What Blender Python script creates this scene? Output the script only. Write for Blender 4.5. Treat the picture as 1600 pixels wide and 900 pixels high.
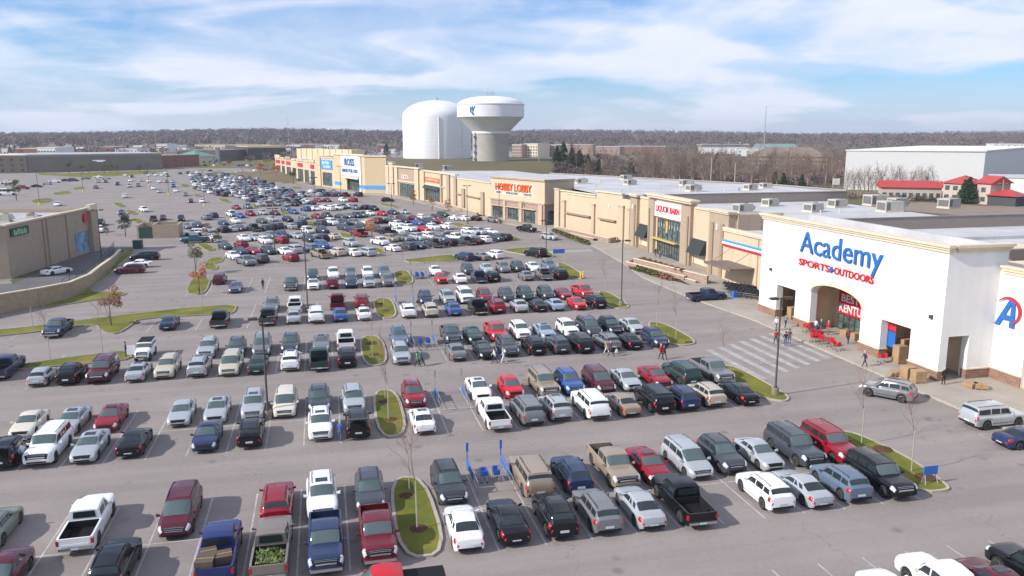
import bpy, math, random
from mathutils import Vector, Matrix
R = math.radians
random.seed(7)
C = bpy.context.scene.collection
for o in list(bpy.data.objects): bpy.data.objects.remove(o)

# ------------------------------------------------------------------ camera, sky, sun, exposure
F = 1245.0; CH = 24.0
PITCH = math.atan((450 - 212.0) / F)
YAW = math.atan(300.0 / (F / math.cos(PITCH)))
cam = bpy.data.objects.new('camera', bpy.data.cameras.new('camera')); C.objects.link(cam)
cam.location = (0, 0, CH); cam.rotation_euler = (math.pi / 2 - PITCH, 0, -YAW)
cam.data.sensor_width = 36; cam.data.lens = 36 * F / 1600.0
cam.data.clip_start = 0.5; cam.data.clip_end = 20000
bpy.context.scene.camera = cam

SUN_EL, SUN_AZ = R(33), R(261)          # azimuth clockwise from +Y
world = bpy.data.worlds.new("World"); bpy.context.scene.world = world; world.use_nodes = True
nt = world.node_tree; nt.nodes.clear()
N = nt.nodes.new; LK = nt.links.new
out = N('ShaderNodeOutputWorld'); bg = N('ShaderNodeBackground'); LK(bg.outputs[0], out.inputs[0])
sky = N('ShaderNodeTexSky'); sky.sky_type = 'NISHITA'; sky.sun_disc = False
sky.sun_elevation = SUN_EL; sky.sun_rotation = SUN_AZ; sky.air_density = 1.0; sky.dust_density = 0.6; sky.ozone_density = 2.5
tc = N('ShaderNodeTexCoord'); sep = N('ShaderNodeSeparateXYZ'); LK(tc.outputs['Generated'], sep.inputs[0])
def M(op, a, b=None, c=None, clamp=False):
    n = N('ShaderNodeMath'); n.operation = op; n.use_clamp = clamp
    for i, v in enumerate((a, b, c)):
        if v is None: continue
        if isinstance(v, (int, float)): n.inputs[i].default_value = v
        else: LK(v, n.inputs[i])
    return n.outputs[0]
zc = M('MAXIMUM', sep.outputs[2], 0.0); zz = M('ADD', zc, 0.17)
# cloud layer: the view direction projected on a high flat deck, rotated to the wind direction
cxx = M('DIVIDE', sep.outputs[0], zz); cyy = M('DIVIDE', sep.outputs[1], zz)
comb = N('ShaderNodeCombineXYZ'); LK(cxx, comb.inputs[0]); LK(cyy, comb.inputs[1])
def cloud(rot, sx, sy, scale, detail, rough, dist, lo, hi, off=(0, 0, 0)):
    mp = N('ShaderNodeMapping'); mp.inputs['Rotation'].default_value = (0, 0, rot); mp.inputs['Scale'].default_value = (sx, sy, 1)
    mp.inputs['Location'].default_value = off
    LK(comb.outputs[0], mp.inputs[0])
    t = N('ShaderNodeTexNoise'); t.inputs['Scale'].default_value = scale; t.inputs['Detail'].default_value = detail
    t.inputs['Roughness'].default_value = rough; t.inputs['Distortion'].default_value = dist; LK(mp.outputs[0], t.inputs[0])
    r = N('ShaderNodeMapRange'); r.inputs[1].default_value = lo; r.inputs[2].default_value = hi; r.interpolation_type = 'SMOOTHSTEP'
    LK(t.outputs[0], r.inputs[0]); return r.outputs[0]
c1 = cloud(R(28), 0.62, 1.0, 1.25, 8, 0.50, 0.6, 0.40, 0.64, (5.3, 0.7, 0))
c2 = cloud(R(-20), 1.0, 0.5, 4.2, 8, 0.62, 0.7, 0.40, 0.80, (7, 2, 0))
c3 = cloud(R(0), 1.0, 1.0, 0.7, 3, 0.5, 0.2, 0.36, 0.60, (1.2, 4.4, 0))
cov = M('MULTIPLY_ADD', c2, 0.35, c1, clamp=True); cov = M('MULTIPLY_ADD', c3, 0.5, M('MULTIPLY', cov, 0.72), clamp=True)
low = N('ShaderNodeMapRange'); low.inputs[1].default_value = 0.0; low.inputs[2].default_value = 0.10
low.inputs[3].default_value = 0.72; low.inputs[4].default_value = 0.0; low.interpolation_type = 'SMOOTHSTEP'; LK(sep.outputs[2], low.inputs[0])
cov = M('MAXIMUM', cov, low.outputs[0]); cov = M('MULTIPLY', cov, 0.93)
mix = N('ShaderNodeMixRGB'); LK(cov, mix.inputs[0])
sat = N('ShaderNodeMixRGB'); sat.blend_type = 'MULTIPLY'; sat.inputs[0].default_value = 1; LK(sky.outputs[0], sat.inputs[1]); sat.inputs[2].default_value = (.50, .92, 1.36, 1); LK(sat.outputs[0], mix.inputs[1])
thick = N('ShaderNodeMixRGB'); thick.inputs[1].default_value = (7.2, 7.6, 9.2, 1); thick.inputs[2].default_value = (8.5, 8.8, 9.9, 1)
LK(M('MULTIPLY', c1, M('MULTIPLY_ADD', c2, .5, .5), clamp=True), thick.inputs[0]); LK(thick.outputs[0], mix.inputs[2])
LK(mix.outputs[0], bg.inputs[0]); bg.inputs[1].default_value = 0.067

sl = bpy.data.lights.new('sun', 'SUN'); sl.energy = 3.1; sl.angle = R(0.8); sl.color = (1.0, 0.95, 0.88)
sun = bpy.data.objects.new('sun', sl); C.objects.link(sun)
sd = Vector((math.sin(SUN_AZ) * math.cos(SUN_EL), math.cos(SUN_AZ) * math.cos(SUN_EL), math.sin(SUN_EL)))
sun.rotation_euler = sd.to_track_quat('Z', 'Y').to_euler()
vs = bpy.context.scene.view_settings
vs.view_transform = 'Standard'; vs.look = 'None'; vs.gamma = 1; vs.use_curve_mapping = False; vs.exposure = 0.8
bpy.context.scene.cycles.max_bounces = 6; bpy.context.scene.cycles.transparent_max_bounces = 6

# ------------------------------------------------------------------ helpers
def gp(px, py, z=0.0):
    """where the line of sight through a photo pixel meets height z (used as a surveying tool for ground positions)"""
    cx = (px - 800) / F; cy = (py - 450) / F
    d = cy * math.cos(PITCH) + math.sin(PITCH); f = math.cos(PITCH) - cy * math.sin(PITCH)
    t = (CH - z) / d; X = cx * t; Y = f * t
    return (X * math.cos(YAW) + Y * math.sin(YAW), -X * math.sin(YAW) + Y * math.cos(YAW))

MATS = {}
def mat(name, col, rough=0.8, metal=0.0, var=0.0, vscale=1.0, coat=0.0, bump=0.0, bscale=20.0, col2=None, emit=None, spec=0.5, det=4):
    if name in MATS: return MATS[name]
    m = bpy.data.materials.new(name); m.use_nodes = True; MATS[name] = m
    t = m.node_tree; b = t.nodes['Principled BSDF']
    b.inputs['Base Color'].default_value = (*col, 1); b.inputs['Roughness'].default_value = rough; b.inputs['Metallic'].default_value = metal
    b.inputs['Specular IOR Level'].default_value = spec
    if coat: b.inputs['Coat Weight'].default_value = coat; b.inputs['Coat Roughness'].default_value = 0.06
    if emit: b.inputs['Emission Color'].default_value = (*emit[0], 1); b.inputs['Emission Strength'].default_value = emit[1]
    if var or col2:
        tc = t.nodes.new('ShaderNodeTexCoord'); n = t.nodes.new('ShaderNodeTexNoise'); n.inputs['Scale'].default_value = vscale; n.inputs['Detail'].default_value = det
        t.links.new(tc.outputs['Object'], n.inputs[0])
        r = t.nodes.new('ShaderNodeMapRange'); r.inputs[1].default_value = .3; r.inputs[2].default_value = .7; t.links.new(n.outputs[0], r.inputs[0])
        x = t.nodes.new('ShaderNodeMixRGB'); t.links.new(r.outputs[0], x.inputs[0])
        a = col2 or tuple(c * (1 + var) for c in col); c0 = col if col2 else tuple(c * (1 - var) for c in col)
        x.inputs[1].default_value = (*c0, 1); x.inputs[2].default_value = (*a, 1); t.links.new(x.outputs[0], b.inputs['Base Color'])
    if bump:
        tc = t.nodes.new('ShaderNodeTexCoord'); n = t.nodes.new('ShaderNodeTexNoise'); n.inputs['Scale'].default_value = bscale; t.links.new(tc.outputs['Object'], n.inputs[0])
        bp = t.nodes.new('ShaderNodeBump'); bp.inputs['Strength'].default_value = bump; bp.inputs['Distance'].default_value = .05
        t.links.new(n.outputs[0], bp.inputs['Height']); t.links.new(bp.outputs[0], b.inputs['Normal'])
    return m

class MB:
    def __init__(s): s.v = []; s.f = []; s.m = []
    def add(s, vs, fs, m=0):
        b = len(s.v); s.v.extend([tuple(v) for v in vs]); s.f.extend([tuple(b + i for i in f) for f in fs]); s.m.extend([m] * len(fs)); return s
    def box(s, x0, x1, y0, y1, z0, z1, m=0):
        return s.hexa([(x0, y0, z0), (x1, y0, z0), (x1, y1, z0), (x0, y1, z0)], [(x0, y0, z1), (x1, y0, z1), (x1, y1, z1), (x0, y1, z1)], m)
    def hexa(s, lo, hi, m=0):
        n = len(lo); fs = [tuple(range(n - 1, -1, -1)), tuple(range(n, 2 * n))] + [(i, (i + 1) % n, n + (i + 1) % n, n + i) for i in range(n)]
        return s.add(list(lo) + list(hi), fs, m)
    def prism(s, pts, z0, z1, m=0):
        return s.hexa([(p[0], p[1], z0) for p in pts], [(p[0], p[1], z1) for p in pts], m)
    def rbox(s, c, sx, sy, sz, rot=0, m=0, taper=1.0):
        cs, sn = math.cos(rot), math.sin(rot)
        def q(x, y, z, k=1): x *= k; y *= k; return (c[0] + x * cs - y * sn, c[1] + x * sn + y * cs, c[2] + z)
        a, b = sx / 2, sy / 2
        return s.hexa([q(-a, -b, 0), q(a, -b, 0), q(a, b, 0), q(-a, b, 0)], [q(-a, -b, sz, taper), q(a, -b, sz, taper), q(a, b, sz, taper), q(-a, b, sz, taper)], m)
    def tube(s, p0, p1, r0, r1=None, n=6, m=0, cap=True):
        r1 = r0 if r1 is None else r1
        p0 = Vector(p0); p1 = Vector(p1); d = (p1 - p0)
        if d.length < 1e-6: return s
        d.normalize(); u = d.orthogonal().normalized(); w = d.cross(u)
        vs = [p0 + (u * math.cos(2 * math.pi * i / n) + w * math.sin(2 * math.pi * i / n)) * r0 for i in range(n)] + \
             [p1 + (u * math.cos(2 * math.pi * i / n) + w * math.sin(2 * math.pi * i / n)) * r1 for i in range(n)]
        fs = [(i, (i + 1) % n, n + (i + 1) % n, n + i) for i in range(n)]
        if cap: fs += [tuple(range(n - 1, -1, -1)), tuple(range(n, 2 * n))]
        return s.add(vs, fs, m)
    def path(s, pts, r, n=5, m=0):
        for a, b in zip(pts, pts[1:]): s.tube(a, b, r, r, n, m)
        return s
    def lathe(s, prof, n=24, c=(0, 0, 0), m=0, axis='z', cap=True):
        vs = []; k = len(prof)
        for i in range(n):
            a = 2 * math.pi * i / n
            for r, h in prof:
                if axis == 'z': vs.append((c[0] + r * math.cos(a), c[1] + r * math.sin(a), c[2] + h))
                else: vs.append((c[0] + r * math.cos(a), c[1] + h, c[2] + r * math.sin(a)))
        fs = [(i * k + j, ((i + 1) % n) * k + j, ((i + 1) % n) * k + j + 1, i * k + j + 1) for i in range(n) for j in range(k - 1)]
        if cap:
            fs.append(tuple(i * k for i in range(n))); fs.append(tuple(i * k + k - 1 for i in range(n)))
        return s.add(vs, fs, m)
    def mesh(s, name, mats, smooth=None):
        me = bpy.data.meshes.new(name); me.from_pydata(s.v, [], s.f)
        if not isinstance(mats, (list, tuple)): mats = [mats]
        for m in mats: me.materials.append(m)
        if len(mats) > 1: me.polygons.foreach_set('material_index', s.m)
        if smooth:
            me.polygons.foreach_set('use_smooth', [True] * len(me.polygons)); me.set_sharp_from_angle(angle=R(smooth))
        me.update(); return me
    def build(s, name, mats, parent=None, smooth=None):
        o = bpy.data.objects.new(name, s.mesh(name, mats, smooth)); C.objects.link(o)
        if parent: o.parent = parent
        return o
def tag(o, label, cat, group=None):
    o['label'] = label; o['category'] = cat
    if group: o['group'] = group
    return o
def thing(name, label, cat, loc=(0, 0, 0), rz=0, group=None):
    o = bpy.data.objects.new(name, None); C.objects.link(o); o.location = loc; o.rotation_euler = (0, 0, rz); o.empty_display_size = .3
    return tag(o, label, cat, group)
def struct(o): o['kind'] = 'structure'; return o
def copy_tree(o, parent=None):
    c = o.copy(); C.objects.link(c); c.parent = parent
    for ch in o.children: copy_tree(ch, c)
    return c
def flat(name, pts, z, m, cat=None):
    me = MB().add([(p[0], p[1], z) for p in pts], [tuple(range(len(pts)))])
    return struct(me.build(name, m))
def chaikin(p, it=2, k=.22):
    for _ in range(it):
        q = []
        for i in range(len(p)):
            a, b = p[i], p[(i + 1) % len(p)]
            q += [(a[0] * (1 - k) + b[0] * k, a[1] * (1 - k) + b[1] * k), (a[0] * k + b[0] * (1 - k), a[1] * k + b[1] * (1 - k))]
        p = q
    return p
def inset(p, d):
    n = len(p); area = sum(p[i][0] * p[(i + 1) % n][1] - p[(i + 1) % n][0] * p[i][1] for i in range(n)); sg = 1 if area > 0 else -1; q = []
    for i in range(n):
        a, b, c = Vector(p[i - 1]), Vector(p[i]), Vector(p[(i + 1) % n])
        e1 = (b - a).normalized(); e2 = (c - b).normalized()
        nn = Vector((-(e1.y + e2.y), e1.x + e2.x)); nn = nn.normalized() * sg if nn.length > 1e-6 else Vector((0, 0))
        q.append((b.x + nn.x * d, b.y + nn.y * d))
    return q
class Fr:
    """vertical wall frame: s runs p0->p1, o is outward (left of the run), z up"""
    def __init__(s, p0, p1):
        s.p0 = Vector((p0[0], p0[1])); d = Vector((p1[0] - p0[0], p1[1] - p0[1])); s.L = d.length; s.d = d.normalized(); s.n = Vector((-s.d.y, s.d.x))
    def p(s, a, o, z): q = s.p0 + s.d * a + s.n * o; return (q.x, q.y, z)
    def box(s, mb, a0, a1, o0, o1, z0, z1, m=0):
        mb.hexa([s.p(a0, o0, z0), s.p(a1, o0, z0), s.p(a1, o1, z0), s.p(a0, o1, z0)], [s.p(a0, o0, z1), s.p(a1, o0, z1), s.p(a1, o1, z1), s.p(a0, o1, z1)], m); return mb
    def wall(s, mb, a0, a1, z0, z1, opens, t=.4, m=0):
        ss = sorted({a0, a1, *[v for o in opens for v in o[:2]]}); zs = sorted({z0, z1, *[v for o in opens for v in o[2:4]]})
        for i in range(len(ss) - 1):
            for j in range(len(zs) - 1):
                cs = (ss[i] + ss[i + 1]) / 2; cz = (zs[j] + zs[j + 1]) / 2
                if any(o[0] < cs < o[1] and o[2] < cz < o[3] for o in opens): continue
                s.box(mb, ss[i], ss[i + 1], -t, 0, zs[j], zs[j + 1], m)
        return mb
def text(s, name, fr, a_left, a_right, z0, h, off, m, parent, depth=.12, bold=0.0, shear=0):
    """raised lettering on a wall frame between a_left (viewer's left) and a_right"""
    cu = bpy.data.curves.new('t', 'FONT'); cu.body = s; cu.extrude = .5; cu.offset = bold; cu.shear = shear; cu.resolution_u = 3
    o = bpy.data.objects.new('t', cu); C.objects.link(o); dg = bpy.context.evaluated_depsgraph_get(); dg.update()
    me = bpy.data.meshes.new_from_object(o.evaluated_get(dg)); bpy.data.objects.remove(o)
    xs = [v.co.x for v in me.vertices]; ys = [v.co.y for v in me.vertices]; zs = [v.co.z for v in me.vertices]
    X0, X1, Y0, Y1, Z0, Z1 = min(xs), max(xs), min(ys), max(ys), min(zs), max(zs)
    for v in me.vertices:
        u = (v.co.x - X0) / (X1 - X0); w = (v.co.y - Y0) / (Y1 - Y0); q = (v.co.z - Z0) / (Z1 - Z0)
        v.co = fr.p(a_left + (a_right - a_left) * u, off + depth * q, z0 + h * w)
    me.materials.clear(); me.materials.append(m)
    ob = bpy.data.objects.new(name, me); C.objects.link(ob); ob.parent = parent; return ob
# ------------------------------------------------------------------ materials
ASPH = mat('asphalt', (.262, .229, .214), .9, var=.08, vscale=.11, bump=.15, bscale=9, spec=.25)
def asphalt_tune():
    t = ASPH.node_tree; b = t.nodes['Principled BSDF']; src = b.inputs['Base Color'].links[0].from_socket
    tc = t.nodes.new('ShaderNodeTexCoord')
    # fine aggregate
    n = t.nodes.new('ShaderNodeTexNoise'); n.inputs['Scale'].default_value = 3.2; n.inputs['Detail'].default_value = 6; t.links.new(tc.outputs['Object'], n.inputs[0])
    r = t.nodes.new('ShaderNodeMapRange'); r.inputs[3].default_value = .87; r.inputs[4].default_value = 1.12; t.links.new(n.outputs[0], r.inputs[0])
    # driven lanes: stretched along the aisles (world x)
    mp = t.nodes.new('ShaderNodeMapping'); mp.inputs['Scale'].default_value = (.02, .42, 1); t.links.new(tc.outputs['Object'], mp.inputs[0])
    n2 = t.nodes.new('ShaderNodeTexNoise'); n2.inputs['Scale'].default_value = 1.0; n2.inputs['Detail'].default_value = 3; t.links.new(mp.outputs[0], n2.inputs[0])
    r2 = t.nodes.new('ShaderNodeMapRange'); r2.inputs[1].default_value = .35; r2.inputs[2].default_value = .65; r2.inputs[3].default_value = .90; r2.inputs[4].default_value = 1.06; t.links.new(n2.outputs[0], r2.inputs[0])
    # hairline cracks
    vo = t.nodes.new('ShaderNodeTexVoronoi'); vo.feature = 'DISTANCE_TO_EDGE'; vo.inputs['Scale'].default_value = .055
    n3 = t.nodes.new('ShaderNodeTexNoise'); n3.inputs['Scale'].default_value = .5; n3.inputs['Detail'].default_value = 5; t.links.new(tc.outputs['Object'], n3.inputs[0])
    ad = t.nodes.new('ShaderNodeVectorMath'); ad.operation = 'MULTIPLY_ADD'; t.links.new(n3.outputs['Color'], ad.inputs[0]); ad.inputs[1].default_value = (5, 5, 5); t.links.new(tc.outputs['Object'], ad.inputs[2])
    t.links.new(ad.outputs[0], vo.inputs[0])
    r3 = t.nodes.new('ShaderNodeMapRange'); r3.inputs[1].default_value = 0; r3.inputs[2].default_value = .003; r3.inputs[3].default_value = .72; r3.inputs[4].default_value = 1; t.links.new(vo.outputs['Distance'], r3.inputs[0])
    # oil drips
    v2 = t.nodes.new('ShaderNodeTexVoronoi'); v2.inputs['Scale'].default_value = .33; t.links.new(tc.outputs['Object'], v2.inputs[0])
    r4 = t.nodes.new('ShaderNodeMapRange'); r4.inputs[1].default_value = .04; r4.inputs[2].default_value = .16; r4.inputs[3].default_value = .68; r4.inputs[4].default_value = 1; t.links.new(v2.outputs['Distance'], r4.inputs[0])
    cur = src
    for q in (r, r2, r3, r4):
        mx = t.nodes.new('ShaderNodeMixRGB'); mx.blend_type = 'MULTIPLY'; mx.inputs[0].default_value = 1
        t.links.new(cur, mx.inputs[1]); t.links.new(q.outputs[0], mx.inputs[2]); cur = mx.outputs[0]
    t.links.new(cur, b.inputs['Base Color'])
asphalt_tune()
ASPH2 = mat('older_asphalt', (.13, .125, .13), .9, var=.12, vscale=.2, spec=.25)
CONC = mat('concrete', (.34, .305, .265), .85, var=.10, vscale=.35, bump=.1, det=7, spec=.3)
KERB = mat('kerb_concrete', (.38, .34, .28), .85, var=.10, vscale=1.5, det=6)
PAINT = mat('line_paint', (.50, .48, .46), .8, col2=(.30, .29, .29), vscale=1.4, det=8)
YPAINT = mat('yellow_paint', (.75, .48, .03), .6, var=.1, vscale=3)
GRASS = mat('grass', (.085, .118, .024), .95, col2=(.235, .20, .045), vscale=.30, bump=.6, bscale=14, det=8, spec=.1)
FIELD = mat('field', (.13, .12, .065), 1, col2=(.18, .145, .105), vscale=.014, det=8, spec=.05)
MULCH = mat('mulch', (.10, .055, .035), 1, var=.3, vscale=6, spec=.1)
BEIGE = mat('beige_stucco', (.57, .45, .31), .88, var=.035, vscale=.5, bump=.08, bscale=30, det=8)
TAN = mat('tan_stucco', (.38, .295, .215), .88, var=.05, vscale=.6, det=8)
DTAN = mat('dark_tan_stucco', (.31, .225, .155), .88, var=.05, vscale=.6)
CREAM = mat('cream_trim', (.66, .56, .42), .8, var=.03, vscale=1)
WHITEW = mat('white_stucco', (.76, .745, .72), .85, var=.025, vscale=.6, bump=.05, bscale=30, det=8)
WHITES = mat('white_sign', (.82, .82, .82), .5)
def brick(name, c1, c2, cm, scale=1.0):
    m = bpy.data.materials.new(name); m.use_nodes = True; t = m.node_tree; b = t.nodes['Principled BSDF']; b.inputs['Roughness'].default_value = .9
    tc = t.nodes.new('ShaderNodeTexCoord'); sp = t.nodes.new('ShaderNodeSeparateXYZ'); t.links.new(tc.outputs['Object'], sp.inputs[0])
    ad = t.nodes.new('ShaderNodeMath'); t.links.new(sp.outputs[0], ad.inputs[0]); t.links.new(sp.outputs[1], ad.inputs[1])
    cb = t.nodes.new('ShaderNodeCombineXYZ'); t.links.new(ad.outputs[0], cb.inputs[0]); t.links.new(sp.outputs[2], cb.inputs[1])
    br = t.nodes.new('ShaderNodeTexBrick'); br.inputs['Scale'].default_value = scale; br.inputs['Brick Width'].default_value = .5; br.inputs['Row Height'].default_value = .22
    br.inputs['Mortar Size'].default_value = .018
    br.inputs['Color1'].default_value = (*c1, 1); br.inputs['Color2'].default_value = (*c2, 1); br.inputs['Mortar'].default_value = (*cm, 1)
    t.links.new(cb.outputs[0], br.inputs[0]); t.links.new(br.outputs[0], b.inputs['Base Color']); return m
BRICK = brick('brown_brick', (.20, .10, .065), (.27, .15, .10), (.30, .24, .2))
BRICK2 = brick('rose_brick', (.33, .205, .16), (.38, .25, .2), (.42, .33, .28), 1.5)
STONE = brick('block_stone', (.27, .18, .145), (.36, .26, .2), (.38, .3, .25), .9)
ROOF = mat('white_membrane', (.55, .545, .545), .75, col2=(.40, .395, .40), vscale=.13, det=9)
ROOFD = mat('roof_edge_metal', (.24, .21, .21), .7, var=.06, vscale=.5)
HVACM = mat('rooftop_unit_metal', (.47, .445, .38), .6, var=.1, vscale=2)
HVACD = mat('dark_grille', (.15, .145, .14), .6)
def streak(m, lo=.90):
    t = m.node_tree; b = t.nodes['Principled BSDF']; src = b.inputs['Base Color'].links[0].from_socket
    tc = t.nodes.new('ShaderNodeTexCoord'); mp = t.nodes.new('ShaderNodeMapping'); mp.inputs['Scale'].default_value = (1.3, 1.3, .10); t.links.new(tc.outputs['Object'], mp.inputs[0])
    n = t.nodes.new('ShaderNodeTexNoise'); n.inputs['Scale'].default_value = 1.2; n.inputs['Detail'].default_value = 6; t.links.new(mp.outputs[0], n.inputs[0])
    r = t.nodes.new('ShaderNodeMapRange'); r.inputs[1].default_value = .35; r.inputs[2].default_value = .6; r.inputs[3].default_value = lo; r.inputs[4].default_value = 1; t.links.new(n.outputs[0], r.inputs[0])
    x = t.nodes.new('ShaderNodeMixRGB'); x.blend_type = 'MULTIPLY'; x.inputs[0].default_value = 1; t.links.new(src, x.inputs[1]); t.links.new(r.outputs[0], x.inputs[2]); t.links.new(x.outputs[0], b.inputs['Base Color'])
for m_, l_ in ((WHITEW, .955), (BEIGE, .955), (TAN, .95), (CREAM, .93), (DTAN, .95)): streak(m_, l_)
def ztest(m, axis, period, w, k):
    t = m.node_tree; b = t.nodes['Principled BSDF']; src = b.inputs['Base Color'].links[0].from_socket
    tc = t.nodes.new('ShaderNodeTexCoord'); sp = t.nodes.new('ShaderNodeSeparateXYZ'); t.links.new(tc.outputs['Object'], sp.inputs[0])
    d = t.nodes.new('ShaderNodeMath'); d.operation = 'MODULO'; t.links.new(sp.outputs[axis], d.inputs[0]); d.inputs[1].default_value = period
    g = t.nodes.new('ShaderNodeMath'); g.operation = 'LESS_THAN'; t.links.new(d.outputs[0], g.inputs[0]); g.inputs[1].default_value = w
    x = t.nodes.new('ShaderNodeMixRGB'); x.blend_type = 'MULTIPLY'; t.links.new(g.outputs[0], x.inputs[0]); t.links.new(src, x.inputs[1]); x.inputs[2].default_value = (k, k, k, 1); t.links.new(x.outputs[0], b.inputs['Base Color'])
ztest(ROOF, 0, 3.0, .12, .86); ztest(ROOF, 1, 12.0, .14, .88); ztest(KERB, 0, 3.0, .05, .7); ztest(KERB, 1, 3.0, .05, .7); ztest(CONC, 0, 3.0, .06, .82); ztest(CONC, 1, 3.0, .06, .82)
GLASS = mat('store_glass', (.02, .028, .03), .08, spec=.7, col2=(.13, .19, .18), vscale=.9, det=6)
FRAMEM = mat('bronze_frame', (.07, .055, .045), .5)
BLACK = mat('black_fabric', (.025, .035, .035), .8)
RED = mat('sign_red', (.55, .015, .03), .45)
BLUE = mat('sign_blue', (.015, .13, .42), .45)
ORANGE = mat('sign_orange', (.82, .10, .01), .45)
TEAL = mat('sign_teal', (.03, .22, .36), .5)
BANDB = mat('band_blue', (.05, .30, .72), .6)
POLE = mat('bronze_pole', (.055, .042, .038), .55)
STEEL = mat('galvanised_steel', (.45, .46, .47), .45, .6)
CBLUE = mat('cart_blue', (.03, .10, .45), .5)
CARDB = mat('cardboard', (.36, .23, .13), .9, var=.12, vscale=1.5)
BARK = mat('pale_bark', (.40, .34, .28), .95, var=.2, vscale=3)
BARKD = mat('dark_bark', (.13, .105, .09), .95, var=.25, vscale=2)
ORLEAF = mat('orange_leaves', (.42, .14, .03), .9, var=.35, vscale=1.5)
BRLEAF = mat('russet_leaves', (.28, .13, .07), .9, var=.3, vscale=1.5)
EVERG = mat('evergreen_leaves', (.030, .055, .022), .95, var=.45, vscale=.7)
OLLEAF = mat('olive_leaves', (.12, .125, .035), .95, var=.35, vscale=1)

# ------------------------------------------------------------------ ground
def gz(x, y):
    r = math.hypot(x, y)
    h = 0.0
    t = max(0.0, min(1.0, (r - 1300) / 1500.0)); h += 24 * t * t * (3 - 2 * t)
    h *= (1 + .22 * math.sin(x * .0021 + 1.3) + .16 * math.sin(x * .0057 + y * .001))
    # knoll that carries the water tanks
    dx, dy = (x - 90) / 135.0, (y - 520) / 108.0; k = math.hypot(dx, dy)
    if k < 1: h += 9 * min(1, (1 - k) * 3)
    return h
def make_ground():
    xs = [-6000, -4500, -3600, -3000, -2500] + [-2100 + 120 * i for i in range(14)] + [-420 + 30 * i for i in range(32)] + [560 + 120 * i for i in range(24)] + [3600, 4300, 5200, 6500]
    ys = [-200, 0] + [40 * i for i in range(1, 10)] + [400 + 20 * i for i in range(16)] + [760 + 110 * i for i in range(26)] + [3800, 4500, 5500, 7000]
    v = [(x, y, gz(x, y) - .03) for y in ys for x in xs]; n = len(xs)
    f = [(j * n + i, j * n + i + 1, (j + 1) * n + i + 1, (j + 1) * n + i) for j in range(len(ys) - 1) for i in range(n - 1)]
    mb = MB().add(v, f); return struct(mb.build('ground', FIELD, smooth=60))
make_ground()
flat('parking_lot', [(-260, 6), (110, 6), (110, 60), (70, 150), (62, 215), (45, 300), (30, 345), (0, 420), (-20, 560), (-60, 640), (-330, 660), (-330, 120), (-120, 60)], 0.0, ASPH)
# side drive beside the left-hand store (darker, older)
flat('service_drive', [gp(*q) for q in ((-60, 462), (0, 462), (70, 455), (110, 443), (160, 405), (215, 385), (140, 385), (105, 400), (60, 425), (20, 443), (-60, 448))], .012, ASPH2)
# pavement in front of the stores
walk = [(54.3, 30), (54.6, 66), (54.8, 92), (53.2, 108), (53.0, 126), (55.5, 142), (58.4, 172), (57.5, 186), (54.3, 196), (50, 212), (45, 232), (38.5, 268), (33, 298), (24, 330), (16, 340), (4, 372), (-6, 402), (-30, 507), (-22, 510), (5, 400), (30, 345), (48, 290), (60, 240), (68, 205), (76, 170), (76, 90), (76, 30)]
mbw = MB().prism(walk, -.02, .15); struct(mbw.build('pavement', CONC))
mk = MB()
for a, b in zip(walk[:17], walk[1:18]):
    fr = Fr(a, b); fr.box(mk, 0, fr.L, 0.0, .18, -.02, .162)
struct(mk.build('pavement_kerb', KERB))

# parking stall lines ---------------------------------------------------------
lines = MB()
def stall(x0, n, y0, y1, yc, skip=(), w=.11, ang=0.0):
    for i in range(n):
        if i in skip: continue
        x = x0 + 2.9 * i
        lines.add([(x - w / 2, y0, .006), (x + w / 2, y0, .006), (x + w / 2, y1, .006), (x - w / 2, y1, .006)], [(0, 1, 2, 3)])
    if yc:
        lines.add([(x0, yc - w / 2, .010), (x0 + 2.9 * (n - 1), yc - w / 2, .010), (x0 + 2.9 * (n - 1), yc + w / 2, .010), (x0, yc + w / 2, .010)], [(0, 1, 2, 3)])
stall(9.2, 11, 42.2, 53.4, 47.7); stall(-34.2, 13, 41.9, 53.4, 47.7)
stall(9.2, 11, 61.5, 73.4, 67.4); stall(-31.3, 12, 61.4, 73.4, 67.4)
stall(9.5, 11, 82.5, 95.2, 88.6); stall(-28.7, 11, 82.4, 95.0, 88.6)
stall(9.7, 11, 103.6, 118.0, 110.8); stall(-10.1, 6, 103.6, 118.0, 110.8)
stall(17.0, 9, 127.0, 141.6, 134.4); stall(-21.0, 12, 127.0, 141.6, 134.4)
stall(9.2, 12, 20.0, 36.6, None)
stall(-43.0, 5, 104.2, 109.6, None); stall(-25.0, 5, 104.0, 110.5, None)
def quadline(a, b, w=.11, z=.006):
    a = Vector(a); b = Vector(b); d = (b - a).normalized(); n = Vector((-d.y, d.x)) * w / 2
    lines.add([(a.x + n.x, a.y + n.y, z), (b.x + n.x, b.y + n.y, z), (b.x - n.x, b.y - n.y, z), (a.x - n.x, a.y - n.y, z)], [(3, 2, 1, 0)])
for i in range(5):                                   # stalls of the cars parked by the left-hand retaining wall
    quadline((-31.4 + .25 * i, 134.5 + 3.6 * i), (-25.2 + .2 * i, 135.3 + 3.6 * i))
th = R(26); rd = Vector((math.cos(th), math.sin(th))); sv = Vector((-math.sin(th), math.cos(th)))
for v0, u0, u1 in ((143.0, 60, 120), (170.0, 56, 124), (200.5, 60, 124), (236, 64, 130), (266, 66, 128), (296, 66, 110)):
    u = u0
    while u < u1:
        a = rd * u + sv * v0; b = rd * u + sv * (v0 + 11.6); quadline(a, b); u += 3.1
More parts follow.
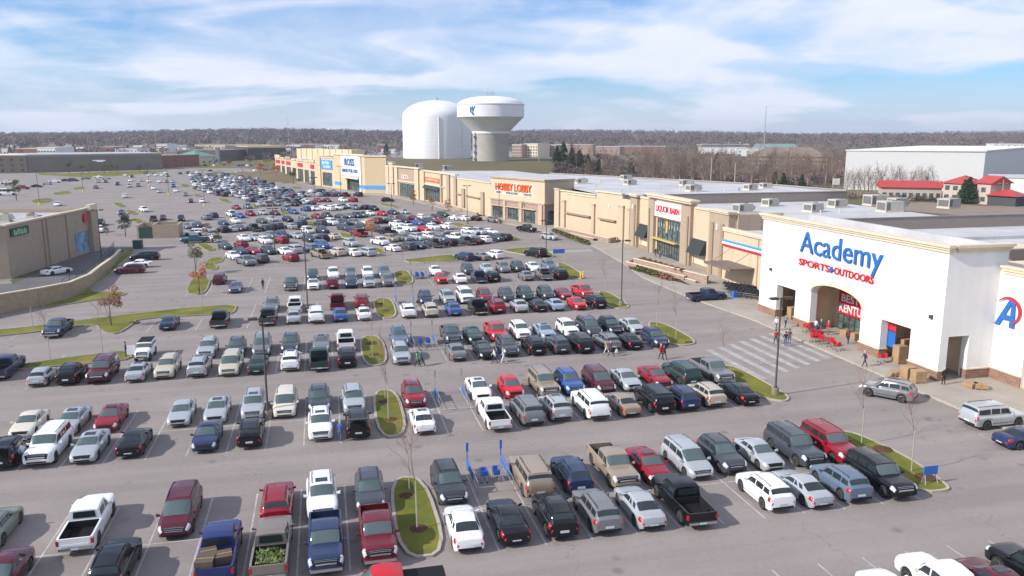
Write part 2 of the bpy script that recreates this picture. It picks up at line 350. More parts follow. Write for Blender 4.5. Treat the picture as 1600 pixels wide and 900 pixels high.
# faint bay hatching on the right
for a_, b_ in (((1529, 679), (1567, 696)), ((1546, 677), (1584, 694)), ((1563, 676), (1599, 691)), ((1529, 679), (1600, 672)), ((1567, 696), (1610, 692))): quadline(gp(*a_), gp(*b_), .09)
struct(lines.build('parking_lines', PAINT))
# crossing to the big store and the far crossing
cw = MB()
for i in range(7):
    x = 41.9 + i * 1.85; y0 = 68.8 + i * .9
    cw.add([(x, y0, .007), (x + .75, y0 + .2, .007), (x + .55, y0 + 11.6, .007), (x - .2, y0 + 11.6, .007)], [(0, 1, 2, 3)])
for i in range(8):
    a = gp(862 + i * 8.2, 395.5 - i * .45)
    cw.add([(a[0], a[1] - .6, .007), (a[0] + 1.0, a[1] - .6, .007), (a[0] + 1.0, a[1] + 2.6, .007), (a[0], a[1] + 2.6, .007)], [(0, 1, 2, 3)])
struct(cw.build('crossing_stripes', mat('faded_paint', (.42, .41, .40), .85, col2=(.27, .26, .26), vscale=1.2, det=8)))

# kerbed grass islands ---------------------------------------------------------
ISL_N = 0
def island(pts, rounding=2, h=.14, mulch=()):
    p = chaikin(pts, rounding) if rounding else pts
    n = sum(p[i][0] * p[(i + 1) % len(p)][1] - p[(i + 1) % len(p)][0] * p[i][1] for i in range(len(p)))
    if n < 0: p = p[::-1]
    q = inset(p, .22); k = len(p)
    mb = MB()
    mb.add([(a[0], a[1], -.01) for a in p] + [(a[0], a[1], h) for a in p] + [(a[0], a[1], h) for a in q] + [(a[0], a[1], h - .05) for a in q],
           [(i, (i + 1) % k, k + (i + 1) % k, k + i) for i in range(k)] + [(k + i, k + (i + 1) % k, 2 * k + (i + 1) % k, 2 * k + i) for i in range(k)] +
           [(2 * k + i, 2 * k + (i + 1) % k, 3 * k + (i + 1) % k, 3 * k + i) for i in range(k)])
    struct(mb.build('island_kerb', KERB))
    flat('grass_island', q, h - .03, GRASS)
    if mulch:
        mm = MB()
        for (x, y, r) in mulch:
            mm.lathe([(r, 0), (r * .8, .05), (.05, .09)], 10, (x, y, h - .035))
        struct(mm.build('mulch_ring', MULCH, smooth=40))
P = lambda *l: [gp(*q) for q in l]
IA = P((606, 748), (665, 746), (704, 868), (622, 876)); IB = P((580, 611), (622, 610), (640, 680), (590, 686))
IC = P((560, 526), (597, 525), (609, 570), (567, 574)); ID = P((581, 467), (613, 466), (623, 497), (588, 499)); IE = P((613, 424), (640, 423), (649, 444), (620, 446))
for I in (IA, IB, IC, ID, IE):
    c = (sum(a[0] for a in I) / 4, sum(a[1] for a in I) / 4)
    island(I, 2, mulch=[(c[0], c[1] - 2.2, .6), (c[0] - .3, c[1] + 2.6, .5)])
island(P((1312, 674), (1340, 678), (1420, 715), (1480, 757), (1486, 768), (1440, 772), (1330, 716), (1313, 690)), 2, mulch=[(41.5, 50.2, .8), (41, 45, .8)])
island(P((1120, 571), (1150, 573), (1200, 600), (1236, 621), (1228, 630), (1185, 622), (1128, 588)), 2)
island(P((1008, 504), (1035, 504), (1078, 526), (1090, 538), (1058, 542), (1028, 530)), 2, mulch=[(41.2, 83.6, .6)])
island(P((932, 455), (950, 456), (980, 474), (984, 482), (958, 483), (942, 474)), 2)
island(P((868, 411), (884, 412), (908, 427), (916, 436), (890, 436), (880, 428)), 2)
island(P((629, 407), (640, 405), (705, 398), (716, 403), (714, 409), (640, 411)), 1)
island(P((780, 391), (838, 386), (846, 392), (862, 396), (868, 402), (848, 404), (800, 395)), 1)
island(P((842, 394), (866, 402), (858, 405), (838, 403)), 1)
# left long verge and its neighbours
island(P((-60, 520), (0, 516), (60, 510), (110, 503), (210, 491), (300, 481), (372, 476), (366, 491), (340, 492), (216, 499), (205, 510), (184, 523), (160, 521), (148, 507), (70, 518), (0, 526), (-60, 532)), 1, mulch=[(-24.6, 109.8, .7)])
island(P((22, 572), (80, 563), (150, 554), (203, 548), (208, 562), (150, 568), (80, 574), (24, 580)), 1)
island(P((300, 434), (331, 434), (324, 455), (314, 461), (288, 459)), 1)
island(P((325, 404), (352, 402), (346, 410), (334, 412), (342, 418), (336, 423), (317, 421)), 1)
for q in (((304, 379), (322, 379), (340, 391), (322, 393)), ((47, 313), (80, 309), (84, 315), (52, 319)), ((80, 302), (108, 298), (112, 302), (86, 305)), ((112, 294), (130, 291), (134, 294), (116, 297)),
          ((175, 317), (190, 317), (199, 323), (184, 324)), ((194, 329), (210, 329), (218, 335), (204, 336)), ((205, 342), (220, 342), (227, 348), (211, 349)), ((338, 310), (356, 311), (362, 317), (350, 317)),
          ((302, 303), (314, 304), (316, 308), (304, 308)), ((282, 288), (294, 288), (298, 292), (284, 293)), ((392, 320), (404, 320), (409, 324), (396, 325)), ((436, 329), (450, 330), (456, 335), (440, 335)),
          ((478, 347), (494, 347), (500, 353), (484, 354)), ((528, 363), (546, 365), (555, 371), (536, 373)), ((580, 386), (596, 389), (604, 395), (590, 397)), ((616, 336), (630, 337), (634, 342), (618, 342)),
          ((704, 349), (722, 349), (730, 354), (710, 354)), ((722, 352), (740, 353), (746, 358), (726, 357)), ((795, 369), (806, 370), (818, 375), (800, 376)), ((592, 317), (622, 321), (622, 325), (596, 322)),
          ((455, 292), (470, 292), (472, 295), (456, 295)), ((330, 268), (350, 268), (352, 271), (332, 271)), ((560, 404 - 74), (570, 331), (572, 333), (560, 333))):
    island(P(*q), 1)
# verge along the left retaining wall
island(P((70, 482), (120, 474), (190, 463), (199, 459), (190, 456), (139, 457), (155, 443), (178, 425), (198, 405), (212, 394), (206, 388), (194, 394), (182, 408), (163, 430), (146, 447), (112, 466), (60, 479)), 1)
flat('grass_verge', P((110, 300 - 24), (140, 277), (200, 274), (260, 268), (260, 266), (180, 268), (100, 271), (60, 270), (60, 273)), .01, GRASS)
flat('grass_verge', P((300, 258), (330, 262), (360, 259), (335, 255)), .01, GRASS)
flat('grass_verge', P((404, 255), (428, 257), (430, 251), (405, 250)), .01, GRASS)
flat('grass_strip', P((20, 444), (60, 426), (105, 402), (140, 392), (150, 386), (118, 392), (96, 399), (57, 415), (16, 438)), .02, mat('dull_grass', (.07, .08, .03), .95, var=.3, vscale=2))
flat('grass_strip', P((0, 463), (70, 456), (112, 444), (165, 405), (190, 390), (196, 394), (160, 416), (110, 451), (70, 461), (0, 469)), .016, mat('dull_grass', (.1, .09, .035), .95))
# ------------------------------------------------------------------ stores
def cornice(mb, fr, a0, a1, z, t=.35, m=0, prof=((0, .0, .18, .28), (.28, .0, .32, .24), (.52, -.02, .48, .26))):
    for dz, o0, o1, h in prof:
        fr.box(mb, a0 - o1, a1 + o1, -t, o1, z - .78 + dz, z - .78 + dz + h - .004, m)
def glazing(parent, fr, a0, a1, z0, z1, o=-.25, cols=4, rows=2, name='window'):
    g = MB(); fr.box(g, a0 + .02, a1 - .02, o - .06, o, z0 + .02, z1 - .02); w = g.build(name, GLASS, parent)
    f = MB(); w_ = .09
    for i in range(cols + 1):
        a = a0 + .045 + (a1 - a0 - .09) * i / cols; fr.box(f, a - w_ / 2, a + w_ / 2, o + .003, o + .09, z0 + .01, z1 - .01)
    for j in range(rows + 1):
        z = z0 + .055 + (z1 - z0 - .11) * j / rows; fr.box(f, a0 + .01, a1 - .01, o + .004, o + .075, z - w_ / 2, z + w_ / 2)
    f.build('frame', FRAMEM, w); return w
def hvac(x, y, z, sx=3.2, sy=2.0, sz=1.5, rz=0.0, label='boxy metal air unit on a flat white store roof', i=0, grp='air units on the store roofs'):
    t = thing('rooftop_air_unit', label, 'air unit', (x, y, z), rz, grp)
    MB().box(-sx / 2, sx / 2, -sy / 2, sy / 2, .25, sz).build('housing', HVACM, t)
    MB().box(-sx / 2 - .1, sx / 2 + .1, -sy / 2 - .1, sy / 2 + .1, 0, .25).build('kerb_base', CREAM, t)
    g = MB(); g.box(-sx / 2 + .2, -sx / 2 + 1.1, -sy / 2 - .03, -sy / 2 + .0, .5, sz - .25)
    g.box(-sx / 2 - .03, -sx / 2, -sy / 2 + .25, sy / 2 - .25, .5, sz - .3); g.build('intake_grille', HVACD, t)
    MB().hexa([(sx / 2, -sy / 2 + .2, .5), (sx / 2 + .6, -sy / 2 + .2, .55), (sx / 2 + .6, sy / 2 - .2, .55), (sx / 2, sy / 2 - .2, .5)], [(sx / 2, -sy / 2 + .2, sz - .1), (sx / 2 + .15, -sy / 2 + .2, sz - .15), (sx / 2 + .15, sy / 2 - .2, sz - .15), (sx / 2, sy / 2 - .2, sz - .1)]).build('hood', HVACM, t)
    f = MB(); f.lathe([(.5, 0), (.5, .12), (.42, .14)], 14, (sx * .22, 0, sz)); f.build('fan_ring', HVACD, t)
    return t

def marks(fr, a0, a1, z, h, off, m, parent, n):
    """strokes too small to read in the photo"""
    mb = MB(); st = (a1 - a0) / n; rr = random.Random(n)
    for i in range(n):
        a = a0 + st * i; lo, hi = sorted((a + st * .12, a + st * .34)); fr.box(mb, lo, hi, off, off + .05, z, z + h)
        lo, hi = sorted((a + st * .34, a + st * .8)); q = z + h * rr.choice((.0, .4, .78)); fr.box(mb, lo, hi, off, off + .05, q, q + h * .22)
        if rr.random() < .6: lo, hi = sorted((a + st * .62, a + st * .84)); fr.box(mb, lo, hi, off, off + .049, z + h * .05, z + h * .8)
    return mb.build('lettering', m, parent)
# --- big white sports store
A = thing('sports_store', 'big white stuccoed sports store with blue and red lettering over its arched entrance', 'store', (58.3, 64, 0))
def tostore(o, root): o.parent = root; o.matrix_parent_inverse = root.matrix_world.inverted() if False else Matrix.Translation(-Vector(root.location)); return o
def relocate(root):
    """children were modelled in world coordinates: bring them under the root without moving them"""
    inv = Matrix.Translation(-Vector(root.location))
    for ch in root.children: ch.matrix_parent_inverse = inv
fa = Fr((58.3, 64), (58.3, 97.5)); HA = 13.7
w = MB()
fa.wall(w, 0, 33.5, 0, HA - .5, [(4.1, 8.6, 0, 4.5), (12.0, 21.6, 0, 6.5), (24.9, 29.2, 0, 4.6)], .9)
ac, rx, rz_ = 16.8, 4.8, 1.35
for i in range(24):                                     # the arch: fill above a segmental curve
    s0 = 12.0 + 9.6 * i / 24; s1 = 12.0 + 9.6 * (i + 1) / 24
    f_ = lambda s: 5.1 + rz_ * math.sqrt(max(0, 1 - ((s - ac) / rx) ** 2))
    w.hexa([fa.p(s0, -.9, f_(s0)), fa.p(s1, -.9, f_(s1)), fa.p(s1, 0, f_(s1)), fa.p(s0, 0, f_(s0))], [fa.p(s0, -.9, 6.5), fa.p(s1, -.9, 6.5), fa.p(s1, 0, 6.5), fa.p(s0, 0, 6.5)])
fe = Fr((65.2, 64), (58.3, 64))
fe.wall(w, 0, 6.0, 0, HA - .5, [(3.6, 6.0, .0, 4.6)], .9)
w.build('wall', WHITEW, A)
ar = MB(); 
for i in range(24):
    a0 = math.pi * i / 24; a1 = math.pi * (i + 1) / 24
    pt = lambda a, k, o: fa.p(ac - (rx + k) * math.cos(a), o, 5.1 + (rz_ + k) * math.sin(a))
    ar.hexa([pt(a0, 0, .003), pt(a1, 0, .003), pt(a1, 0, .12), pt(a0, 0, .12)], [pt(a0, .35, .003), pt(a1, .35, .003), pt(a1, .35, .12), pt(a0, .35, .12)])
ar.build('arch_moulding', CREAM, A)
cm = MB(); cornice(cm, fa, 0, 33.5, HA); cornice(cm, fe, .2, 5.9, HA, prof=((0.003, .0, .18, .27), (.283, .0, .32, .23), (.503, -.02, .48, .27)))
cm.box(58.7, 65.2, 64.4, 97.5, HA - 1.5, HA - 1.3, 1); cm.build('cornice', [CREAM, ROOF], A)
for a0, a1 in ((0, 4.1), (8.6, 12.0), (21.6, 24.9), (29.2, 33.5)): br = MB(); fa.box(br, a0 - .06, a1 + .06, -.96, .08, 0, 1.1); fa.box(br, a0 - .1, a1 + .1, -.98, .12, 1.1, 1.22, 1); br.build('brick_base', [BRICK, CREAM], A)
for a0, a1 in ((.05, 3.66), (6.02, 6.8)): br = MB(); fe.box(br, a0 + .01, a1, -.6, .083, 0, 1.103); fe.box(br, a0 + .02, a1 - .01, -.59, .123, 1.103, 1.223, 1); br.build('brick_base', [BRICK, CREAM], A)
v = MB()                                                # vestibule behind the openings
fa.box(v, .9, 33.5, -4.6, -4.4, 0, 9, 0); fa.box(v, .9, 33.5, -4.4, -.9, 6.8, 7.0, 0)
for s in (10.2, 23.3): fa.box(v, s - .15, s + .15, -4.4, -.9, 0, 6.8, 0)
fa.box(v, 33.0, 33.5, -4.4, -.9, 0, 9, 0)
v.build('vestibule', mat('vestibule_stucco', (.64, .51, .35), .9, var=.05), A)  # albedo raised to stand in for light inside the entrance
glazing(A, Fr((62.6, 64), (62.6, 97.5)), 12.0, 21.9, .15, 2.15, .0, 9, 2, 'entrance_glass')
sg = MB(); f2 = Fr((62.6, 64), (62.6, 97.5)); f2.box(sg, 12.4, 21.9, 0, .12, 2.2, 6.6); so = sg.build('banner', RED, A)
text('BEST IN', 'lettering', f2, 21.3, 15.8, 3.75, .95, .125, WHITES, so, .03, .012); text('KENTUCKY', 'lettering', f2, 21.6, 14.6, 2.45, 1.05, .125, WHITES, so, .03, .012)
sg = MB(); fa.box(sg, 7.4, 8.55, -1.05, -.95, 3.3, 4.3); fa.box(sg, 7.4, 8.55, -1.05, -.95, 1.5, 3.2, 1); sg.build('poster', [RED, BLUE], A)
text('Academy', 'store_sign', fa, 24.35, 9.1, 8.85, 3.45, .02, BLUE, A, .2, .0); 
sp = text('SPORTS', 'store_sign', fa, 24.5, 18.2, 8.0, .85, .02, RED, A, .12, .02); text('OUTDOORS', 'store_sign', fa, 17.3, 10.3, 8.0, .85, .02, RED, A, .12, .02)
text('+', 'store_sign', fa, 18.1, 17.4, 8.05, .75, .02, BLUE, A, .25, .03)
# lower right wing with the emblem
fw = Fr((64.4, 30), (64.4, 64)); w = MB(); fw.wall(w, 0, 33.98, 0, 11.0, [(27.4, 30.2, 0, 4.0), (21, 23.8, 0, 4.0)], .5); w.build('wing_wall', WHITEW, A)
cm = MB(); cornice(cm, fw, 0, 33.3, 11.6, prof=((0, 0, .15, .3), (.3, 0, .28, .28), (.58, -.02, .4, .2))); cm.build('wing_cornice', CREAM, A)
for a0, a1 in ((0, 21), (23.8, 27.4), (30.2, 33.9)): b = MB(); fw.box(b, a0, a1, .003, .08, 0, 1.2); fw.box(b, a0, a1, .003, .12, 1.2, 1.3, 1); b.build('wing_brick_base', [BRICK, CREAM], A)
for a0, a1 in ((27.4, 30.2), (21, 23.8)): b = MB(); fw.box(b, a0, a1, -.45, -.3, 0, 4.0); b.build('blank_panel', BEIGE, A)
# emblem: slanted A with a red swoosh
lg = MB(); fw2 = Fr((64.4, 40), (64.4, 64)); q = lambda s, z, o: fw2.p(s, o, z)
def slab(pts, m):
    slab.n += 1; lg.hexa([q(a, z, .02) for a, z in pts], [q(a, z, .15 + .004 * slab.n) for a, z in pts], m)
slab.n = 0
slab([(23.9, 5.7), (23.3, 5.7), (22.15, 8.0), (22.35, 8.5)], 0); slab([(22.1, 8.5), (21.75, 8.5), (21.55, 5.7), (22.15, 5.7)], 0)
slab([(22.35, 8.5), (22.05, 8.5), (22.05, 7.9), (22.35, 7.9)], 0); slab([(23.0, 6.35), (21.9, 6.35), (21.9, 6.85), (22.8, 6.85)], 0)
el = []
for i in range(17):
    a = R(150 - i * 14); ww = .03 + .13 * math.sin(math.pi * (i / 16))
    el.append(((22.35 - 1.45 * math.cos(a), 7.35 + 1.35 * math.sin(a)), (22.35 - (1.45 - ww * 2) * math.cos(a), 7.35 + (1.35 - ww * 2) * math.sin(a))))
for (p0, p1), (p2, p3) in zip(el, el[1:]):
    lg.hexa([q(*p0, .17), q(*p1, .17), q(*p3, .17), q(*p2, .17)], [q(*p0, .24), q(*p1, .24), q(*p3, .24), q(*p2, .24)], 1)
lg.build('emblem', [BLUE, RED], A)
rf = MB(); rf.box(65.25, 150, 20, 114.6, 8.3, 8.5); rf.box(59.3, 65.2, 97.0, 98.0, 8.3, 8.52); rf.build('roof', ROOF, A)
bw = MB(); bw.box(78, 125, 114.6, 115.0, 8.0, 10.5); bw.box(77, 150, 114.5, 115.1, 10.5, 10.62, 1); bw.build('roof_step_wall', [mat('grey_tan_stucco', (.26, .22, .195), .9, var=.05), ROOFD], A)
inner = MB(); inner.box(65.2, 65.6, 64.9, 97.5, 8.5, HA - .3); inner.build('parapet_back', ROOF, A)
r = MB(); r.box(64.95, 65.25, 30, 64, 8.5, 10.98); r.box(78, 150, 100.2, 101.0, 8.5, 9.0, 0); r.box(70, 150, 82, 82.4, 8.5, 8.8); r.build('roof_curb', ROOF, A)
relocate(A)

# --- connector with the red, white and blue band
K = thing('connector_building', 'low beige wall with red white and blue stripe between the white and the tan store', 'building', (65.5, 98, 0))
fc = Fr((65.5, 97.5), (65.5, 121.8)); w = MB(); fc.wall(w, 0, 24.3, 0, 8.7, [], .5); w.build('wall', BEIGE, K)
c = MB(); fc.box(c, 0, 24.3, 0, .22, 8.3, 8.62); fc.box(c, 0, 24.3, -.5, .3, 8.62, 8.95); fc.box(c, 12.9, 13.15, .003, .1, 0, 8.3, 1); c.build('cornice', [CREAM, TAN], K)
for z, m in ((6.55, BANDB), (6.2, WHITES), (5.85, RED)):
    s_ = MB(); fc.box(s_, 0, 24.2, .11, .26, z, z + .345); s_.build('stripe', m, K)
cn = MB(); fc.box(cn, 13.8, 22.5, .02, 4.2, 3.3, 3.55); fc.box(cn, 13.7, 22.6, 4.2, 4.32, 3.2, 3.65)
for s in (15.0, 21.0): cn.tube(fc.p(s, .05, 6.0), fc.p(s, 3.9, 3.55), .04)
cn.build('canopy', mat('canopy_metal', (.16, .125, .11), .6, var=.1), K)
rr = MB(); rr.box(66.0, 78, 97.5, 121, 8.2, 8.35); rr.build('roof', ROOF, K); relocate(K)

# --- liquor store
L = thing('liquor_store', 'tan and brown store with white sign in red letters and tall glass bay', 'store', (66.5, 121, 0))
fl = Fr((66.5, 121), (66.5, 165)); w = MB(); fl.wall(w, 0, 44, 0, 10.9, [(19.0, 30.6, .15, 3.3), (19.0, 30.6, 3.5, 7.6), (9.2, 13.8, .8, 2.9), (35.0, 39.2, .9, 2.9)], .45)
fs = Fr((76, 121), (66.5, 121)); fs.wall(w, 0, 9.04, 0, 10.9, [], .45); w.build('wall', BEIGE, L)
for a0, a1, h in ((-.05, 6.9, 11.5), (14.3, 18.4, 11.6), (31.2, 34.0, 11.6), (40.2, 44.1, 11.1)): pl = MB(); fl.box(pl, a0, a1, -.2, .65, 0, h - .5); pl.build('pilaster', TAN, L)
fs2 = Fr((71.5, 120.95), (66.5, 120.95)); pl = MB(); fs2.box(pl, 0, 4.2, 0, .55, 0, 10.99); pl.build('pilaster', TAN, L)
for a0, a1 in ((1.4, 2.4), (5.0, 6.0), (14.9, 15.5), (33.0, 33.6), (40.9, 41.6)): pb = MB(); fl.box(pb, a0, a1, .655, .85, 0, 9.3); pb.build('pilaster_strip', DTAN, L)
up = MB(); fl.box(up, 14.0, 34.2, -.4, .1, 10.9, 11.6); up.build('raised_parapet', BEIGE, L)
c = MB(); fl.box(c, 13.8, 34.4, -.6, .9, 11.6, 12.0); fl.box(c, 13.5, 34.7, -.8, 1.15, 12.0, 12.35)
for a0, a1 in ((-.3, 7.2), (39.9, 44.3)): fl.box(c, a0, a1, -.5, .9, 11.0, 11.3); fl.box(c, a0 - .2, a1 + .2, -.6, 1.1, 11.3, 11.55)
fl.box(c, 7.4, 13.4, -.45, .25, 10.91, 11.25); fl.box(c, 34.9, 39.6, -.45, .25, 10.91, 11.25); fs.box(c, 0, 9.0, -.45, .25, 10.92, 11.24); c.build('cornice', CREAM, L)
sb = MB(); fl.box(sb, 18.5, 31.1, .02, .5, 7.95, 10.9); so = sb.build('store_sign', WHITES, L); text('LIQUOR BARN', 'lettering', fl, 30.3, 19.3, 8.75, 1.5, .505, RED, so, .12, .008)
glazing(L, fl, 19.0, 30.6, 3.5, 7.6, -.2, 5, 1); glazing(L, fl, 19.0, 30.6, .15, 3.3, -.2, 10, 2, 'entrance_glass')
ye = MB(); fl.box(ye, 20.0, 31.4, .03, 1.0, 3.32, 3.6); ye.build('entrance_ledge', mat('ledge_yellow', (.50, .40, .17), .6), L)
bt = MB()                                               # bottle and glass shapes of the window display
for i in range(9):
    s = 20 + i * 1.25
    if i == 5: bt.hexa([fl.p(s - .35, -.12, 4.9), fl.p(s + .35, -.12, 4.9), fl.p(s + .35, -.1, 4.9), fl.p(s - .35, -.1, 4.9)], [fl.p(s - .6, -.12, 7.2), fl.p(s + .6, -.12, 7.2), fl.p(s + .6, -.1, 7.2), fl.p(s - .6, -.1, 7.2)], 1)
    else: fl.box(bt, s - .22, s + .22, -.12, -.1, 5.7 + .3 * (i % 2), 6.6); fl.box(bt, s - .07, s + .07, -.12, -.1, 6.6, 7.2)
bt.build('window_graphic', [mat('grey_graphic', (.35, .36, .38), .5), mat('amber_graphic', (.62, .36, .06), .5)], L)
for a0, a1 in ((8.8, 14.1), (34.4, 39.7)):
    aw = MB(); aw.hexa([fl.p(a0, .02, 2.85), fl.p(a1, .02, 2.85), fl.p(a1, 1.4, 2.85), fl.p(a0, 1.4, 2.85)], [fl.p(a0, .02, 5.4), fl.p(a1, .02, 5.4), fl.p(a1, .15, 5.4), fl.p(a0, .15, 5.4)]); aw.build('awning', BLACK, L)
    pn = MB(); fl.box(pn, a0 + .45, a1 - .3, -.3, -.2, .8, 2.9); pn.build('panel', CREAM, L)
bb = MB(); fl.box(bb, 6.9, 14.3, .003, .12, 0, .8); fl.box(bb, 34.0, 40.2, .003, .12, 0, .85); bb.build('base_course', DTAN, L)
rf = MB(); rf.box(66.95, 125, 121.5, 180, 7.4, 7.6); rf.build('roof', ROOF, L)
for y0, z in ((3.7, 8.6), (42.4, 8.8)):
    lt = MB(); fl.box(lt, y0 - .2, y0 + .2, .66, .86, z - .5, z + .5); lt.build('wall_light', mat('lamp_glass', (.8, .78, .7), .4), L)
relocate(L)

# --- wall wing between the liquor store and the craft store
Wg = thing('wall_wing', 'long blank beige wall with ledges between the liquor store and the craft store', 'building', (66.8, 165, 0))
fz = Fr((66.8, 165), (59.6, 202)); w = MB(); fz.wall(w, -.4, 37.7, 0, 10.0, [], .45); fz.box(w, 5, 16.5, -.45, 0, 10.0, 10.9); w.build('wall', BEIGE, Wg)
for a0, a1, h in ((1.2, 2.6, 7.8), (3.9, 6.3, 8.2), (16.9, 18.2, 7.6), (31.9, 34.0, 7.4), (35.0, 37.6, 10.2)): pp = MB(); fz.box(pp, a0, a1, .003, .45, 0, h); fz.box(pp, a0 - .12, a1 + .12, .004, .6, h, h + .35); pp.build('pilaster', mat('buff_stucco', (.50, .40, .28), .9, var=.04), Wg)
ld = MB(); fz.box(ld, 7.3, 14.7, .004, .7, 4.55, 4.85); fz.box(ld, 19, 31.6, .004, .7, 4.5, 4.8); ld.build('ledge', DTAN, Wg)
c = MB(); fz.box(c, 16.6, 31.4, -.45, .2, 9.4, 9.75); fz.box(c, 16.5, 37.6, -.5, .35, 10.0, 10.25); fz.box(c, 4.9, 16.6, -.5, .3, 10.9, 11.2); c.build('cornice', CREAM, Wg)
for s in (3.2, 10.5): 
    lt = MB(); fz.box(lt, s - .2, s + .2, .01, .2, 7.6, 8.3); lt.build('wall_light', mat('lamp_glass', (.8, .78, .7), .4), Wg)
relocate(Wg)

# --- craft store with orange letters
Hb = thing('craft_store', 'beige store on brick piers with orange letters and three tall windows', 'store', (58.1, 207.3, 0))
fh = Fr((58.1, 207.3), (48.5, 232.4)); w = MB(); fh.wall(w, 0, 26.9, 6.1, 11.9, [], .5)
fh2 = Fr((67.5, 210.9), (58.1, 207.3)); fh2.wall(w, 0, 9.56, 6.1, 11.9, [], .5); w.build('wall', BEIGE, Hb)
w = MB(); fh.wall(w, 0, 26.9, 0, 5.55, [(4.3, 9.8, 0, 3.8), (12.4, 17.9, .45, 3.8), (20.4, 25.9, .45, 3.8)], .5); fh2.wall(w, 0, 9.56, 0, 5.55, [(3.0, 9.0, 0, 3.9)], .5); w.build('brick_wall', BRICK2, Hb)
rs_ = mat('rose_stone', (.48, .36, .27), .9, var=.06)
for a0, a1 in ((.8, 2.6), (10.4, 11.8), (18.6, 19.8)): pr = MB(); fh.box(pr, a0, a1, .003, .35, 0, 5.5); pr.build('pier', rs_, Hb)
pr = MB(); fh.box(pr, 3.9, 26.2, .36, .5, 3.85, 4.15); pr.build('lintel', rs_, Hb)
c = MB(); fh.box(c, -.3, 26.9, -.5, .3, 5.55, 5.85); fh.box(c, -.5, 27.1, -.5, .5, 5.85, 6.1); fh2.box(c, 0, 9.56, -.5, .29, 5.55, 5.85); fh2.box(c, 0, 9.56, -.5, .49, 5.85, 6.1)
fh.box(c, -.4, 27.1, -.6, .4, 11.9, 12.2); fh.box(c, -.6, 27.3, -.6, .6, 12.2, 12.45); fh2.box(c, 0, 9.9, -.6, .39, 11.9, 12.2); fh2.box(c, 0, 9.9, -.6, .59, 12.2, 12.44); c.build('cornice', mat('grey_cream', (.52, .43, .32), .8), Hb)
text('HOBBY LOBBY', 'store_sign', fh, 23.9, 5.9, 8.5, 2.1, .02, ORANGE, Hb, .3, .008)
for a0, a1, s in ((23.8, 21.2, 'CRAFTS'), (18.6, 12.6, 'HOME ACCENTS'), (9.6, 6.0, 'FRAMES')): text(s, 'store_sign', fh, a0, a1, 7.6, .55, .02, TEAL, Hb, .12, .0)
sgp = MB(); fh.box(sgp, 5.2, 24.6, .003, .015, 7.3, 10.9); sgp.build('sign_panel', CREAM, Hb)
for a0, a1, z in ((12.4, 17.9, .45), (20.4, 25.9, .45)): glazing(Hb, fh, a0, a1, z, 3.8, -.2, 4, 4)
glazing(Hb, fh, 4.3, 9.8, .05, 3.8, -.2, 6, 2, 'entrance_glass'); glazing(Hb, fh2, 3.0, 9.0, .05, 3.9, -.2, 4, 2, 'entrance_glass')
rf = MB(); bk = [(66.8, 181), (130, 181), (126, 205), (98, 262), (83, 290), (62, 292), (49, 232.6), (58.3, 208), (67, 211)]
rf.prism(bk, 9.7, 9.9); rf.build('roof', ROOF, Hb)
gw = MB(); gw.box(69, 131, 180.2, 180.6, 7.0, 10.0); gw.box(69, 131.2, 180.1, 180.7, 10.0, 10.12, 1); 
pbk = [(131, 180.4), (127, 205), (98.5, 262.5), (83.4, 290.6)]
for p0, p1 in zip(pbk, pbk[1:]): q_ = Fr(p0, p1); q_.box(gw, 0, q_.L, -.2, .2, 0, 10.2, 0); q_.box(gw, 0, q_.L, -.25, .25, 10.2, 10.3, 1)
gw.build('rear_wall', [mat('grey_tan_stucco', (.26, .22, .195), .9), mat('rim_light', (.5, .47, .43), .7)], Hb)
relocate(Hb)

# --- two stores and a wall between the craft store and the discount store
S = thing('orange_sign_shop', 'beige shop with a small orange-red sign and dark glazed front', 'store', (43, 270, 0))
f3 = Fr((48.5, 232.4), (37.4, 298.5)); w = MB(); f3.wall(w, 0, 40.3, 0, 10.1, [], .5); f3.wall(w, 40.3, 67, 0, 11.0, [(48.5, 68.0 - 1.2, .4, 5.6)], .5); w.build('wall', BEIGE, S)
for a0, a1, h in ((5.0, 7.4, 7.2), (22.5, 25.2, 7.2), (30.4, 33.0, 10.7), (37.6, 40.4, 11.1), (46, 47.8, 10.9)): pp = MB(); f3.box(pp, a0, a1, .004, .5, 0, h); pp.build('pilaster', TAN, S)
c = MB(); f3.box(c, 0, 30, -.5, .3, 10.1, 10.4); f3.box(c, 30.1, 41, -.7, .8, 11.1, 11.5); f3.box(c, 41.1, 67, -.6, .5, 11.0, 11.5); f3.box(c, 44, 67, -.1, .35, 6.2, 6.6); c.build('cornice', CREAM, S)
ld = MB(); f3.box(ld, 8.5, 21.5, .004, .6, 5.0, 5.3); f3.box(ld, 25.6, 30, .004, .6, 5.0, 5.3); ld.build('ledge', DTAN, S)
sg = MB(); f3.box(sg, 48.5, 66.5, .02, .3, 7.5, 9.0); sg.build('store_sign', mat('brick_orange', (.55, .13, .04), .5), S)
marks(f3, 65.0, 50.0, 7.85, .8, .305, CREAM, S, 9)
glazing(S, f3, 48.5, 66.8, .4, 5.6, -.2, 8, 1)
aw = MB(); aw.hexa([f3.p(48, .02, 5.0), f3.p(66.9, .02, 5.0), f3.p(66.9, 1.4, 5.0), f3.p(48, 1.4, 5.0)], [f3.p(48, .02, 6.2), f3.p(66.9, .02, 6.2), f3.p(66.9, .3, 6.2), f3.p(48, .3, 6.2)]); aw.build('awning', BLACK, S)
rf = MB(); rf.prism([(37.8, 298), (49, 233), (62, 292), (83, 290), (78, 330), (27, 339), ], 9.3, 9.5); rf.build('roof', ROOF, S); relocate(S)
T = thing('pink_sign_shop', 'tan gabled shop with a pink sign over green tinted windows', 'store', (32, 318, 0))
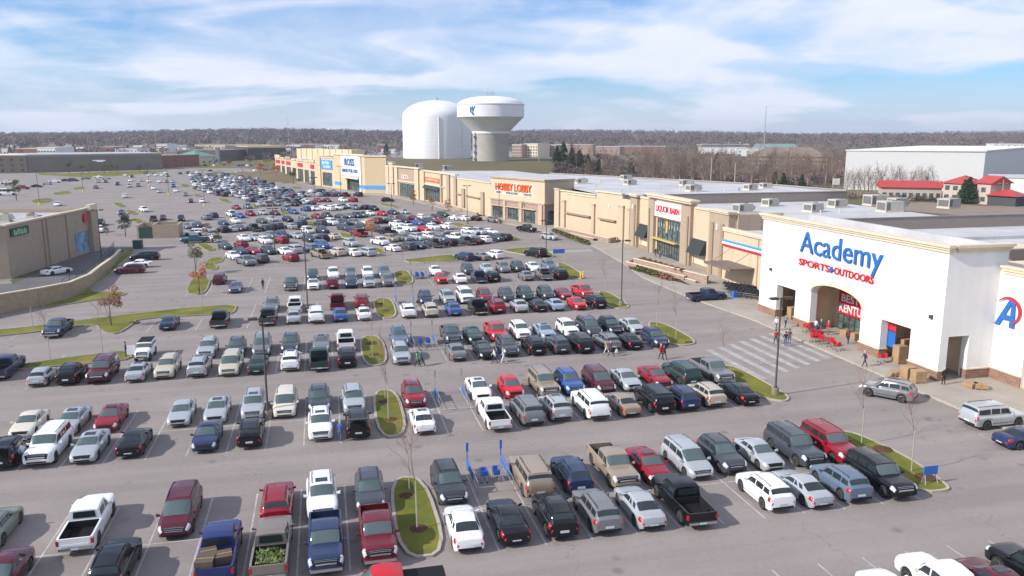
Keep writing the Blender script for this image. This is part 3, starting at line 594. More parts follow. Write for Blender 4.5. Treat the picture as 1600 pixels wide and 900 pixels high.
f4 = Fr((37.4, 298.5), (26.4, 338.8)); w = MB(); f4.wall(w, 0, 41.8, 0, 11.6, [(10.9, 26.6, .2, 5.4)], .5); w.build('wall', TAN, T)
for a0, a1, h in ((0, 4.2, 11), (5.6, 9.6, 11.4), (28, 31.5, 12.0), (33, 37.5, 12.6), (38.3, 41.8, 11.6)): pp = MB(); f4.box(pp, a0, a1, .004, .55, 0, h); pp.build('pilaster', BEIGE, T)
c = MB(); f4.box(c, 4.6, 32.5, -.6, .7, 11.6, 12.1); f4.box(c, 32.6, 38, -.7, .8, 12.6, 13.1); f4.box(c, 38.1, 41.9, -.6, .4, 11.6, 11.9); f4.box(c, 9, 28, .0, .3, 6.0, 6.4); c.build('cornice', CREAM, T)
text('ULTA', 'store_sign', f4, 24.4, 16.0, 7.1, 1.8, .02, mat('sign_pink', (.8, .55, .5), .5), T, .2, .05)
glazing(T, f4, 10.9, 26.6, .2, 5.4, -.2, 6, 2)
relocate(T)

# --- discount clothing store
Rs = thing('discount_store', 'tall beige store with a white panel of blue letters and a blue band', 'store', (17.7, 344.7, 0))
f5 = Fr((17.7, 344.7), (5.6, 382)); w = MB(); f5.wall(w, 0, 39.2, 0, 15.5, [(5.6, 22.4, 0, 5.4)], .6)
f6 = Fr((26.4, 339.6), (17.7, 344.7)); f6.wall(w, 0, 10.1, 0, 15.3, [], .5); w.build('wall', mat('sand_stucco', (.55, .43, .27), .88, var=.04), Rs)
sg = MB(); f5.box(sg, 4.3, 28.5, .02, .3, 6.6, 15.2); f5.box(sg, 3.6, 5.4, .02, .5, 0, 15.2); sg.build('sign_panel', mat('offwhite_stucco', (.76, .74, .70), .8), Rs)
text('ROSS', 'store_sign', f5, 23.4, 11.0, 11.0, 3.2, .31, BLUE, Rs, .25, .02); text('DRESS FOR LESS', 'store_sign', f5, 27.2, 7.4, 8.1, 1.5, .31, BLUE, Rs, .2, .015)
bn = MB(); f5.box(bn, 29.2, 38.5, .02, .12, 1.8, 3.3); f5.box(bn, 0, 3.5, .02, .12, 1.8, 3.3); f6.box(bn, 0.5, 10, .02, .12, 1.8, 3.3); f5.box(bn, 3.6, 5.4, .51, .55, 1.8, 3.3); bn.build('blue_band', BANDB, Rs)
c = MB(); f5.box(c, 0, 39, -.6, .5, 15.5, 16.2); f6.box(c, 0, 10.3, -.5, .4, 15.3, 15.9); f5.box(c, 5.5, 24, .31, 1.2, 5.5, 6.4); c.build('cornice', CREAM, Rs)
glazing(Rs, f5, 5.6, 22.4, .05, 5.4, -1.2, 8, 2, 'entrance_glass')
sd2 = MB(); sd2.prism([(17.9, 345.6), (5.9, 382), (-2, 404), (14, 410), (28, 372), (27.2, 340.2)], 14.0, 14.2); sd2.build('roof', mat('brown_roof', (.27, .23, .2), .9, var=.1, vscale=.1), Rs)
bw = MB(); q_ = Fr((28.6, 372), (26.8, 339.8)); q_.box(bw, 0, q_.L, -.3, 0, 0, 14.8); bw.build('side_wall', TAN, Rs)
relocate(Rs)
B5 = thing('blue_sign_shop', 'beige shop with one square blue sign left of the tall discount store', 'store', (1, 393, 0))
f7 = Fr((5.6, 382), (-2.6, 404)); w = MB(); f7.wall(w, 0, 23.5, 0, 13.6, [(2.6, 14.9, .6, 6.9)], .5); w.build('wall', BEIGE, B5)
sg = MB(); f7.box(sg, 1.8, 15.6, .02, .35, 8.5, 12.7); so = sg.build('store_sign', BANDB, B5)
marks(f7, 14.0, 4.5, 10.7, 1.4, .355, WHITES, so, 5); marks(f7, 12.5, 3.5, 9.1, 1.1, .355, WHITES, so, 6)
pp = MB(); f7.box(pp, 16.5, 23.4, .004, .5, 0, 14.3); pp.build('pilaster', mat('sand_stucco', (.55, .43, .27), .88), B5); glazing(B5, f7, 2.6, 14.9, .6, 6.9, -.2, 5, 2)
c = MB(); f7.box(c, 0, 16.4, -.5, .3, 13.6, 14.0); c.build('cornice', CREAM, B5); relocate(B5)
f8 = Fr((-2.6, 404), (-27, 507)); L8 = f8.L
Sh = thing('shop_row', 'row of small beige shops with red signs and dark shopfronts at the far end', 'shop row', (-15, 455, 0))
cuts = [(3, 12, 10.6), (16, 26, 9.9), (29, 42, 10.2), (47, 56, 9.9), (60, 72, 10.9), (77, 86, 10.2), (90, 103, 11.3)]
w = MB(); f8.wall(w, 0, L8, 0, 11.0, [(a, b, .2, 6.8) for a, b, h in cuts], .5); w.build('wall', BEIGE, Sh)
for (a, b, h), col in zip(cuts, (1, 0, 1, 0, 2, 1, 1)):
    c = MB(); f8.box(c, a - 1.2, b + 1.2, -.3, .5, 11.0, h + 1.6); c.build('gable_parapet', [CREAM, BEIGE, TAN][col], Sh)
    glazing(Sh, f8, a, b, .2, 6.8, -.3, 3, 2)
    if col: s_ = MB(); f8.box(s_, a + .8, b - .8, .05, .35, 8.0, 9.9); s_.build('store_sign', RED, Sh)
rf = MB(); rf.prism([(-2.4, 405), (-26.5, 507), (10, 516), (38, 424)], 10.4, 10.6); rf.build('roof', ROOF, Sh); relocate(Sh)
bx = thing('loading_block', 'plain beige panelled box rising behind the far row of small shops', 'building', (0, 470, 0))
w = MB(); fb = Fr((16, 440), (-14, 500)); fb.box(w, 0, 67, -8, 0, 0, 16.5); w.build('wall', mat('panel_beige', (.60, .47, .30), .85), bx)
for i in range(9): q_ = MB(); fb.box(q_, 3 + i * 7.2, 3.5 + i * 7.2, .002, .2, 0, 16.4); q_.build('rib', TAN, bx)
relocate(bx)

# rooftop units: pixel rows surveyed at roof level
for i, (px, py, z, s, lb) in enumerate([(908, 287, 9.9, 1, 'leftmost small air unit on the craft store roof, beside the bare trees'), (978, 281, 9.9, 1, 'rear air unit of the pair behind the blank beige wall'), (984, 289, 9.9, 1, 'front air unit of the pair behind the blank beige wall'),
        (1072, 290, 9.9, 1.1, 'rear air unit of the pair above the liquor sign'), (1083, 299, 9.9, 1.1, 'front air unit of the pair above the liquor sign'), (1172, 297, 9.9, 1, 'lone cream air unit on the roof beyond the liquor store'), (1196, 294, 9.9, .9, 'smallest cream unit at the right end of the far roof'),
        (1308, 324, 7.6, 1.2, 'middle air unit above the word on the white store'), (1270, 331, 7.6, 1.2, 'square air unit just behind the white store parapet'), (1390, 331, 7.6, 1.5, 'nearer of two stacked-looking units on the broad white roof'), (1402, 323, 7.6, 1.3, 'farther of two stacked-looking units on the broad white roof'),
        (1482, 325, 7.6, 1.4, 'wide grey air unit before the red-roofed houses'), (1368, 321, 7.6, 1.6, 'long grey duct unit at the middle of the broad white roof'), (1160, 332, 7.6, 1.2, 'air unit above the red white and blue stripe'), (1203, 322, 7.6, 1.1, 'unit at the left corner behind the white store parapet'),
        (655, 262, 9.5, 1.2, 'small unit on the roof above the pink sign'), (700, 266, 9.5, 1.3, 'unit on the roof behind the orange-red sign')]):
    x, y = gp(px, py, z); hvac(x, y, z, 3.0 * s, 2.1 * s, 1.6 * s, R(8 * (i % 3)), lb, i)
jt = MB()
for s_ in (4.6, 9.0, 25.2, 29.4): fa.box(jt, s_, s_ + .03, .002, .006, 5.2, 12.9)
jt.build('panel_joint', mat('joint_grey', (.5, .49, .47), .9), A)
for s_, z_ in ((1.4, 6.2), (30.8, 6.2)): lt = MB(); fa.box(lt, s_ - .15, s_ + .15, .01, .3, z_, z_ + .35); lt.build('wall_light', FRAMEM, A)
for jt_ in A.children:
    if jt_.name.startswith(('panel_joint', 'wall_light')): jt_.matrix_parent_inverse = Matrix.Translation(-Vector(A.location))
rq = random.Random(8)
for i in range(34):
    x0_, x1_, y0_, y1_, z_ = rq.choice([(72, 120, 124, 176, 7.6), (72, 122, 186, 204, 9.9), (67, 96, 208, 255, 9.9), (68, 120, 60, 98, 8.5)])
    t = thing('roof_vent', 'small pale vent pipe standing on the white store roofs', 'roof vent', (rq.uniform(x0_, x1_), rq.uniform(y0_, y1_), z_), 0, 'vent pipes of the white roofs')
    MB().lathe([(.12, 0), (.12, .55), (.2, .58), (.2, .75), (.05, .85)], 8).build('stack', rq.choice([CREAM, HVACM, HVACD]), t)
# big vent hoods on the near roof
for i, (px, py, lb) in enumerate([(1575, 395, 'open-topped brown vent hood on the white store roof'), (1598, 428, 'brown vent hood above the right wing, cut by the frame')]):
    x, y = gp(px, py, 10.2); t = thing('vent_hood', lb, 'roof vent', (x, y, 8.5), 0, 'brown roof hoods')
    hm = mat('hood_brown', (.23, .18, .14), .6)
    MB().rbox((0, 0, 0), 2.2, 3.4, 1.2, 0, 0, 1.0).build('duct', hm, t); MB().hexa([(-1.2, -1.8, 1.2), (1.2, -1.8, 1.2), (1.2, 1.8, 1.2), (-1.2, 1.8, 1.2)], [(-2.6, -2.4, 2.5), (2.6, -2.4, 2.5), (2.6, 2.4, 2.5), (-2.6, 2.4, 2.5)]).build('hood', hm, t)
    MB().box(-2.65, 2.65, -2.45, 2.45, 2.5, 2.62).build('rim', CREAM, t)

# left-hand store
LB = thing('left_store', 'taupe block store with a white roof at the left edge beside the drive', 'store', (-51, 160, 0))
fL = Fr((-47.6, 184.5), (-52.4, 150)); taupe = mat('taupe_block', (.36, .29, .22), .9, var=.05, vscale=.7)
w = MB(); fL.wall(w, 0, fL.L, 0, 9.0, [(2.6, 9.5, .5, 4.6)], .4); fL2 = Fr((-52.4, 150), (-90, 146)); fL2.wall(w, 0, fL2.L, 0, 9.0, [], .4); fL3 = Fr((-90, 190), (-47.6, 184.5)); fL3.wall(w, 0, fL3.L, 0, 9.0, [], .4); w.build('wall', taupe, LB)
c = MB(); fL.box(c, -.3, fL.L + .3, -.5, .25, 9.0, 9.3); fL2.box(c, 0, fL2.L, -.5, .25, 9.0, 9.29); fL.box(c, -.5, 2.6, .02, .8, 0, 8.6, 1); fL.box(c, -.5, 3.0, .02, .9, 8.6, 9.9, 0); c.build('cornice', [CREAM, TAN], LB)
rf = MB(); rf.prism([(-48.2, 184), (-53, 150.6), (-90, 146.6), (-90, 189.5)], 8.0, 8.2); rf.build('roof', ROOF, LB)
g = MB(); fL.box(g, 2.6, 9.5, -.3, -.2, .5, 4.6); g.build('window', mat('mural_blue', (.16, .30, .42), .4, var=.5, vscale=.6), LB)
s_ = MB(); fL.box(s_, 27.5, 33.5, .02, .3, 7.0, 8.4); so = s_.build('store_sign', mat('sign_darkgreen', (.02, .06, .03), .5), LB); marks(fL, 32.8, 28.3, 7.2, .9, .305, mat('sign_lightgreen', (.35, .6, .4), .5), so, 4)
s_ = MB(); s_.lathe([(.9, 0), (.9, .2)], 20, (0, 0, 0), axis='y'); s2 = s_.build('round_sign', RED, LB); s2.location = Vector(fL.p(4.2, .2, 7.3)); s2.rotation_euler = (0, 0, math.atan2(fL.d.y, fL.d.x))
for s in (12.5, 20.5, 22.0):
    d = MB(); fL.box(d, s - .12, s + .12, .01, .25, 0, 8.8); d.build('downpipe', TAN, LB)
relocate(LB)
for ch in LB.children:
    if ch.name.startswith('round_sign'): pass
for i, (px, py, lb) in enumerate([(5, 347, 'grey unit at the left frame edge on the left store roof'), (48, 340, 'small dark unit on the left store roof'), (60, 343, 'low unit by the pipes on the left store roof')]):
    x, y = gp(px, py, 8.2); hvac(x, y, 8.2, (2.6, 1.2, 1.0)[i], (2, .9, .9)[i], (1.5, .9, .7)[i], 0, lb)
pr = MB()
for a, b in (((-52.5, 157), (-60, 157)), ((-54, 153), (-62, 165))): pr.tube((*a, 8.6), (*b, 8.6), .06); [pr.tube((a[0] + (b[0] - a[0]) * k / 4, a[1] + (b[1] - a[1]) * k / 4, 8.2), (a[0] + (b[0] - a[0]) * k / 4, a[1] + (b[1] - a[1]) * k / 4, 8.62), .05) for k in range(5)]
tag(pr.build('roof_piping', CREAM), 'thin pale pipes on low stands over the left store roof', 'pipes')

# retaining wall with stone blocks and metal railing along the left drive
rw = thing('retaining_wall', 'long curved tan retaining wall beside the left drive', 'wall')
pts = [gp(-60, 502), gp(0, 490), gp(60, 478), gp(110, 463), gp(141, 447), gp(160, 429), gp(180, 409), gp(188, 396)]
hs = [2.6, 2.6, 2.5, 2.1, 1.9, 1.7, 1.2, .8]
mb = MB(); cp = MB()
for i in range(len(pts) - 1):
    f_ = Fr(pts[i], pts[i + 1])
    for k in range(4):
        a0, a1 = f_.L * k / 4, f_.L * (k + 1) / 4; h0 = hs[i] + (hs[i + 1] - hs[i]) * k / 4; h1 = hs[i] + (hs[i + 1] - hs[i]) * (k + 1) / 4
        mb.hexa([f_.p(a0, -.2, 0), f_.p(a0, .2, 0), f_.p(a1, .2, 0), f_.p(a1, -.2, 0)], [f_.p(a0, -.2, h0), f_.p(a0, .2, h0), f_.p(a1, .2, h1), f_.p(a1, -.2, h1)])
        cp.hexa([f_.p(a0, -.28, h0 + .002), f_.p(a0, .28, h0 + .002), f_.p(a1, .28, h1 + .002), f_.p(a1, -.28, h1 + .002)], [f_.p(a0, -.28, h0 + .15), f_.p(a0, .28, h0 + .15), f_.p(a1, .28, h1 + .15), f_.p(a1, -.28, h1 + .15)])
mb.build('wall_face', brick('tan_block', (.33, .25, .16), (.40, .31, .2), (.3, .24, .17), .6), rw); cp.build('coping', CREAM, rw)
rl = thing('drive_railing', 'low dark green railing along the top of the retaining wall', 'railing'); mb = MB(); sh = MB()
for i in range(3, 7):
    f_ = Fr(pts[i], pts[i + 1]); n = max(2, int(f_.L / 2.2))
    for k in range(n): mb.tube(f_.p(f_.L * k / n, .9, .1), f_.p(f_.L * k / n, .9, 2.7), .05, n=4)
    for z in (1.6, 2.15, 2.65): mb.tube(f_.p(0, .9, z), f_.p(f_.L, .9, z), .035, n=4)
mb.build('rail', mat('rail_green', (.02, .045, .04), .5), rl)

# terraced stone planter walls in front of the stores
def planter(name, label, runs, group='terraced planters before the stores'):
    t = thing(name, label, 'planter', group=group)
    for (p0, p1, h, w_) in runs:
        f_ = Fr(p0, p1); m1 = MB(); f_.box(m1, 0, f_.L, -w_ / 2, w_ / 2, 0, h); m1.build('stone_wall', STONE, t)
        m2 = MB(); f_.box(m2, -.08, f_.L + .08, -w_ / 2 - .08, w_ / 2 + .08, h + .002, h + .11); m2.build('coping', CREAM, t)
planter('planter_wall', 'terraced stone planter in front of the liquor store', [(gp(1088, 440, .4), gp(1062, 432, .5), .45, .3), (gp(1070, 432, .8), gp(979, 409, .8), .8, .3), (gp(1091, 427, 1.6), gp(991, 404, 1.5), 1.5, .35), (gp(1106, 432, 1.4), gp(1091, 427, 1.6), 1.45, .35)])
planter('planter_wall', 'long stone planter before the blank beige wall', [(gp(952, 372, 1.3), gp(870, 354, 1.2), 1.2, .35), (gp(928, 373, .6), gp(890, 364, .6), .6, .3), (gp(962, 370, 1.3), gp(952, 372, 1.3), 1.25, .35)])
planter('planter_wall', 'dark stone planter before the orange-red sign shop', [((45.2, 236), (41.5, 266), 1.2, .5), ((41.5, 266), (38.0, 290), .9, .5)])
flat('planter_bed', [gp(1068, 432, .72), gp(1092, 430, .72), gp(991, 405, .72), gp(980, 409, .72)], .72, MULCH); ub_ = [gp(1104, 432, 1.38), gp(1091, 427, 1.38), gp(991, 404, 1.38), gp(1003, 402, 1.38)]; flat('planter_bed', ub_, 1.38, MULCH); MB().prism(inset(ub_, .02), .16, 1.36).build('planter_fill', MULCH)['kind'] = 'structure'; flat('planter_bed', [gp(926, 374, .5), gp(950, 373, .5), gp(872, 355, .5), gp(888, 363, .5)], .5, MULCH); flat('planter_verge', [gp(1080, 446, .165), gp(1062, 436, .165), gp(978, 412, .165), gp(984, 420, .165)], .165, MULCH); flat('planter_bed', [(45.4, 236), (41.7, 266), (38.2, 290), (38.6, 290), (48, 236)], .22, MULCH)
# ------------------------------------------------------------------ vehicles
PC = dict(white=(.78, .78, .77), silver=(.43, .45, .47), grey=(.20, .205, .215), slate=(.050, .058, .072), charcoal=(.034, .038, .048), black=(.006, .007, .009), navy=(.02, .035, .09), bluegrey=(.11, .15, .21),
          blue=(.03, .085, .27), indigo=(.022, .035, .13), red=(.24, .008, .022), brightred=(.50, .008, .02), darkred=(.13, .009, .018), maroon=(.085, .012, .024), tan=(.34, .27, .20), taupe=(.24, .205, .18), beige=(.48, .43, .34), cream=(.62, .57, .47),
          champagne=(.50, .44, .35), green=(.02, .05, .045), lightblue=(.30, .40, .50), teal=(.02, .08, .12), olive=(.16, .18, .14), purple=(.09, .05, .12), brown=(.12, .07, .05))
CW = dict(indigo='dark blue', slate='dark grey', bluegrey='blue-grey', brightred='bright red', darkred='dark red', lightblue='pale blue', navy='navy blue')
def paint(c):
    metal = .35 if c in ('silver', 'grey', 'tan', 'champagne', 'taupe', 'lightblue') else 0
    return mat('paint_' + c, PC[c], .26, metal * .8, coat=.35, spec=.30)
CGLASS = mat('car_glass', (.022, .030, .034), .08, spec=.5, coat=.2)
WGLASS = mat('windscreen_glass', (.075, .105, .105), .08, spec=.6, coat=.4)  # lighter than the other car glass: sky reflection put into the base colour
TYRE = mat('tyre_rubber', (.02, .02, .02), .85)
RIM = mat('alloy_rim', (.62, .63, .65), .35, .35)
LAMP = mat('headlamp_lens', (.62, .64, .66), .12, .2, coat=.6)
TAIL = mat('tail_lens', (.42, .008, .012), .2, coat=.6)
CBLUE.node_tree.nodes['Principled BSDF'].inputs['Base Color'].default_value = (.035, .13, .46, 1)
TRIM = mat('black_trim', (.014, .014, .016), .7, spec=.2)
CHROME = mat('chrome', (.55, .56, .58), .22, .9)
PLATE = mat('plate', (.55, .60, .66), .5)
# keys: x (forward), shoulder z, top z, half width, roof half width
TYPES = {
 'sedan': dict(r=.335, xw=(-1.38, 1.42), zb=.20, k=[(-2.44, .60, .66, .70, .6), (-2.38, .86, .92, .80, .6), (-2.2, .93, 1.0, .87, .6), (-1.72, .95, 1.04, .905, .66), (-1.0, .94, 1.36, .915, .57), (-.35, .93, 1.445, .92, .60), (.3, .92, 1.39, .92, .60), (1.08, .90, .965, .915, .70), (1.9, .80, .86, .89, .7), (2.25, .70, .765, .83, .6), (2.4, .60, .66, .74, .5), (2.46, .46, .52, .62, .5)],
               roof=(-1.0, .3), cowl=1.08, deck=-1.72, door=(.86, -.28, -1.3), tl=(-2.43, -2.05)),
 'hatch': dict(r=.32, xw=(-1.25, 1.28), zb=.20, k=[(-2.08, .62, .7, .70, .5), (-2.02, .92, 1.0, .79, .5), (-1.92, .97, 1.08, .84, .6), (-1.45, .97, 1.42, .87, .56), (-.6, .95, 1.5, .875, .60), (.2, .93, 1.45, .875, .59), (1.0, .92, .99, .87, .66), (1.7, .82, .88, .85, .6), (2.0, .70, .76, .77, .5), (2.1, .5, .56, .64, .5)],
               roof=(-1.45, .2), cowl=1.0, deck=-1.92, door=(.8, -.25, -1.35), tl=(-2.06, -1.75)),
 'suv': dict(r=.37, xw=(-1.38, 1.42), zb=.26, k=[(-2.36, .66, .76, .76, .6), (-2.31, 1.02, 1.12, .86, .66), (-2.2, 1.08, 1.22, .90, .68), (-1.86, 1.08, 1.60, .93, .64), (-.9, 1.06, 1.70, .94, .66), (.35, 1.04, 1.64, .94, .65), (1.05, 1.03, 1.11, .935, .74), (1.9, .97, 1.03, .92, .7), (2.22, .86, .92, .86, .6), (2.35, .74, .80, .76, .5), (2.4, .55, .62, .64, .5)],
             roof=(-1.86, .35), cowl=1.05, deck=-2.2, door=(.88, -.25, -1.2, -2.0), tl=(-2.34, -2.0), rails=1),
 'bigsuv': dict(r=.40, xw=(-1.5, 1.62), zb=.32, k=[(-2.62, .72, .84, .86, .7), (-2.58, 1.12, 1.25, .95, .74), (-2.5, 1.16, 1.38, .98, .78), (-2.3, 1.16, 1.84, .99, .76), (-1.0, 1.15, 1.90, 1.0, .78), (.55, 1.13, 1.84, 1.0, .77), (1.12, 1.12, 1.2, .995, .82), (2.2, 1.08, 1.15, .98, .8), (2.5, 1.0, 1.07, .93, .7), (2.6, .85, .92, .86, .6), (2.64, .6, .7, .78, .6)],
                roof=(-2.3, .55), cowl=1.12, deck=-2.5, door=(.95, -.2, -1.15, -2.35), tl=(-2.6, -2.4), rails=1),
 'minivan': dict(r=.35, xw=(-1.52, 1.55), zb=.22, k=[(-2.56, .62, .72, .80, .6), (-2.52, 1.04, 1.14, .91, .7), (-2.44, 1.08, 1.25, .95, .74), (-2.15, 1.08, 1.68, .97, .72), (-.9, 1.06, 1.78, .99, .74), (.6, 1.02, 1.70, .99, .72), (1.55, 1.0, 1.08, .97, .78), (2.15, .88, .94, .93, .7), (2.45, .72, .78, .84, .6), (2.56, .5, .58, .7, .5)],
                 roof=(-2.15, .6), cowl=1.55, deck=-2.44, door=(1.25, .0, -1.15, -2.3), tl=(-2.54, -2.3), rails=1),
 'jeep': dict(r=.42, xw=(-1.25, 1.35), zb=.42, k=[(-2.0, .85, .95, .78, .6), (-1.98, 1.12, 1.25, .80, .7), (-1.95, 1.15, 1.78, .80, .72), (-1.0, 1.15, 1.84, .80, .72), (.42, 1.13, 1.80, .80, .70), (.72, 1.12, 1.2, .80, .74), (1.85, 1.05, 1.12, .70, .6), (1.95, .9, .98, .68, .6), (1.98, .7, .78, .66, .5)],
              roof=(-1.95, .42), cowl=.72, deck=-1.98, door=(.62, -.3, -1.1, -1.85), tl=(-1.99, -1.9)),
 'bus': dict(r=.42, xw=(-2.3, 2.4), zb=.35, k=[(-4.2, 1.0, 1.1, 1.05, .9), (-4.15, 1.3, 1.5, 1.12, .95), (-4.0, 1.35, 2.7, 1.14, .98), (-1, 1.35, 2.8, 1.15, 1.0), (2.2, 1.3, 2.7, 1.15, .98), (2.9, 1.2, 1.35, 1.1, .9), (3.5, 1.0, 1.1, 1.0, .8), (3.7, .6, .7, .9, .7)],
             roof=(-4.0, 2.2), cowl=2.9, deck=-4.15, door=(2.7, 1.5, .0, -1.4, -2.8, -4.0), tl=(-4.18, -4.0)),
 'pickup': dict(r=.41, xw=(-1.85, 1.75), zb=.36, k=[(-.78, 1.14, 1.74, .985, .74), (-.7, 1.14, 1.79, .985, .75), (.1, 1.13, 1.87, .99, .76), (.72, 1.12, 1.80, .99, .74), (1.32, 1.12, 1.19, .985, .80), (2.35, 1.10, 1.16, .97, .8), (2.68, 1.03, 1.10, .93, .7), (2.8, .85, .95, .87, .6), (2.85, .62, .72, .8, .6)],
                roof=(-.7, .72), cowl=1.32, deck=None, door=(1.15, .28, -.68), tl=None, bed=-2.95),
}
class Shell:
    def __init__(s, T):
        s.T = T; s.k = T['k']
    def par(s, x):
        k = s.k
        if x <= k[0][0]: return k[0][1:]
        for a, b in zip(k, k[1:]):
            if x <= b[0]:
                t = (x - a[0]) / (b[0] - a[0]); return tuple(a[i] + (b[i] - a[i]) * t for i in range(1, 5))
        return k[-1][1:]
    def zbot(s, x):
        zb = s.T['zb']; R_ = s.T['r'] + .07; z = zb
        for xw in s.T['xw']:
            d = abs(x - xw)
            if d < R_: z = max(z, s.T['r'] + math.sqrt(R_ * R_ - d * d))
        e = min(x - s.k[0][0] if not s.T.get('bed') else 9, s.k[-1][0] - x)
        if e < .18: z = max(z, zb + (.18 - e) * .7)
        return z
    def ring(s, x):
        zs, zt, w, wt = s.par(x); zb = s.zbot(x); zb = min(zb, zs - .12)
        g = max(0, min(1, (zt - zs - .1) / .25)); L = lambda a, b: a + (b - a) * g
        return [(0, zb), (w - .16, zb), (w - .03, zb + .02), (w - .005, zb + (zs - zb) * .25 + .02), (w, zb + (zs - zb) * .62), (w - .02, zs - .07), (w - .075, zs),
                (w - .11, zs + .018), (L(w * .74, wt + .03), L(zt - .012, zt - .10)), (L(w * .62, wt - .02), L(zt - .006, zt - .03)), (L(w * .36, wt * .55), zt), (0, zt + .012)]
    def S(s, x, v, side=1):
        r = s.ring(x); i = min(int(v), len(r) - 2); t = v - i
        return Vector((x, side * (r[i][0] + (r[i + 1][0] - r[i][0]) * t), r[i][1] + (r[i + 1][1] - r[i][1]) * t))
    def body(s):
        xs = set(); ks = [a[0] for a in s.k]; xs |= set(ks)
        for a, b in zip(ks, ks[1:]):
            n = max(1, int((b - a) / .35)); xs |= {a + (b - a) * i / n for i in range(n)}
        for xw in s.T['xw']:
            for i in range(-6, 7):
                q = xw + (s.T['r'] + .07) * math.sin(i * math.pi / 12)
                if ks[0] < q < ks[-1]: xs.add(q)
            for q in (xw - s.T['r'] - .085, xw + s.T['r'] + .085):
                if ks[0] < q < ks[-1]: xs.add(q)
        xs = sorted(xs); xs = [x for i, x in enumerate(xs) if i == 0 or x - xs[i - 1] > .004]
        mb = MB(); vs = []
        for x in xs:
            r = s.ring(x); full = [(x, y, z) for y, z in r] + [(x, -y, z) for y, z in r[-2:0:-1]]; vs += full
        n = len(full); fs = []
        for i in range(len(xs) - 1):
            for j in range(n): fs.append((i * n + j, i * n + (j + 1) % n, (i + 1) * n + (j + 1) % n, (i + 1) * n + j))
        fs.append(tuple(range(n - 1, -1, -1))); fs.append(tuple((len(xs) - 1) * n + j for j in range(n)))
        return mb.add(vs, fs)
    def patch(s, mb, x0, x1, v0, v1, side=1, off=.012, nx=4, nv=3, m=0, slant=(0, 0)):
        """a raised panel that follows the shell between two lengthwise and two ring positions"""
        g = []
        for i in range(nx + 1):
            row = []
            for j in range(nv + 1):
                t = j / nv; x = (x0 + slant[0] * t) * (1 - i / nx) + (x1 + slant[1] * t) * (i / nx); v = v0 + (v1 - v0) * t
                p = s.S(x, v, side); a = s.S(x + .01, v, side) - s.S(x - .01, v, side); vv = min(max(v, .01), 10.98); b = s.S(x, vv + .01, side) - s.S(x, vv - .01, side)
                nn = a.cross(b); nn = nn.normalized() if nn.length > 1e-9 else Vector((0, 0, 1))
                if nn.dot(Vector((0, side * .6, .3)) + Vector((0, 0, .4 if abs(p.y) < .5 else 0))) < 0: nn = -nn
                row.append(p + nn * (off if 0 < i < nx and 0 < j < nv else off * .55))
            g.append(row)
        vs = [q for r in g for q in r]; k = nv + 1
        fs = [(i * k + j, (i + 1) * k + j, (i + 1) * k + j + 1, i * k + j + 1) for i in range(nx) for j in range(nv)]
        return mb.add(vs, fs, m)
    def screen(s, mb, x0, x1, off=.014, v0=8.15):
        """wind or rear screen across the centre line"""
        g = []; nx = 4; vv = [v0, 9, 10, 11]
        cols = [(v, 1) for v in vv] + [(v, -1) for v in vv[-2::-1]]
        for i in range(nx + 1):
            x = x0 + (x1 - x0) * i / nx; row = []
            for v, sd_ in cols:
                p = s.S(x, v, sd_); a = s.S(x + .01, 10.5, 1) - s.S(x - .01, 10.5, 1); nn = Vector((-a.z, 0, a.x)).normalized(); nn = nn if nn.z > 0 else -nn
                row.append(p + nn * (off if 0 < i < nx else off * .5))
            g.append(row)
        k = len(cols); vs = [q for r in g for q in r]
        return mb.add(vs, [(i * k + j, (i + 1) * k + j, (i + 1) * k + j + 1, i * k + j + 1) for i in range(nx) for j in range(k - 1)])
def bed_meshes(T, SH):
    xr = T['bed']; x1 = -.80; w = .985; zt = 1.13; b = MB()
    xs = sorted({xr, x1, *[xr + (x1 - xr) * i / 8 for i in range(9)], *[T['xw'][0] + (T['r'] + .07) * math.sin(i * math.pi / 12) for i in range(-6, 7)], T['xw'][0] - T['r'] - .085, T['xw'][0] + T['r'] + .085})
    for sd in (1, -1):
        vs = []
        for x in xs:
            z = SH.zbot(x); ww = w - (.04 if x < xr + .1 else 0)
            vs += [(x, sd * (ww - .12), z), (x, sd * (ww - .02), z), (x, sd * ww, min(.9, max(z + .05, .75))), (x, sd * (ww - .03), zt - .02), (x, sd * (ww - .06), zt), (x, sd * (ww - .15), zt), (x, sd * (ww - .16), .62)]
        k = 7; fs = [(i * k + j, i * k + (j + 1) % k, (i + 1) * k + (j + 1) % k, (i + 1) * k + j) for i in range(len(xs) - 1) for j in range(k)] + [tuple(range(k)), tuple((len(xs) - 1) * k + j for j in range(k))]
        b.add(vs, fs)
    b.box(x1, -.74, -.9, .9, .5, zt - .01); b.box(xr + .02, x1, -.86, .86, .50, .60)
    l = MB(); l.box(xr + .06, x1 - .004, -.82, .82, .602, .66); l.box(xr + .06, x1 - .004, -.835, -.80, .66, zt - .03); l.box(xr + .06, x1 - .004, .80, .835, .66, zt - .03); l.box(x1 - .05, x1 - .004, -.80, .80, .66, zt - .03)
    for sd in (-1, 1): l.box(T['xw'][0] - .42, T['xw'][0] + .42, min(sd * .8, sd * .58), max(sd * .8, sd * .58), .66, .9)
    g = MB(); g.box(xr - .03, xr + .05, -.80, .80, .60, zt - .01); g.box(xr - .045, xr - .03, -.7, .7, .68, .78)
    return b, l, g
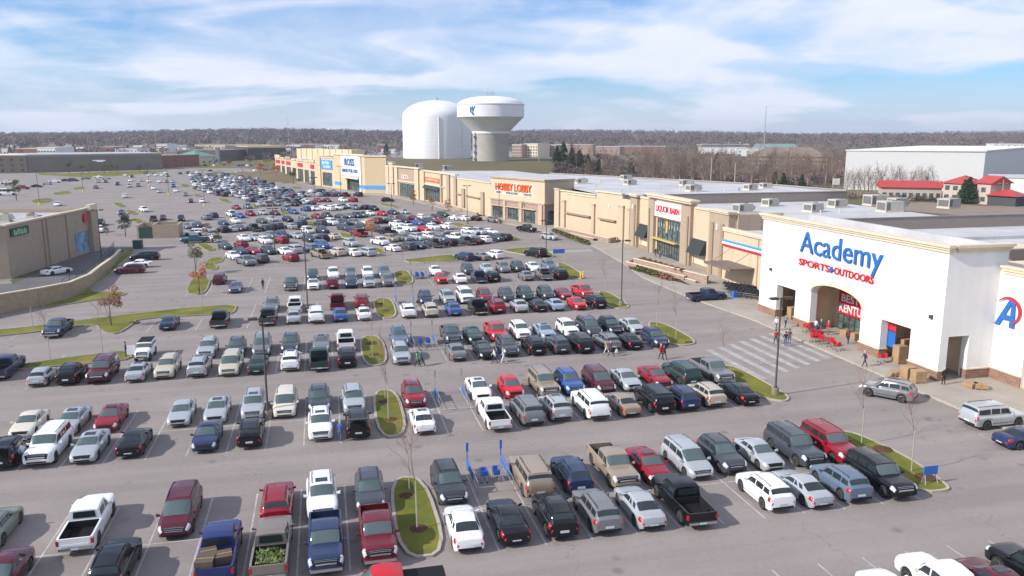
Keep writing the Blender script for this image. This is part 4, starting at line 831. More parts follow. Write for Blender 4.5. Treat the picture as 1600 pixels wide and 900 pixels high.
def wheel_meshes(r):
    t = MB(); t.lathe([(r * .62, -.11), (r * .9, -.115), (r, -.08), (r, .08), (r * .9, .115), (r * .62, .11)], 20, axis='y')
    m = MB(); m.lathe([(r * .64, -.02), (r * .64, .105), (r * .60, .112), (r * .57, .07), (.0, .05)], 20, axis='y', cap=False)
    for i in range(5):
        a = 2 * math.pi * i / 5; c, s_ = math.cos(a), math.sin(a); d = .045
        m.hexa([(c * .04 - s_ * d, .055, s_ * .04 + c * d), (c * .04 + s_ * d, .055, s_ * .04 - c * d), (c * r * .6 + s_ * d * .7, .08, s_ * r * .6 - c * d * .7), (c * r * .6 - s_ * d * .7, .08, s_ * r * .6 + c * d * .7)],
               [(c * .04 - s_ * d, .10, s_ * .04 + c * d), (c * .04 + s_ * d, .10, s_ * .04 - c * d), (c * r * .6 + s_ * d * .7, .108, s_ * r * .6 - c * d * .7), (c * r * .6 - s_ * d * .7, .108, s_ * r * .6 + c * d * .7)])
    return t, m
class Kit: pass
KITS = {}
def kit(tn):
    if tn in KITS: return KITS[tn]
    T = TYPES[tn]; SH = Shell(T); K = Kit(); K.T = T; K.parts = []      # (name, mesh, paint?, lod, transform, children)
    def P_(name, mb, m, lod=0, loc=(0, 0, 0), rz=0, kids=(), smooth=35, painted=False):
        K.parts.append((name, mb.mesh(name, m, smooth), painted, lod, loc, rz, kids))
    b = SH.body(); P_('body', b, paint('white'), 0, painted=True, smooth=38)
    if T.get('bed'):
        bd, li, tg = bed_meshes(T, SH); P_('bed', bd, paint('white'), painted=True); P_('bed_liner', li, TRIM, smooth=None); P_('tailgate', tg, paint('white'), painted=True, smooth=None)
    r0, r1 = T['roof']; g = MB(); SH.screen(g, T['cowl'] - .06, r1 + .05); P_('windshield', g, WGLASS, smooth=60)
    g = MB()
    if T.get('bed'): g.add([(-.795, -.62, 1.25), (-.795, .62, 1.25), (-.795, .58, 1.66), (-.795, -.58, 1.66)], [(0, 3, 2, 1)])
    else: SH.screen(g, T['deck'] + (.06 if tn != 'bus' else .02), r0 - .05)
    P_('rear_window', g, CGLASS, smooth=60)
    d = T['door']
    for sd in (1, -1):
        g = MB()
        for i, (a, c) in enumerate(zip(d, d[1:])): SH.patch(g, a - (.0 if i == 0 else .05), c + .05, 7.16, 7.84, sd, .012, 5, 2, slant=(-.35 if i == 0 and tn not in ('jeep',) else 0, .22 if i == len(d) - 2 and tn in ('sedan',) else 0))
        P_('side_window', g, CGLASS, smooth=60)
    xf = T['k'][-1][0]; w_f = T['k'][-1][3]; zf = T['k'][-1][1]
    for sd in (1, -1):
        g = MB(); SH.patch(g, xf - .36, xf - .045, 4.5, 7.45, sd, .018, 4, 4); P_('headlight', g, LAMP, smooth=60)
    g = MB(); zq = T['k'][-1][2]; SH.screen(g, xf - .15, xf - .005, .012, 7.3 if tn in ('pickup', 'bigsuv', 'jeep') else 8.0); g.box(xf - .02, xf + .014, -w_f * .82, w_f * .82, T['zb'] + .13, T['zb'] + .23)
    P_('grille', g, TRIM, 1, smooth=None)
    if tn in ('pickup', 'bigsuv', 'jeep', 'minivan', 'suv'):
        g = MB()
        for a_ in (.125, .075, .03): SH.screen(g, xf - a_, xf - a_ + .018, .022, 8.6)
        if tn == 'pickup': g.box(xf - .05, xf + .08, -.85, .85, .42, .58)
        P_('chrome_bar', g, CHROME, 1, smooth=None)
    if T['tl']:
        for sd in (1, -1):
            g = MB(); SH.patch(g, T['tl'][0] - .01, T['tl'][1], 4.3, 6.95 if 'suv' in tn or tn == 'minivan' else 6.7, sd, .018, 4, 3); P_('tail_light', g, TAIL, smooth=60)
        xr = T['k'][0][0]
        g = MB(); g.box(xr - .015, xr + .02, -.26, .26, .5 + (.2 if tn != 'sedan' else 0) - .12, .5 + (.2 if tn != 'sedan' else 0) + .02); P_('number_plate', g, PLATE, 1, smooth=None)
        g = MB(); g.box(xr - .02, xr + .03, -T['k'][0][3] * .95, T['k'][0][3] * .95, T['zb'] + .12, T['zb'] + .25); P_('bumper_trim', g, TRIM, 1, smooth=None)
    else:
        for sd in (1, -1):
            g = MB(); g.box(T['bed'] - .035, T['bed'] + .12, *sorted((sd * .83, sd * .965)), .72, 1.02); P_('tail_light', g, TAIL, smooth=None)
        g = MB(); g.box(T['bed'] - .14, T['bed'] + .02, -.86, .86, .44, .58); P_('rear_bumper', g, CHROME, 0, smooth=None)
        g = MB(); g.box(T['bed'] - .155, T['bed'] - .141, -.2, .2, .46, .56); P_('number_plate', g, PLATE, 1, smooth=None)
    for sd in (1, -1):
        g = MB(); xm = T['cowl'] - .28; zs, zt, w, wt = SH.par(xm); g.hexa([(xm - .06, sd * (w - .06), zs + .03), (xm + .06, sd * (w - .06), zs + .03), (xm + .08, sd * (w + .17), zs + .05), (xm - .05, sd * (w + .17), zs + .05)][::sd], [(xm - .06, sd * (w - .06), zs + .13), (xm + .05, sd * (w - .06), zs + .12), (xm + .05, sd * (w + .17), zs + .19), (xm - .05, sd * (w + .17), zs + .2)][::sd])
        P_('wing_mirror', g, paint('white'), 1, painted=True, smooth=40)
    if T.get('rails'):
        for sd in (1, -1):
            g = MB(); g.path([(r1 - .15, sd * (.56 if tn == 'suv' else .66), SH.par(r1 - .15)[1] - .01), (r1 - .35, sd * (.57 if tn == 'suv' else .67), SH.par(r1 - .35)[1] + .035), (r0 + .35, sd * (.56 if tn == 'suv' else .67), SH.par(r0 + .35)[1] + .035), (r0 + .12, sd * .56, SH.par(r0 + .12)[1] - .01)], .02, 5)
            P_('roof_rail', g, TRIM, 1)
    if tn == 'jeep':
        g = MB(); g.box(.5, .56, -1.75, -.84, .55, 1.15); g.box(.51, .55, -1.7, -.86, 1.15, 1.6); P_('open_door', g, paint('white'), 0, smooth=None)
        g = MB(); g.box(-1.9, .3, -.66, .66, 1.81, 1.87); P_('roof_top', g, TRIM, 0, smooth=None)
    if tn != 'bus':
        for sd in (1, -1):
            g = MB(); SH.patch(g, T['xw'][0] + T['r'] + .1, T['xw'][1] - T['r'] - .1, 1.9, 3.05 if 'suv' in tn else 2.5, sd, .01, 4, 1); P_('sill_trim', g, TRIM, 1, smooth=None)
    if tn in ('suv', 'sedan'):
        g = MB(); r_ = SH.par(-.2); g.box(-.45, .12, -.36, .36, r_[1] + .006, r_[1] + .022); P_('sunroof', g, CGLASS, 2, smooth=None)
    # door handles and a shut line read as one thin dark trim
    g = MB()
    for sd in (1, -1):
        for x in d[1:-1] if len(d) > 3 else d[1:2]:
            SH.patch(g, x - .008, x + .008, 3.2, 6.9, sd, .004, 1, 6)
    P_('door_seam', g, TRIM, 1, smooth=None)
    t, m = wheel_meshes(T['r']); K.tyre = t.mesh('wheel', TYRE, 40); K.rim = m.mesh('rim', RIM, 40)
    K.wh = [(x, sd) for x in T['xw'] for sd in (1, -1)]
    K.wy = max(a[3] for a in T['k']) - .135
    KITS[tn] = K; return K
S_CAR = 1.04
def make_car(tn, col, x, y, rz, label, group, lod=1, z=0.0, sc=1.0):
    if lod == 1 and int(abs(x * 13 + y * 7)) % 5 < 2: lod = 2
    K = kit(tn); nm = {'sedan': 'parked_sedan', 'suv': 'parked_suv', 'bigsuv': 'large_suv', 'minivan': 'parked_minivan', 'hatch': 'parked_hatchback', 'pickup': 'pickup_truck', 'jeep': 'open_jeep', 'bus': 'minibus'}[tn]
    cat = {'sedan': 'car', 'suv': 'car', 'bigsuv': 'car', 'minivan': 'minivan', 'hatch': 'car', 'pickup': 'pickup truck', 'jeep': 'car', 'bus': 'minibus'}[tn]
    r = thing(nm, label, cat, (x, y, z), rz, group); u_ = math.sin(x * 12.9 + y * 4.1); w_ = math.sin(x * 5.3 - y * 9.7); r.scale = (S_CAR * sc * (1 + .035 * u_), S_CAR * sc * (1 + .012 * w_), S_CAR * sc * (1 + .03 * w_))
    pm = paint(col)
    for name, me, painted, l, loc, rzz, kids in K.parts:
        if l > lod: continue
        o = bpy.data.objects.new(name, me); C.objects.link(o); o.parent = r
        if painted: o.material_slots[0].link = 'OBJECT'; o.material_slots[0].material = pm
    for xw, sd in K.wh:
        o = bpy.data.objects.new('wheel', K.tyre); C.objects.link(o); o.parent = r; o.location = (xw, sd * K.wy, K.T['r']); o.rotation_euler = (0, 0, 0 if sd > 0 else math.pi)
        q = bpy.data.objects.new('rim', K.rim); C.objects.link(q); q.parent = o
    return r
def merge_car(acc, tn, col, x, y, rz, sc=1.0):
    """append one far car to a shared vertex list (material index per surface)"""
    K = kit(tn); c, s = math.cos(rz), math.sin(rz); k = S_CAR * sc
    def put(me, mi, lx=0, ly=0, lz=0, flip=1):
        b = len(acc.v)
        for v in me.vertices:
            X, Y, Z = v.co.x * flip + lx, v.co.y * flip + ly, v.co.z + lz
            acc.v.append((x + (X * c - Y * s) * k, y + (X * s + Y * c) * k, Z * k))
        for p in me.polygons: acc.f.append(tuple(b + i for i in p.vertices)); acc.m.append(mi)
    ci = list(PC).index(col)
    for name, me, painted, l, loc, rzz, kids in K.parts:
        if l > 0: continue
        mi = ci if painted else {'windshield': len(PC), 'rear_window': len(PC), 'side_window': len(PC), 'headlight': len(PC) + 1, 'tail_light': len(PC) + 2}.get(name, len(PC) + 3)
        put(me, mi)
    for xw, sd in K.wh: put(K.tyre, len(PC) + 3, xw, sd * K.wy, K.T['r'], sd)
def far_mats(): return [paint(c) for c in PC] + [CGLASS, LAMP, TAIL, TRIM]
# ------------------------------------------------------------------ place the vehicles
CARS = [
    ('A', 0, '-17.8 44.9 sedan maroon F;-12.1 44.6 suv black B;-6.6 44.8 pickup indigo B;-3.7 44.6 pickup taupe B;-0.7 44.4 pickup navy F;2.3 44.6 pickup darkred F;7.5 44.6 sedan white B;10.3 44.8 sedan black B;13.3 44.7 suv black B;16.1 44.7 suv grey B;19.0 44.7 sedan silver B;22.0 44.8 pickup black B;28.0 44.8 suv white B;30.8 44.8 sedan silver B;33.8 44.8 suv bluegrey B;36.9 44.8 bigsuv black F'),
    ('A', 1, '-20.3 51.0 sedan olive B;-14.9 50.4 pickup white B;-9.6 50.5 minivan maroon F;-3.7 50.4 suv red B;-0.9 50.5 suv white F;2.2 50.6 suv slate F;7.5 50.5 suv charcoal F;13.3 50.5 bigsuv tan B;16.2 50.4 suv navy B;19.5 50.8 pickup tan F;22.1 50.6 sedan red F;25.2 50.7 minivan silver F;28.0 50.8 suv slate F;31.0 50.7 sedan silver F;34.1 50.8 bigsuv slate F;37.1 50.7 bigsuv red F'),
    ('Z', 0, '24.8 31.9 sedan maroon B;28.1 31.9 sedan white B;31.0 31.8 pickup white B;34.1 31.8 sedan maroon B;36.9 32.0 bigsuv black B'),
    ('B', 0, '-23.7 63.9 suv black B;-21.2 64.2 bigsuv white F;-18.2 63.9 sedan silver F;-15.1 64.1 sedan black B;-9.7 63.9 sedan navy F;-6.4 63.9 suv black B;-1.0 64.2 suv white F;2.0 63.9 suv black B;7.3 63.8 sedan white B;13.4 63.8 pickup white B;16.4 63.9 minivan grey B;19.0 64.0 suv silver B;22.2 63.9 bigsuv white B;25.2 63.9 sedan tan B;28.3 64.0 bigsuv black B;30.8 63.9 suv navy B;33.5 64.2 suv champagne B;36.8 64.2 sedan black B'),
    ('B', 1, '-24.4 70.2 sedan cream F;-21.2 70.3 sedan silver F;-18.2 70.3 sedan red F;-12.6 70.3 sedan silver F;-9.7 70.3 sedan silver F;-6.7 70.5 suv silver F;-4.0 70.5 minivan cream F;-1.1 70.7 suv slate F;1.9 70.0 suv silver F;7.3 70.2 suv red F;13.5 70.9 sedan white F;16.5 70.3 hatch brightred F;19.8 70.6 bigsuv tan F;22.3 70.4 suv blue F;25.3 70.4 minivan maroon F;28.1 70.4 sedan silver F;31.2 70.5 sedan red F;34.1 70.7 bigsuv green B;37.5 70.8 pickup grey F'),
    ('C', 0, '-27.8 84.8 hatch silver B;-25.1 84.7 suv black B;-22.3 84.8 bigsuv maroon F;-18.9 84.5 sedan silver B;-16.2 84.8 suv beige F;-13.1 84.6 suv silver B;-10.0 84.4 minivan beige F;-7.3 84.4 sedan green B;-4.0 84.6 suv white B;-1.1 84.5 pickup green B;1.8 84.4 suv black B;7.5 84.4 suv silver F;13.6 84.5 sedan grey B;16.7 84.4 sedan black F;19.5 84.8 suv slate F;22.5 84.6 suv black B;25.3 84.5 suv slate B;27.9 84.4 minivan black B;31.2 84.4 suv grey B;33.9 84.3 sedan black B;37.2 84.5 suv navy F'),
    ('C', 1, '-19.7 91.8 jeep white F;-13.2 91.6 suv silver F;-10.1 91.2 suv slate F;-7.4 91.5 minivan grey F;-4.3 91.7 suv slate F;-0.9 91.7 sedan grey F;1.9 91.5 pickup white B;8.0 91.7 suv bluegrey F;14.2 91.6 pickup slate F;16.8 91.2 sedan green F;19.7 91.8 pickup brightred F;22.7 91.7 suv white F;25.6 91.2 sedan lightblue F;28.7 91.6 suv white F;31.4 91.4 minivan slate F;34.1 91.1 suv black F;37.0 91.2 sedan silver F'),
    ('D', 0, '-32.5 106.0 pickup navy F;-19.7 106.4 sedan navy B;-13.6 106.6 pickup charcoal B;-7.6 106.6 pickup slate B;-4.4 106.5 sedan silver B;-1.5 106.2 bigsuv white B;1.6 106.2 sedan blue B;4.7 106.2 sedan white B;10.6 106.2 suv white B;13.6 106.1 suv beige B;16.8 106.1 sedan blue B;20.2 106.3 pickup black B;22.9 106.2 suv red B;26.1 106.1 sedan silver B;28.8 106.0 sedan black B;31.3 106.0 sedan lightblue B;34.5 105.8 sedan brightred F;37.4 105.9 suv black B'),
    ('D', 1, '-7.6 114.0 suv grey F;-4.4 113.7 pickup white B;1.4 114.1 pickup darkred B;4.8 113.8 suv red B;13.9 113.6 suv navy F;17.2 113.7 suv silver F;19.8 113.7 bigsuv white F;22.7 113.6 suv red F;26.0 113.4 suv slate F;28.9 113.4 suv green F;32.1 113.6 suv slate F;34.7 113.0 sedan red F;37.9 113.4 pickup brightred F'),
    ('E', 0, '-13.9 129.9 sedan bluegrey F;-5.5 130.0 pickup slate F;-2.1 129.7 sedan white F;0.9 129.6 suv darkred B;3.9 129.6 suv navy F;6.7 129.4 suv silver F;9.7 129.6 suv grey F;18.6 129.8 hatch brightred F;21.7 129.5 sedan white B;24.9 129.6 pickup navy B;27.3 129.6 suv black B;33.1 129.7 sedan grey B;36.2 129.6 pickup grey B;39.0 129.4 suv black B'),
    ('E', 1, '-17.2 137.8 suv maroon B;-2.2 138.2 suv slate F;1.2 138.5 suv white F;4.1 138.5 suv grey F;7.0 138.2 suv white F;9.8 138.0 suv bluegrey F;18.8 138.2 sedan white F;24.5 137.7 suv slate F;28.0 138.2 sedan silver F;31.0 138.0 suv grey F;33.8 138.2 suv slate F;36.6 138.2 sedan white F;39.6 138.2 suv bluegrey F'),
    ('F', 0, '-35.3 223.6 sedan grey F;-32.8 226.2 sedan navy F;-33.1 245.5 suv grey B;-28.5 214.2 sedan silver F;-32.0 251.1 suv navy B;-24.6 193.6 sedan white F;-24.9 212.2 suv black B;-26.7 229.7 sedan navy F;-20.9 180.3 sedan slate F;-27.0 254.0 pickup white B;-17.8 165.1 sedan white F;-24.0 234.2 sedan white F;-28.1 279.3 sedan red F;-22.9 213.7 sedan silver B;-24.2 249.3 sedan blue F;-17.8 181.7 suv red B;-21.0 215.1 sedan slate F;-18.2 193.3 sedan white F;-14.7 156.7 pickup grey F;-17.0 171.4 sedan navy F;-24.6 281.0 suv grey F;-21.7 254.9 suv red F;-17.6 213.6 pickup green B;-14.5 171.5 sedan red F;-15.9 193.9 sedan silver F;-12.2 159.4 suv slate B;-16.9 232.5 sedan slate F;-14.7 213.0 suv slate B;-18.3 258.0 sedan silver F;-11.4 170.5 suv slate F;-13.1 187.3 suv white F;-12.2 196.8 suv grey F;-14.4 237.3 sedan silver F;-13.2 215.2 suv black B;-14.5 255.6 sedan maroon F;-15.3 289.3 suv grey F;-11.8 217.8 suv slate B;-8.0 168.9 sedan white F;-9.5 187.6 suv red B;-9.8 197.3 suv navy F;-13.6 294.5 suv slate F;-11.8 270.5 minivan bluegrey F;-8.4 216.2 sedan silver B;-9.9 234.4 suv black F;-6.6 159.8 suv red B;-6.3 170.8 minivan silver B;-9.0 258.3 sedan blue F;-7.1 218.7 suv slate B;-6.4 195.7 sedan silver F;-6.1 224.8 suv slate B;-5.6 240.9 sedan grey F;-5.5 266.6 suv blue B;-6.0 301.5 sedan white F;-4.1 205.7 suv white F;-3.5 188.6 suv slate F;-3.0 172.0 suv bluegrey B;-3.9 292.2 sedan navy B;-2.6 268.3 sedan white F;-1.9 242.0 sedan red F;-1.7 303.5 sedan red F;-1.0 162.9 pickup tan B;-0.9 221.9 minivan slate B;-0.6 176.6 minivan blue F;-0.6 189.1 suv black B;-0.4 204.8 suv slate F;0.4 272.5 sedan white F;1.5 302.8 sedan maroon F;1.0 243.1 suv slate F;2.2 267.2 suv white B;2.2 222.8 bigsuv white F;2.1 192.2 sedan beige B;2.4 164.9 suv beige B;4.7 269.0 suv white F;4.9 240.5 sedan slate F;7.3 301.4 suv white F;6.4 273.3 suv grey F;5.4 221.9 suv slate F;5.0 210.2 suv slate F;8.6 274.1 sedan white F;7.1 241.4 sedan grey F;5.6 178.4 suv silver F;7.0 205.2 sedan navy F;5.4 164.1 sedan white B;10.9 300.5 suv red B;8.2 221.5 suv grey F;10.2 269.0 suv grey F;9.7 241.5 suv slate F;8.1 195.9 pickup red B;11.4 243.3 suv grey F;9.6 208.5 suv green F;13.3 268.0 suv black B;8.3 163.5 minivan silver B;11.7 222.3 sedan white B;13.7 248.4 sedan white F;16.0 263.4 suv black F;13.1 204.3 suv slate F;14.4 224.6 suv maroon B;12.1 179.0 pickup white F;17.6 245.7 hatch brightred F;17.7 223.1 sedan black F;15.0 198.4 pickup black B;18.6 229.5 sedan grey F;14.9 184.2 suv tan F;13.9 169.0 sedan white B;21.0 249.0 sedan navy F;19.1 213.9 pickup white F;17.9 199.1 suv white F;24.5 250.4 sedan silver F;17.9 184.7 suv grey F;21.7 221.7 suv black F;22.1 231.6 sedan maroon F;17.2 170.3 suv slate B;21.1 203.9 pickup white F;25.3 230.3 sedan darkred F;24.9 217.4 sedan blue F;21.2 185.1 suv silver F;19.7 171.8 sedan navy F;27.3 231.6 suv white B;24.6 202.0 sedan brightred F;29.6 226.9 sedan silver F;28.5 219.9 suv slate F;24.0 186.1 minivan white F;27.6 205.6 suv white F;23.2 173.1 pickup slate B;31.9 230.1 suv maroon F;31.3 219.5 sedan red F;26.2 181.2 suv grey F;27.5 193.3 sedan grey F;34.9 237.3 suv green F;31.3 206.2 suv white B;26.9 174.4 suv black B;29.6 188.5 sedan black F;29.6 181.9 pickup white F;26.6 152.8 suv navy B;33.2 186.5 sedan silver F;30.8 175.6 pickup slate B;34.8 193.2 suv white F;33.2 176.2 sedan black B;37.4 193.1 suv silver F;29.8 152.9 sedan grey B;35.2 177.4 suv white B;40.1 193.0 sedan white F;32.8 154.0 suv white B;38.6 179.7 suv slate F;40.8 180.6 suv black B;41.2 153.8 bigsuv black B'),
    ('S', 0, '2.4 38.4 pickup brightred W;50.5 61.2 suv grey N;54.2 52.9 bigsuv silver E;53.2 48.6 sedan navy E;54.8 106.0 pickup navy E;50.2 195.7 pickup black S;51.5 179.2 suv silver S;46.7 219.2 suv taupe S;37.0 228.9 sedan white G;39.4 226.5 sedan white G;42.6 225.7 sedan black G;23.3 297.6 suv black E;-46.3 153.6 sedan white R;-33.8 151.4 suv maroon W;-33.8 158.1 sedan white W;-34.5 167.3 minivan black W;-28.8 192.2 pickup teal W;-32.4 88.8 pickup navy B;-31.0 206.5 suv white W;-39.7 243.3 minivan black F;-59.4 237.4 suv black F;-55.2 219.2 suv white F;-56.0 276.2 suv white S;-60.9 268.4 sedan purple F;-55.8 249.0 suv navy B;-47.0 243.2 pickup grey B;-45.4 248.4 sedan maroon F;-47.0 311.2 sedan maroon F;-42.9 310.2 sedan white F;-89.9 307.0 sedan white F;-75.6 340.6 suv white B;-101.6 404.1 suv grey B;-97.9 428.8 suv navy F;-88.8 410.9 suv silver F;-85.8 415.3 suv grey F;-113.4 455.6 suv silver F;-109.5 454.7 hatch brown F;-128.5 492.0 sedan grey W;-125.6 505.9 sedan white W;-117.3 489.4 sedan silver W;-125.7 367.0 bus white E;-132.7 406.7 pickup red E;-131.3 421.0 sedan black E;-133.3 442.8 sedan silver E;-135.0 460.7 pickup white E;-133.3 472.9 sedan maroon E;-129.3 471.9 minivan purple E;-155.0 453.6 pickup white E;-115.6 527.2 sedan white F;-108.3 509.4 sedan black F;-99.6 464.9 sedan white F;-94.3 463.7 sedan silver F;-89.0 456.0 sedan white F;-82.3 448.2 suv white F;-74.8 393.0 sedan white F;-68.1 369.3 sedan silver F;-102.0 524.0 sedan white F;-97.9 523.0 suv white F;-94.1 522.1 sedan white F;-68.5 406.1 suv blue F;-61.9 372.0 sedan white F;-75.5 446.6 sedan silver F;-54.1 346.3 sedan grey F;-78.7 447.4 sedan grey F;-89.3 512.8 sedan slate F;-78.4 553.8 sedan white G;-74.2 582.8 sedan black G;-77.6 697.5 sedan navy G;-103.0 688.7 suv slate G;-125.0 740.5 sedan navy G;-53.4 547.9 sedan silver G;-44.4 575.7 sedan white G;-34.2 573.3 minivan black G;-12.0 444.2 sedan black G;-5.1 412.4 suv grey G;-47.0 690.3 sedan grey G;-70.6 821.8 sedan silver G'),
]
TW = {'sedan': 'sedan', 'suv': 'SUV', 'bigsuv': 'large boxy SUV', 'minivan': 'minivan', 'hatch': 'small hatchback', 'pickup': 'pickup truck', 'jeep': 'open jeep', 'bus': 'minibus'}
ORD = ['', 'first', 'second', 'third', 'fourth', 'fifth', 'sixth', 'seventh', 'eighth', 'ninth', 'tenth', 'eleventh', 'twelfth', 'thirteenth', 'fourteenth', 'fifteenth', 'sixteenth', 'seventeenth', 'eighteenth', 'nineteenth', 'twentieth', 'twenty-first', 'twenty-second', 'twenty-third', 'twenty-fourth']
ROWN = {'A': 'nearest full parking row', 'Z': 'bottom right parking row', 'B': 'second parking row', 'C': 'third parking row', 'D': 'fourth parking row', 'E': 'fifth parking row', 'F': 'crowded far lot'}
SOLO_L = '''bright red pickup with black bed cover crossing the bottom of the picture|grey SUV driving past the big white store|large silver SUV driving beside the right kerb|navy sedan cut by the right frame edge|navy pickup standing before the red white and blue stripe|black pickup driving past the craft store door|silver SUV driving in front of the long planter|taupe SUV beside the craft store's left window|white sedan at the kerb, left of its white twin|white sedan at the kerb, right of its white twin|black sedan at the kerb right of two white ones|black SUV driving in front of the pink-signed shop|white sedan on the left drive behind the railing|maroon SUV side-on by the green verge at left|white sedan side-on behind the maroon SUV|black minivan side-on, topmost of three by the green verge|teal pickup side-on beside a russet sapling|navy pickup cut by the left frame edge|white SUV behind the teal pickup|black minivan by the brick refuse enclosure|black SUV parked behind a white one near the left store|white SUV just right of the left store corner|white SUV alone in the empty left lot|purple sedan by a small island in the left lot|navy SUV below the purple sedan|grey pickup left of a maroon sedan in the left lot|maroon sedan right of a grey pickup in the left lot|maroon sedan beside the yellow-footed lamp post|white sedan beside the yellow-footed lamp post|white sedan just behind the left store roof|white SUV driving through the middle of the left lot'''.split('|')
RZ = {'F': -90, 'B': 90, 'W': 180, 'E': 0, 'N': 128, 'S': -62, 'G': 112, 'R': 52}
allc = []
for row, half, txt in CARS:
    items = []
    for k, e in enumerate(txt.split(';')):
        x, y, t, c, h = e.split(); x = float(x); y = float(y); rz = R(RZ[h] + random.uniform(-1.2, 1.2))
        if row == 'F': rz += R(24)
        elif row == 'S' and h in 'FB' and y > 160: rz += R(8)
        items.append([row, half, k, x, y, t, c, h, rz])
    for it in items:
        row, half, k, x, y, t, c, h, rz = it; col = CW.get(c, c)
        face = {'F': 'facing the camera', 'B': 'tail to the camera'}.get(h, 'side-on')
        same = [q for q in items if q[5] == t and q[6] == c]; idx = same.index(it) + 1
        where = ('%s half of %s' % ('back' if half else 'front', ROWN.get(row, ''))) if row not in 'FZ' else ROWN.get(row)
        if row == 'S': lb = SOLO_L[k] if k < len(SOLO_L) else '%s %s %s far off in the left lot' % (col, TW[t], face)
        elif len(same) == 1: lb = 'only %s %s in the %s' % (col, TW[t], where)
        else: lb = '%s %s, %s such from the left, %s' % (col, TW[t], ORD[idx] if idx < len(ORD) else 'number %d' % idx, where)
        allc.append((math.hypot(x, y), x, y, t, c, rz, lb, ('cars parked in the ' + ROWN[row]) if row in ROWN else 'vehicles standing or driving apart from the rows'))
allc.sort(key=lambda q: q[0])
seen = {}
acc = MB()
for i, (d, x, y, t, c, rz, lb, grp) in enumerate(allc):
    sc = 1.0
    if lb in seen and i < 298: seen[lb] += 1; lb = lb.replace('far off', '%s' % ('further off', 'farthest')[min(seen[lb] - 1, 1)])
    seen.setdefault(lb, 0)
    if i < 298: make_car(t, c, x, y, rz, lb, grp, 1 if d < 135 else 0, sc=sc)
    else: merge_car(acc, t, c, x, y, rz, sc)
rc = random.Random(11)
def rcol(): return rc.choice(['white'] * 6 + ['silver'] * 5 + ['grey'] * 4 + ['slate'] * 4 + ['black'] * 4 + ['navy', 'blue', 'bluegrey', 'bluegrey', 'red', 'maroon', 'tan', 'green', 'purple'])
placed = [(q[1], q[2]) for q in allc]
for py, xa, xb, fr_ in ((276.5, 298, 392, .9), (280, 300, 405, .95), (284, 302, 414, .95), (288, 304, 424, .95), (292.5, 306, 436, .95), (297, 320, 452, .95), (302, 340, 474, .9), (306, 372, 470, .9), (312.5, 392, 476, .8), (318, 405, 470, .7),
                        (278, 300, 400, .95), (282, 302, 410, .95), (286, 304, 420, .95), (290, 308, 430, .95), (294.7, 312, 446, .95), (299.3, 328, 464, .9), (304, 350, 478, .9), (309, 384, 476, .85), (273, 298, 360, .8), (315.5, 398, 474, .7),
                        (270, 228, 300, .5), (266, 372, 425, .4), (258, 320, 420, .25), (236, 560, 628, .5), (246, 430, 520, .3), (298, 486, 530, .8), (304, 470, 560, .7)):
    px = xa
    while px < xb:
        x, y = gp(px, py + rc.uniform(-.4, .4), .8)
        px += (2.55 * 1245 / math.hypot(x, y)) * rc.uniform(.93, 1.12)
        if rc.random() > fr_ or any(abs(x - a) < 2.3 and abs(y - b) < 4.6 for a, b in placed): continue
        merge_car(acc, rc.choice(['sedan', 'sedan', 'suv', 'suv', 'bigsuv', 'minivan', 'pickup', 'hatch']), rcol(), x, y, R(rc.choice([-90, 90]) + 22 + rc.uniform(-2, 2))); placed.append((x, y))
far = acc.build('distant_parked_cars', far_mats(), smooth=38); far['kind'] = 'stuff'; far['label'] = 'dense mass of tiny parked cars in the far end of the lot'; far['category'] = 'parked cars'

# opened tailgates: raised hatch panels
for x_, y_, in ():
    pass

rp_ = min((o for o in C.objects if o.name.startswith('pickup_truck')), key=lambda o: (o.location.x - gp(606, 918, .9)[0]) ** 2 + (o.location.y - gp(606, 918, .9)[1]) ** 2)
MB().box(-2.93, -.8, -.93, .93, 1.135, 1.19).build('bed_cover', TRIM, rp_)
# ------------------------------------------------------------------ lamp posts
def lamp(x, y, h, label, foot='white', heads=2, rz=0.0):
    t = thing('lamp_post', label, 'lamp post', (x, y, 0), rz, 'lamp posts of the car park')
    MB().lathe([(.34, 0), (.34, .75), (.30, .8)], 16).build('base', KERB if foot == 'white' else YPAINT, t, 40)
    MB().lathe([(.17, .8), (.16, .9), (.095, 1.0), (.07, h)], 10).build('pole', POLE, t, 50)
    for sd in ((-1, 1) if heads == 2 else (1,)):
        a = MB(); a.tube((0, 0, h - .12), (sd * .45, 0, h - .10), .045); a.build('arm', POLE, t)
        m = MB(); m.hexa([(sd * .4, -.28, h - .18), (sd * 1.15, -.24, h - .14), (sd * 1.15, .24, h - .14), (sd * .4, .28, h - .18)][::sd], [(sd * .4, -.26, h + .04), (sd * 1.12, -.2, h + .02), (sd * 1.12, .2, h + .02), (sd * .4, .26, h + .04)][::sd]); hd = m.build('lamp_head', POLE, t)
        l = MB(); l.box(*sorted((sd * .5, sd * 1.05)), -.18, .18, h - .19, h - .165); l.build('lens', mat('lamp_glass', (.8, .78, .7), .4), hd)
    return t
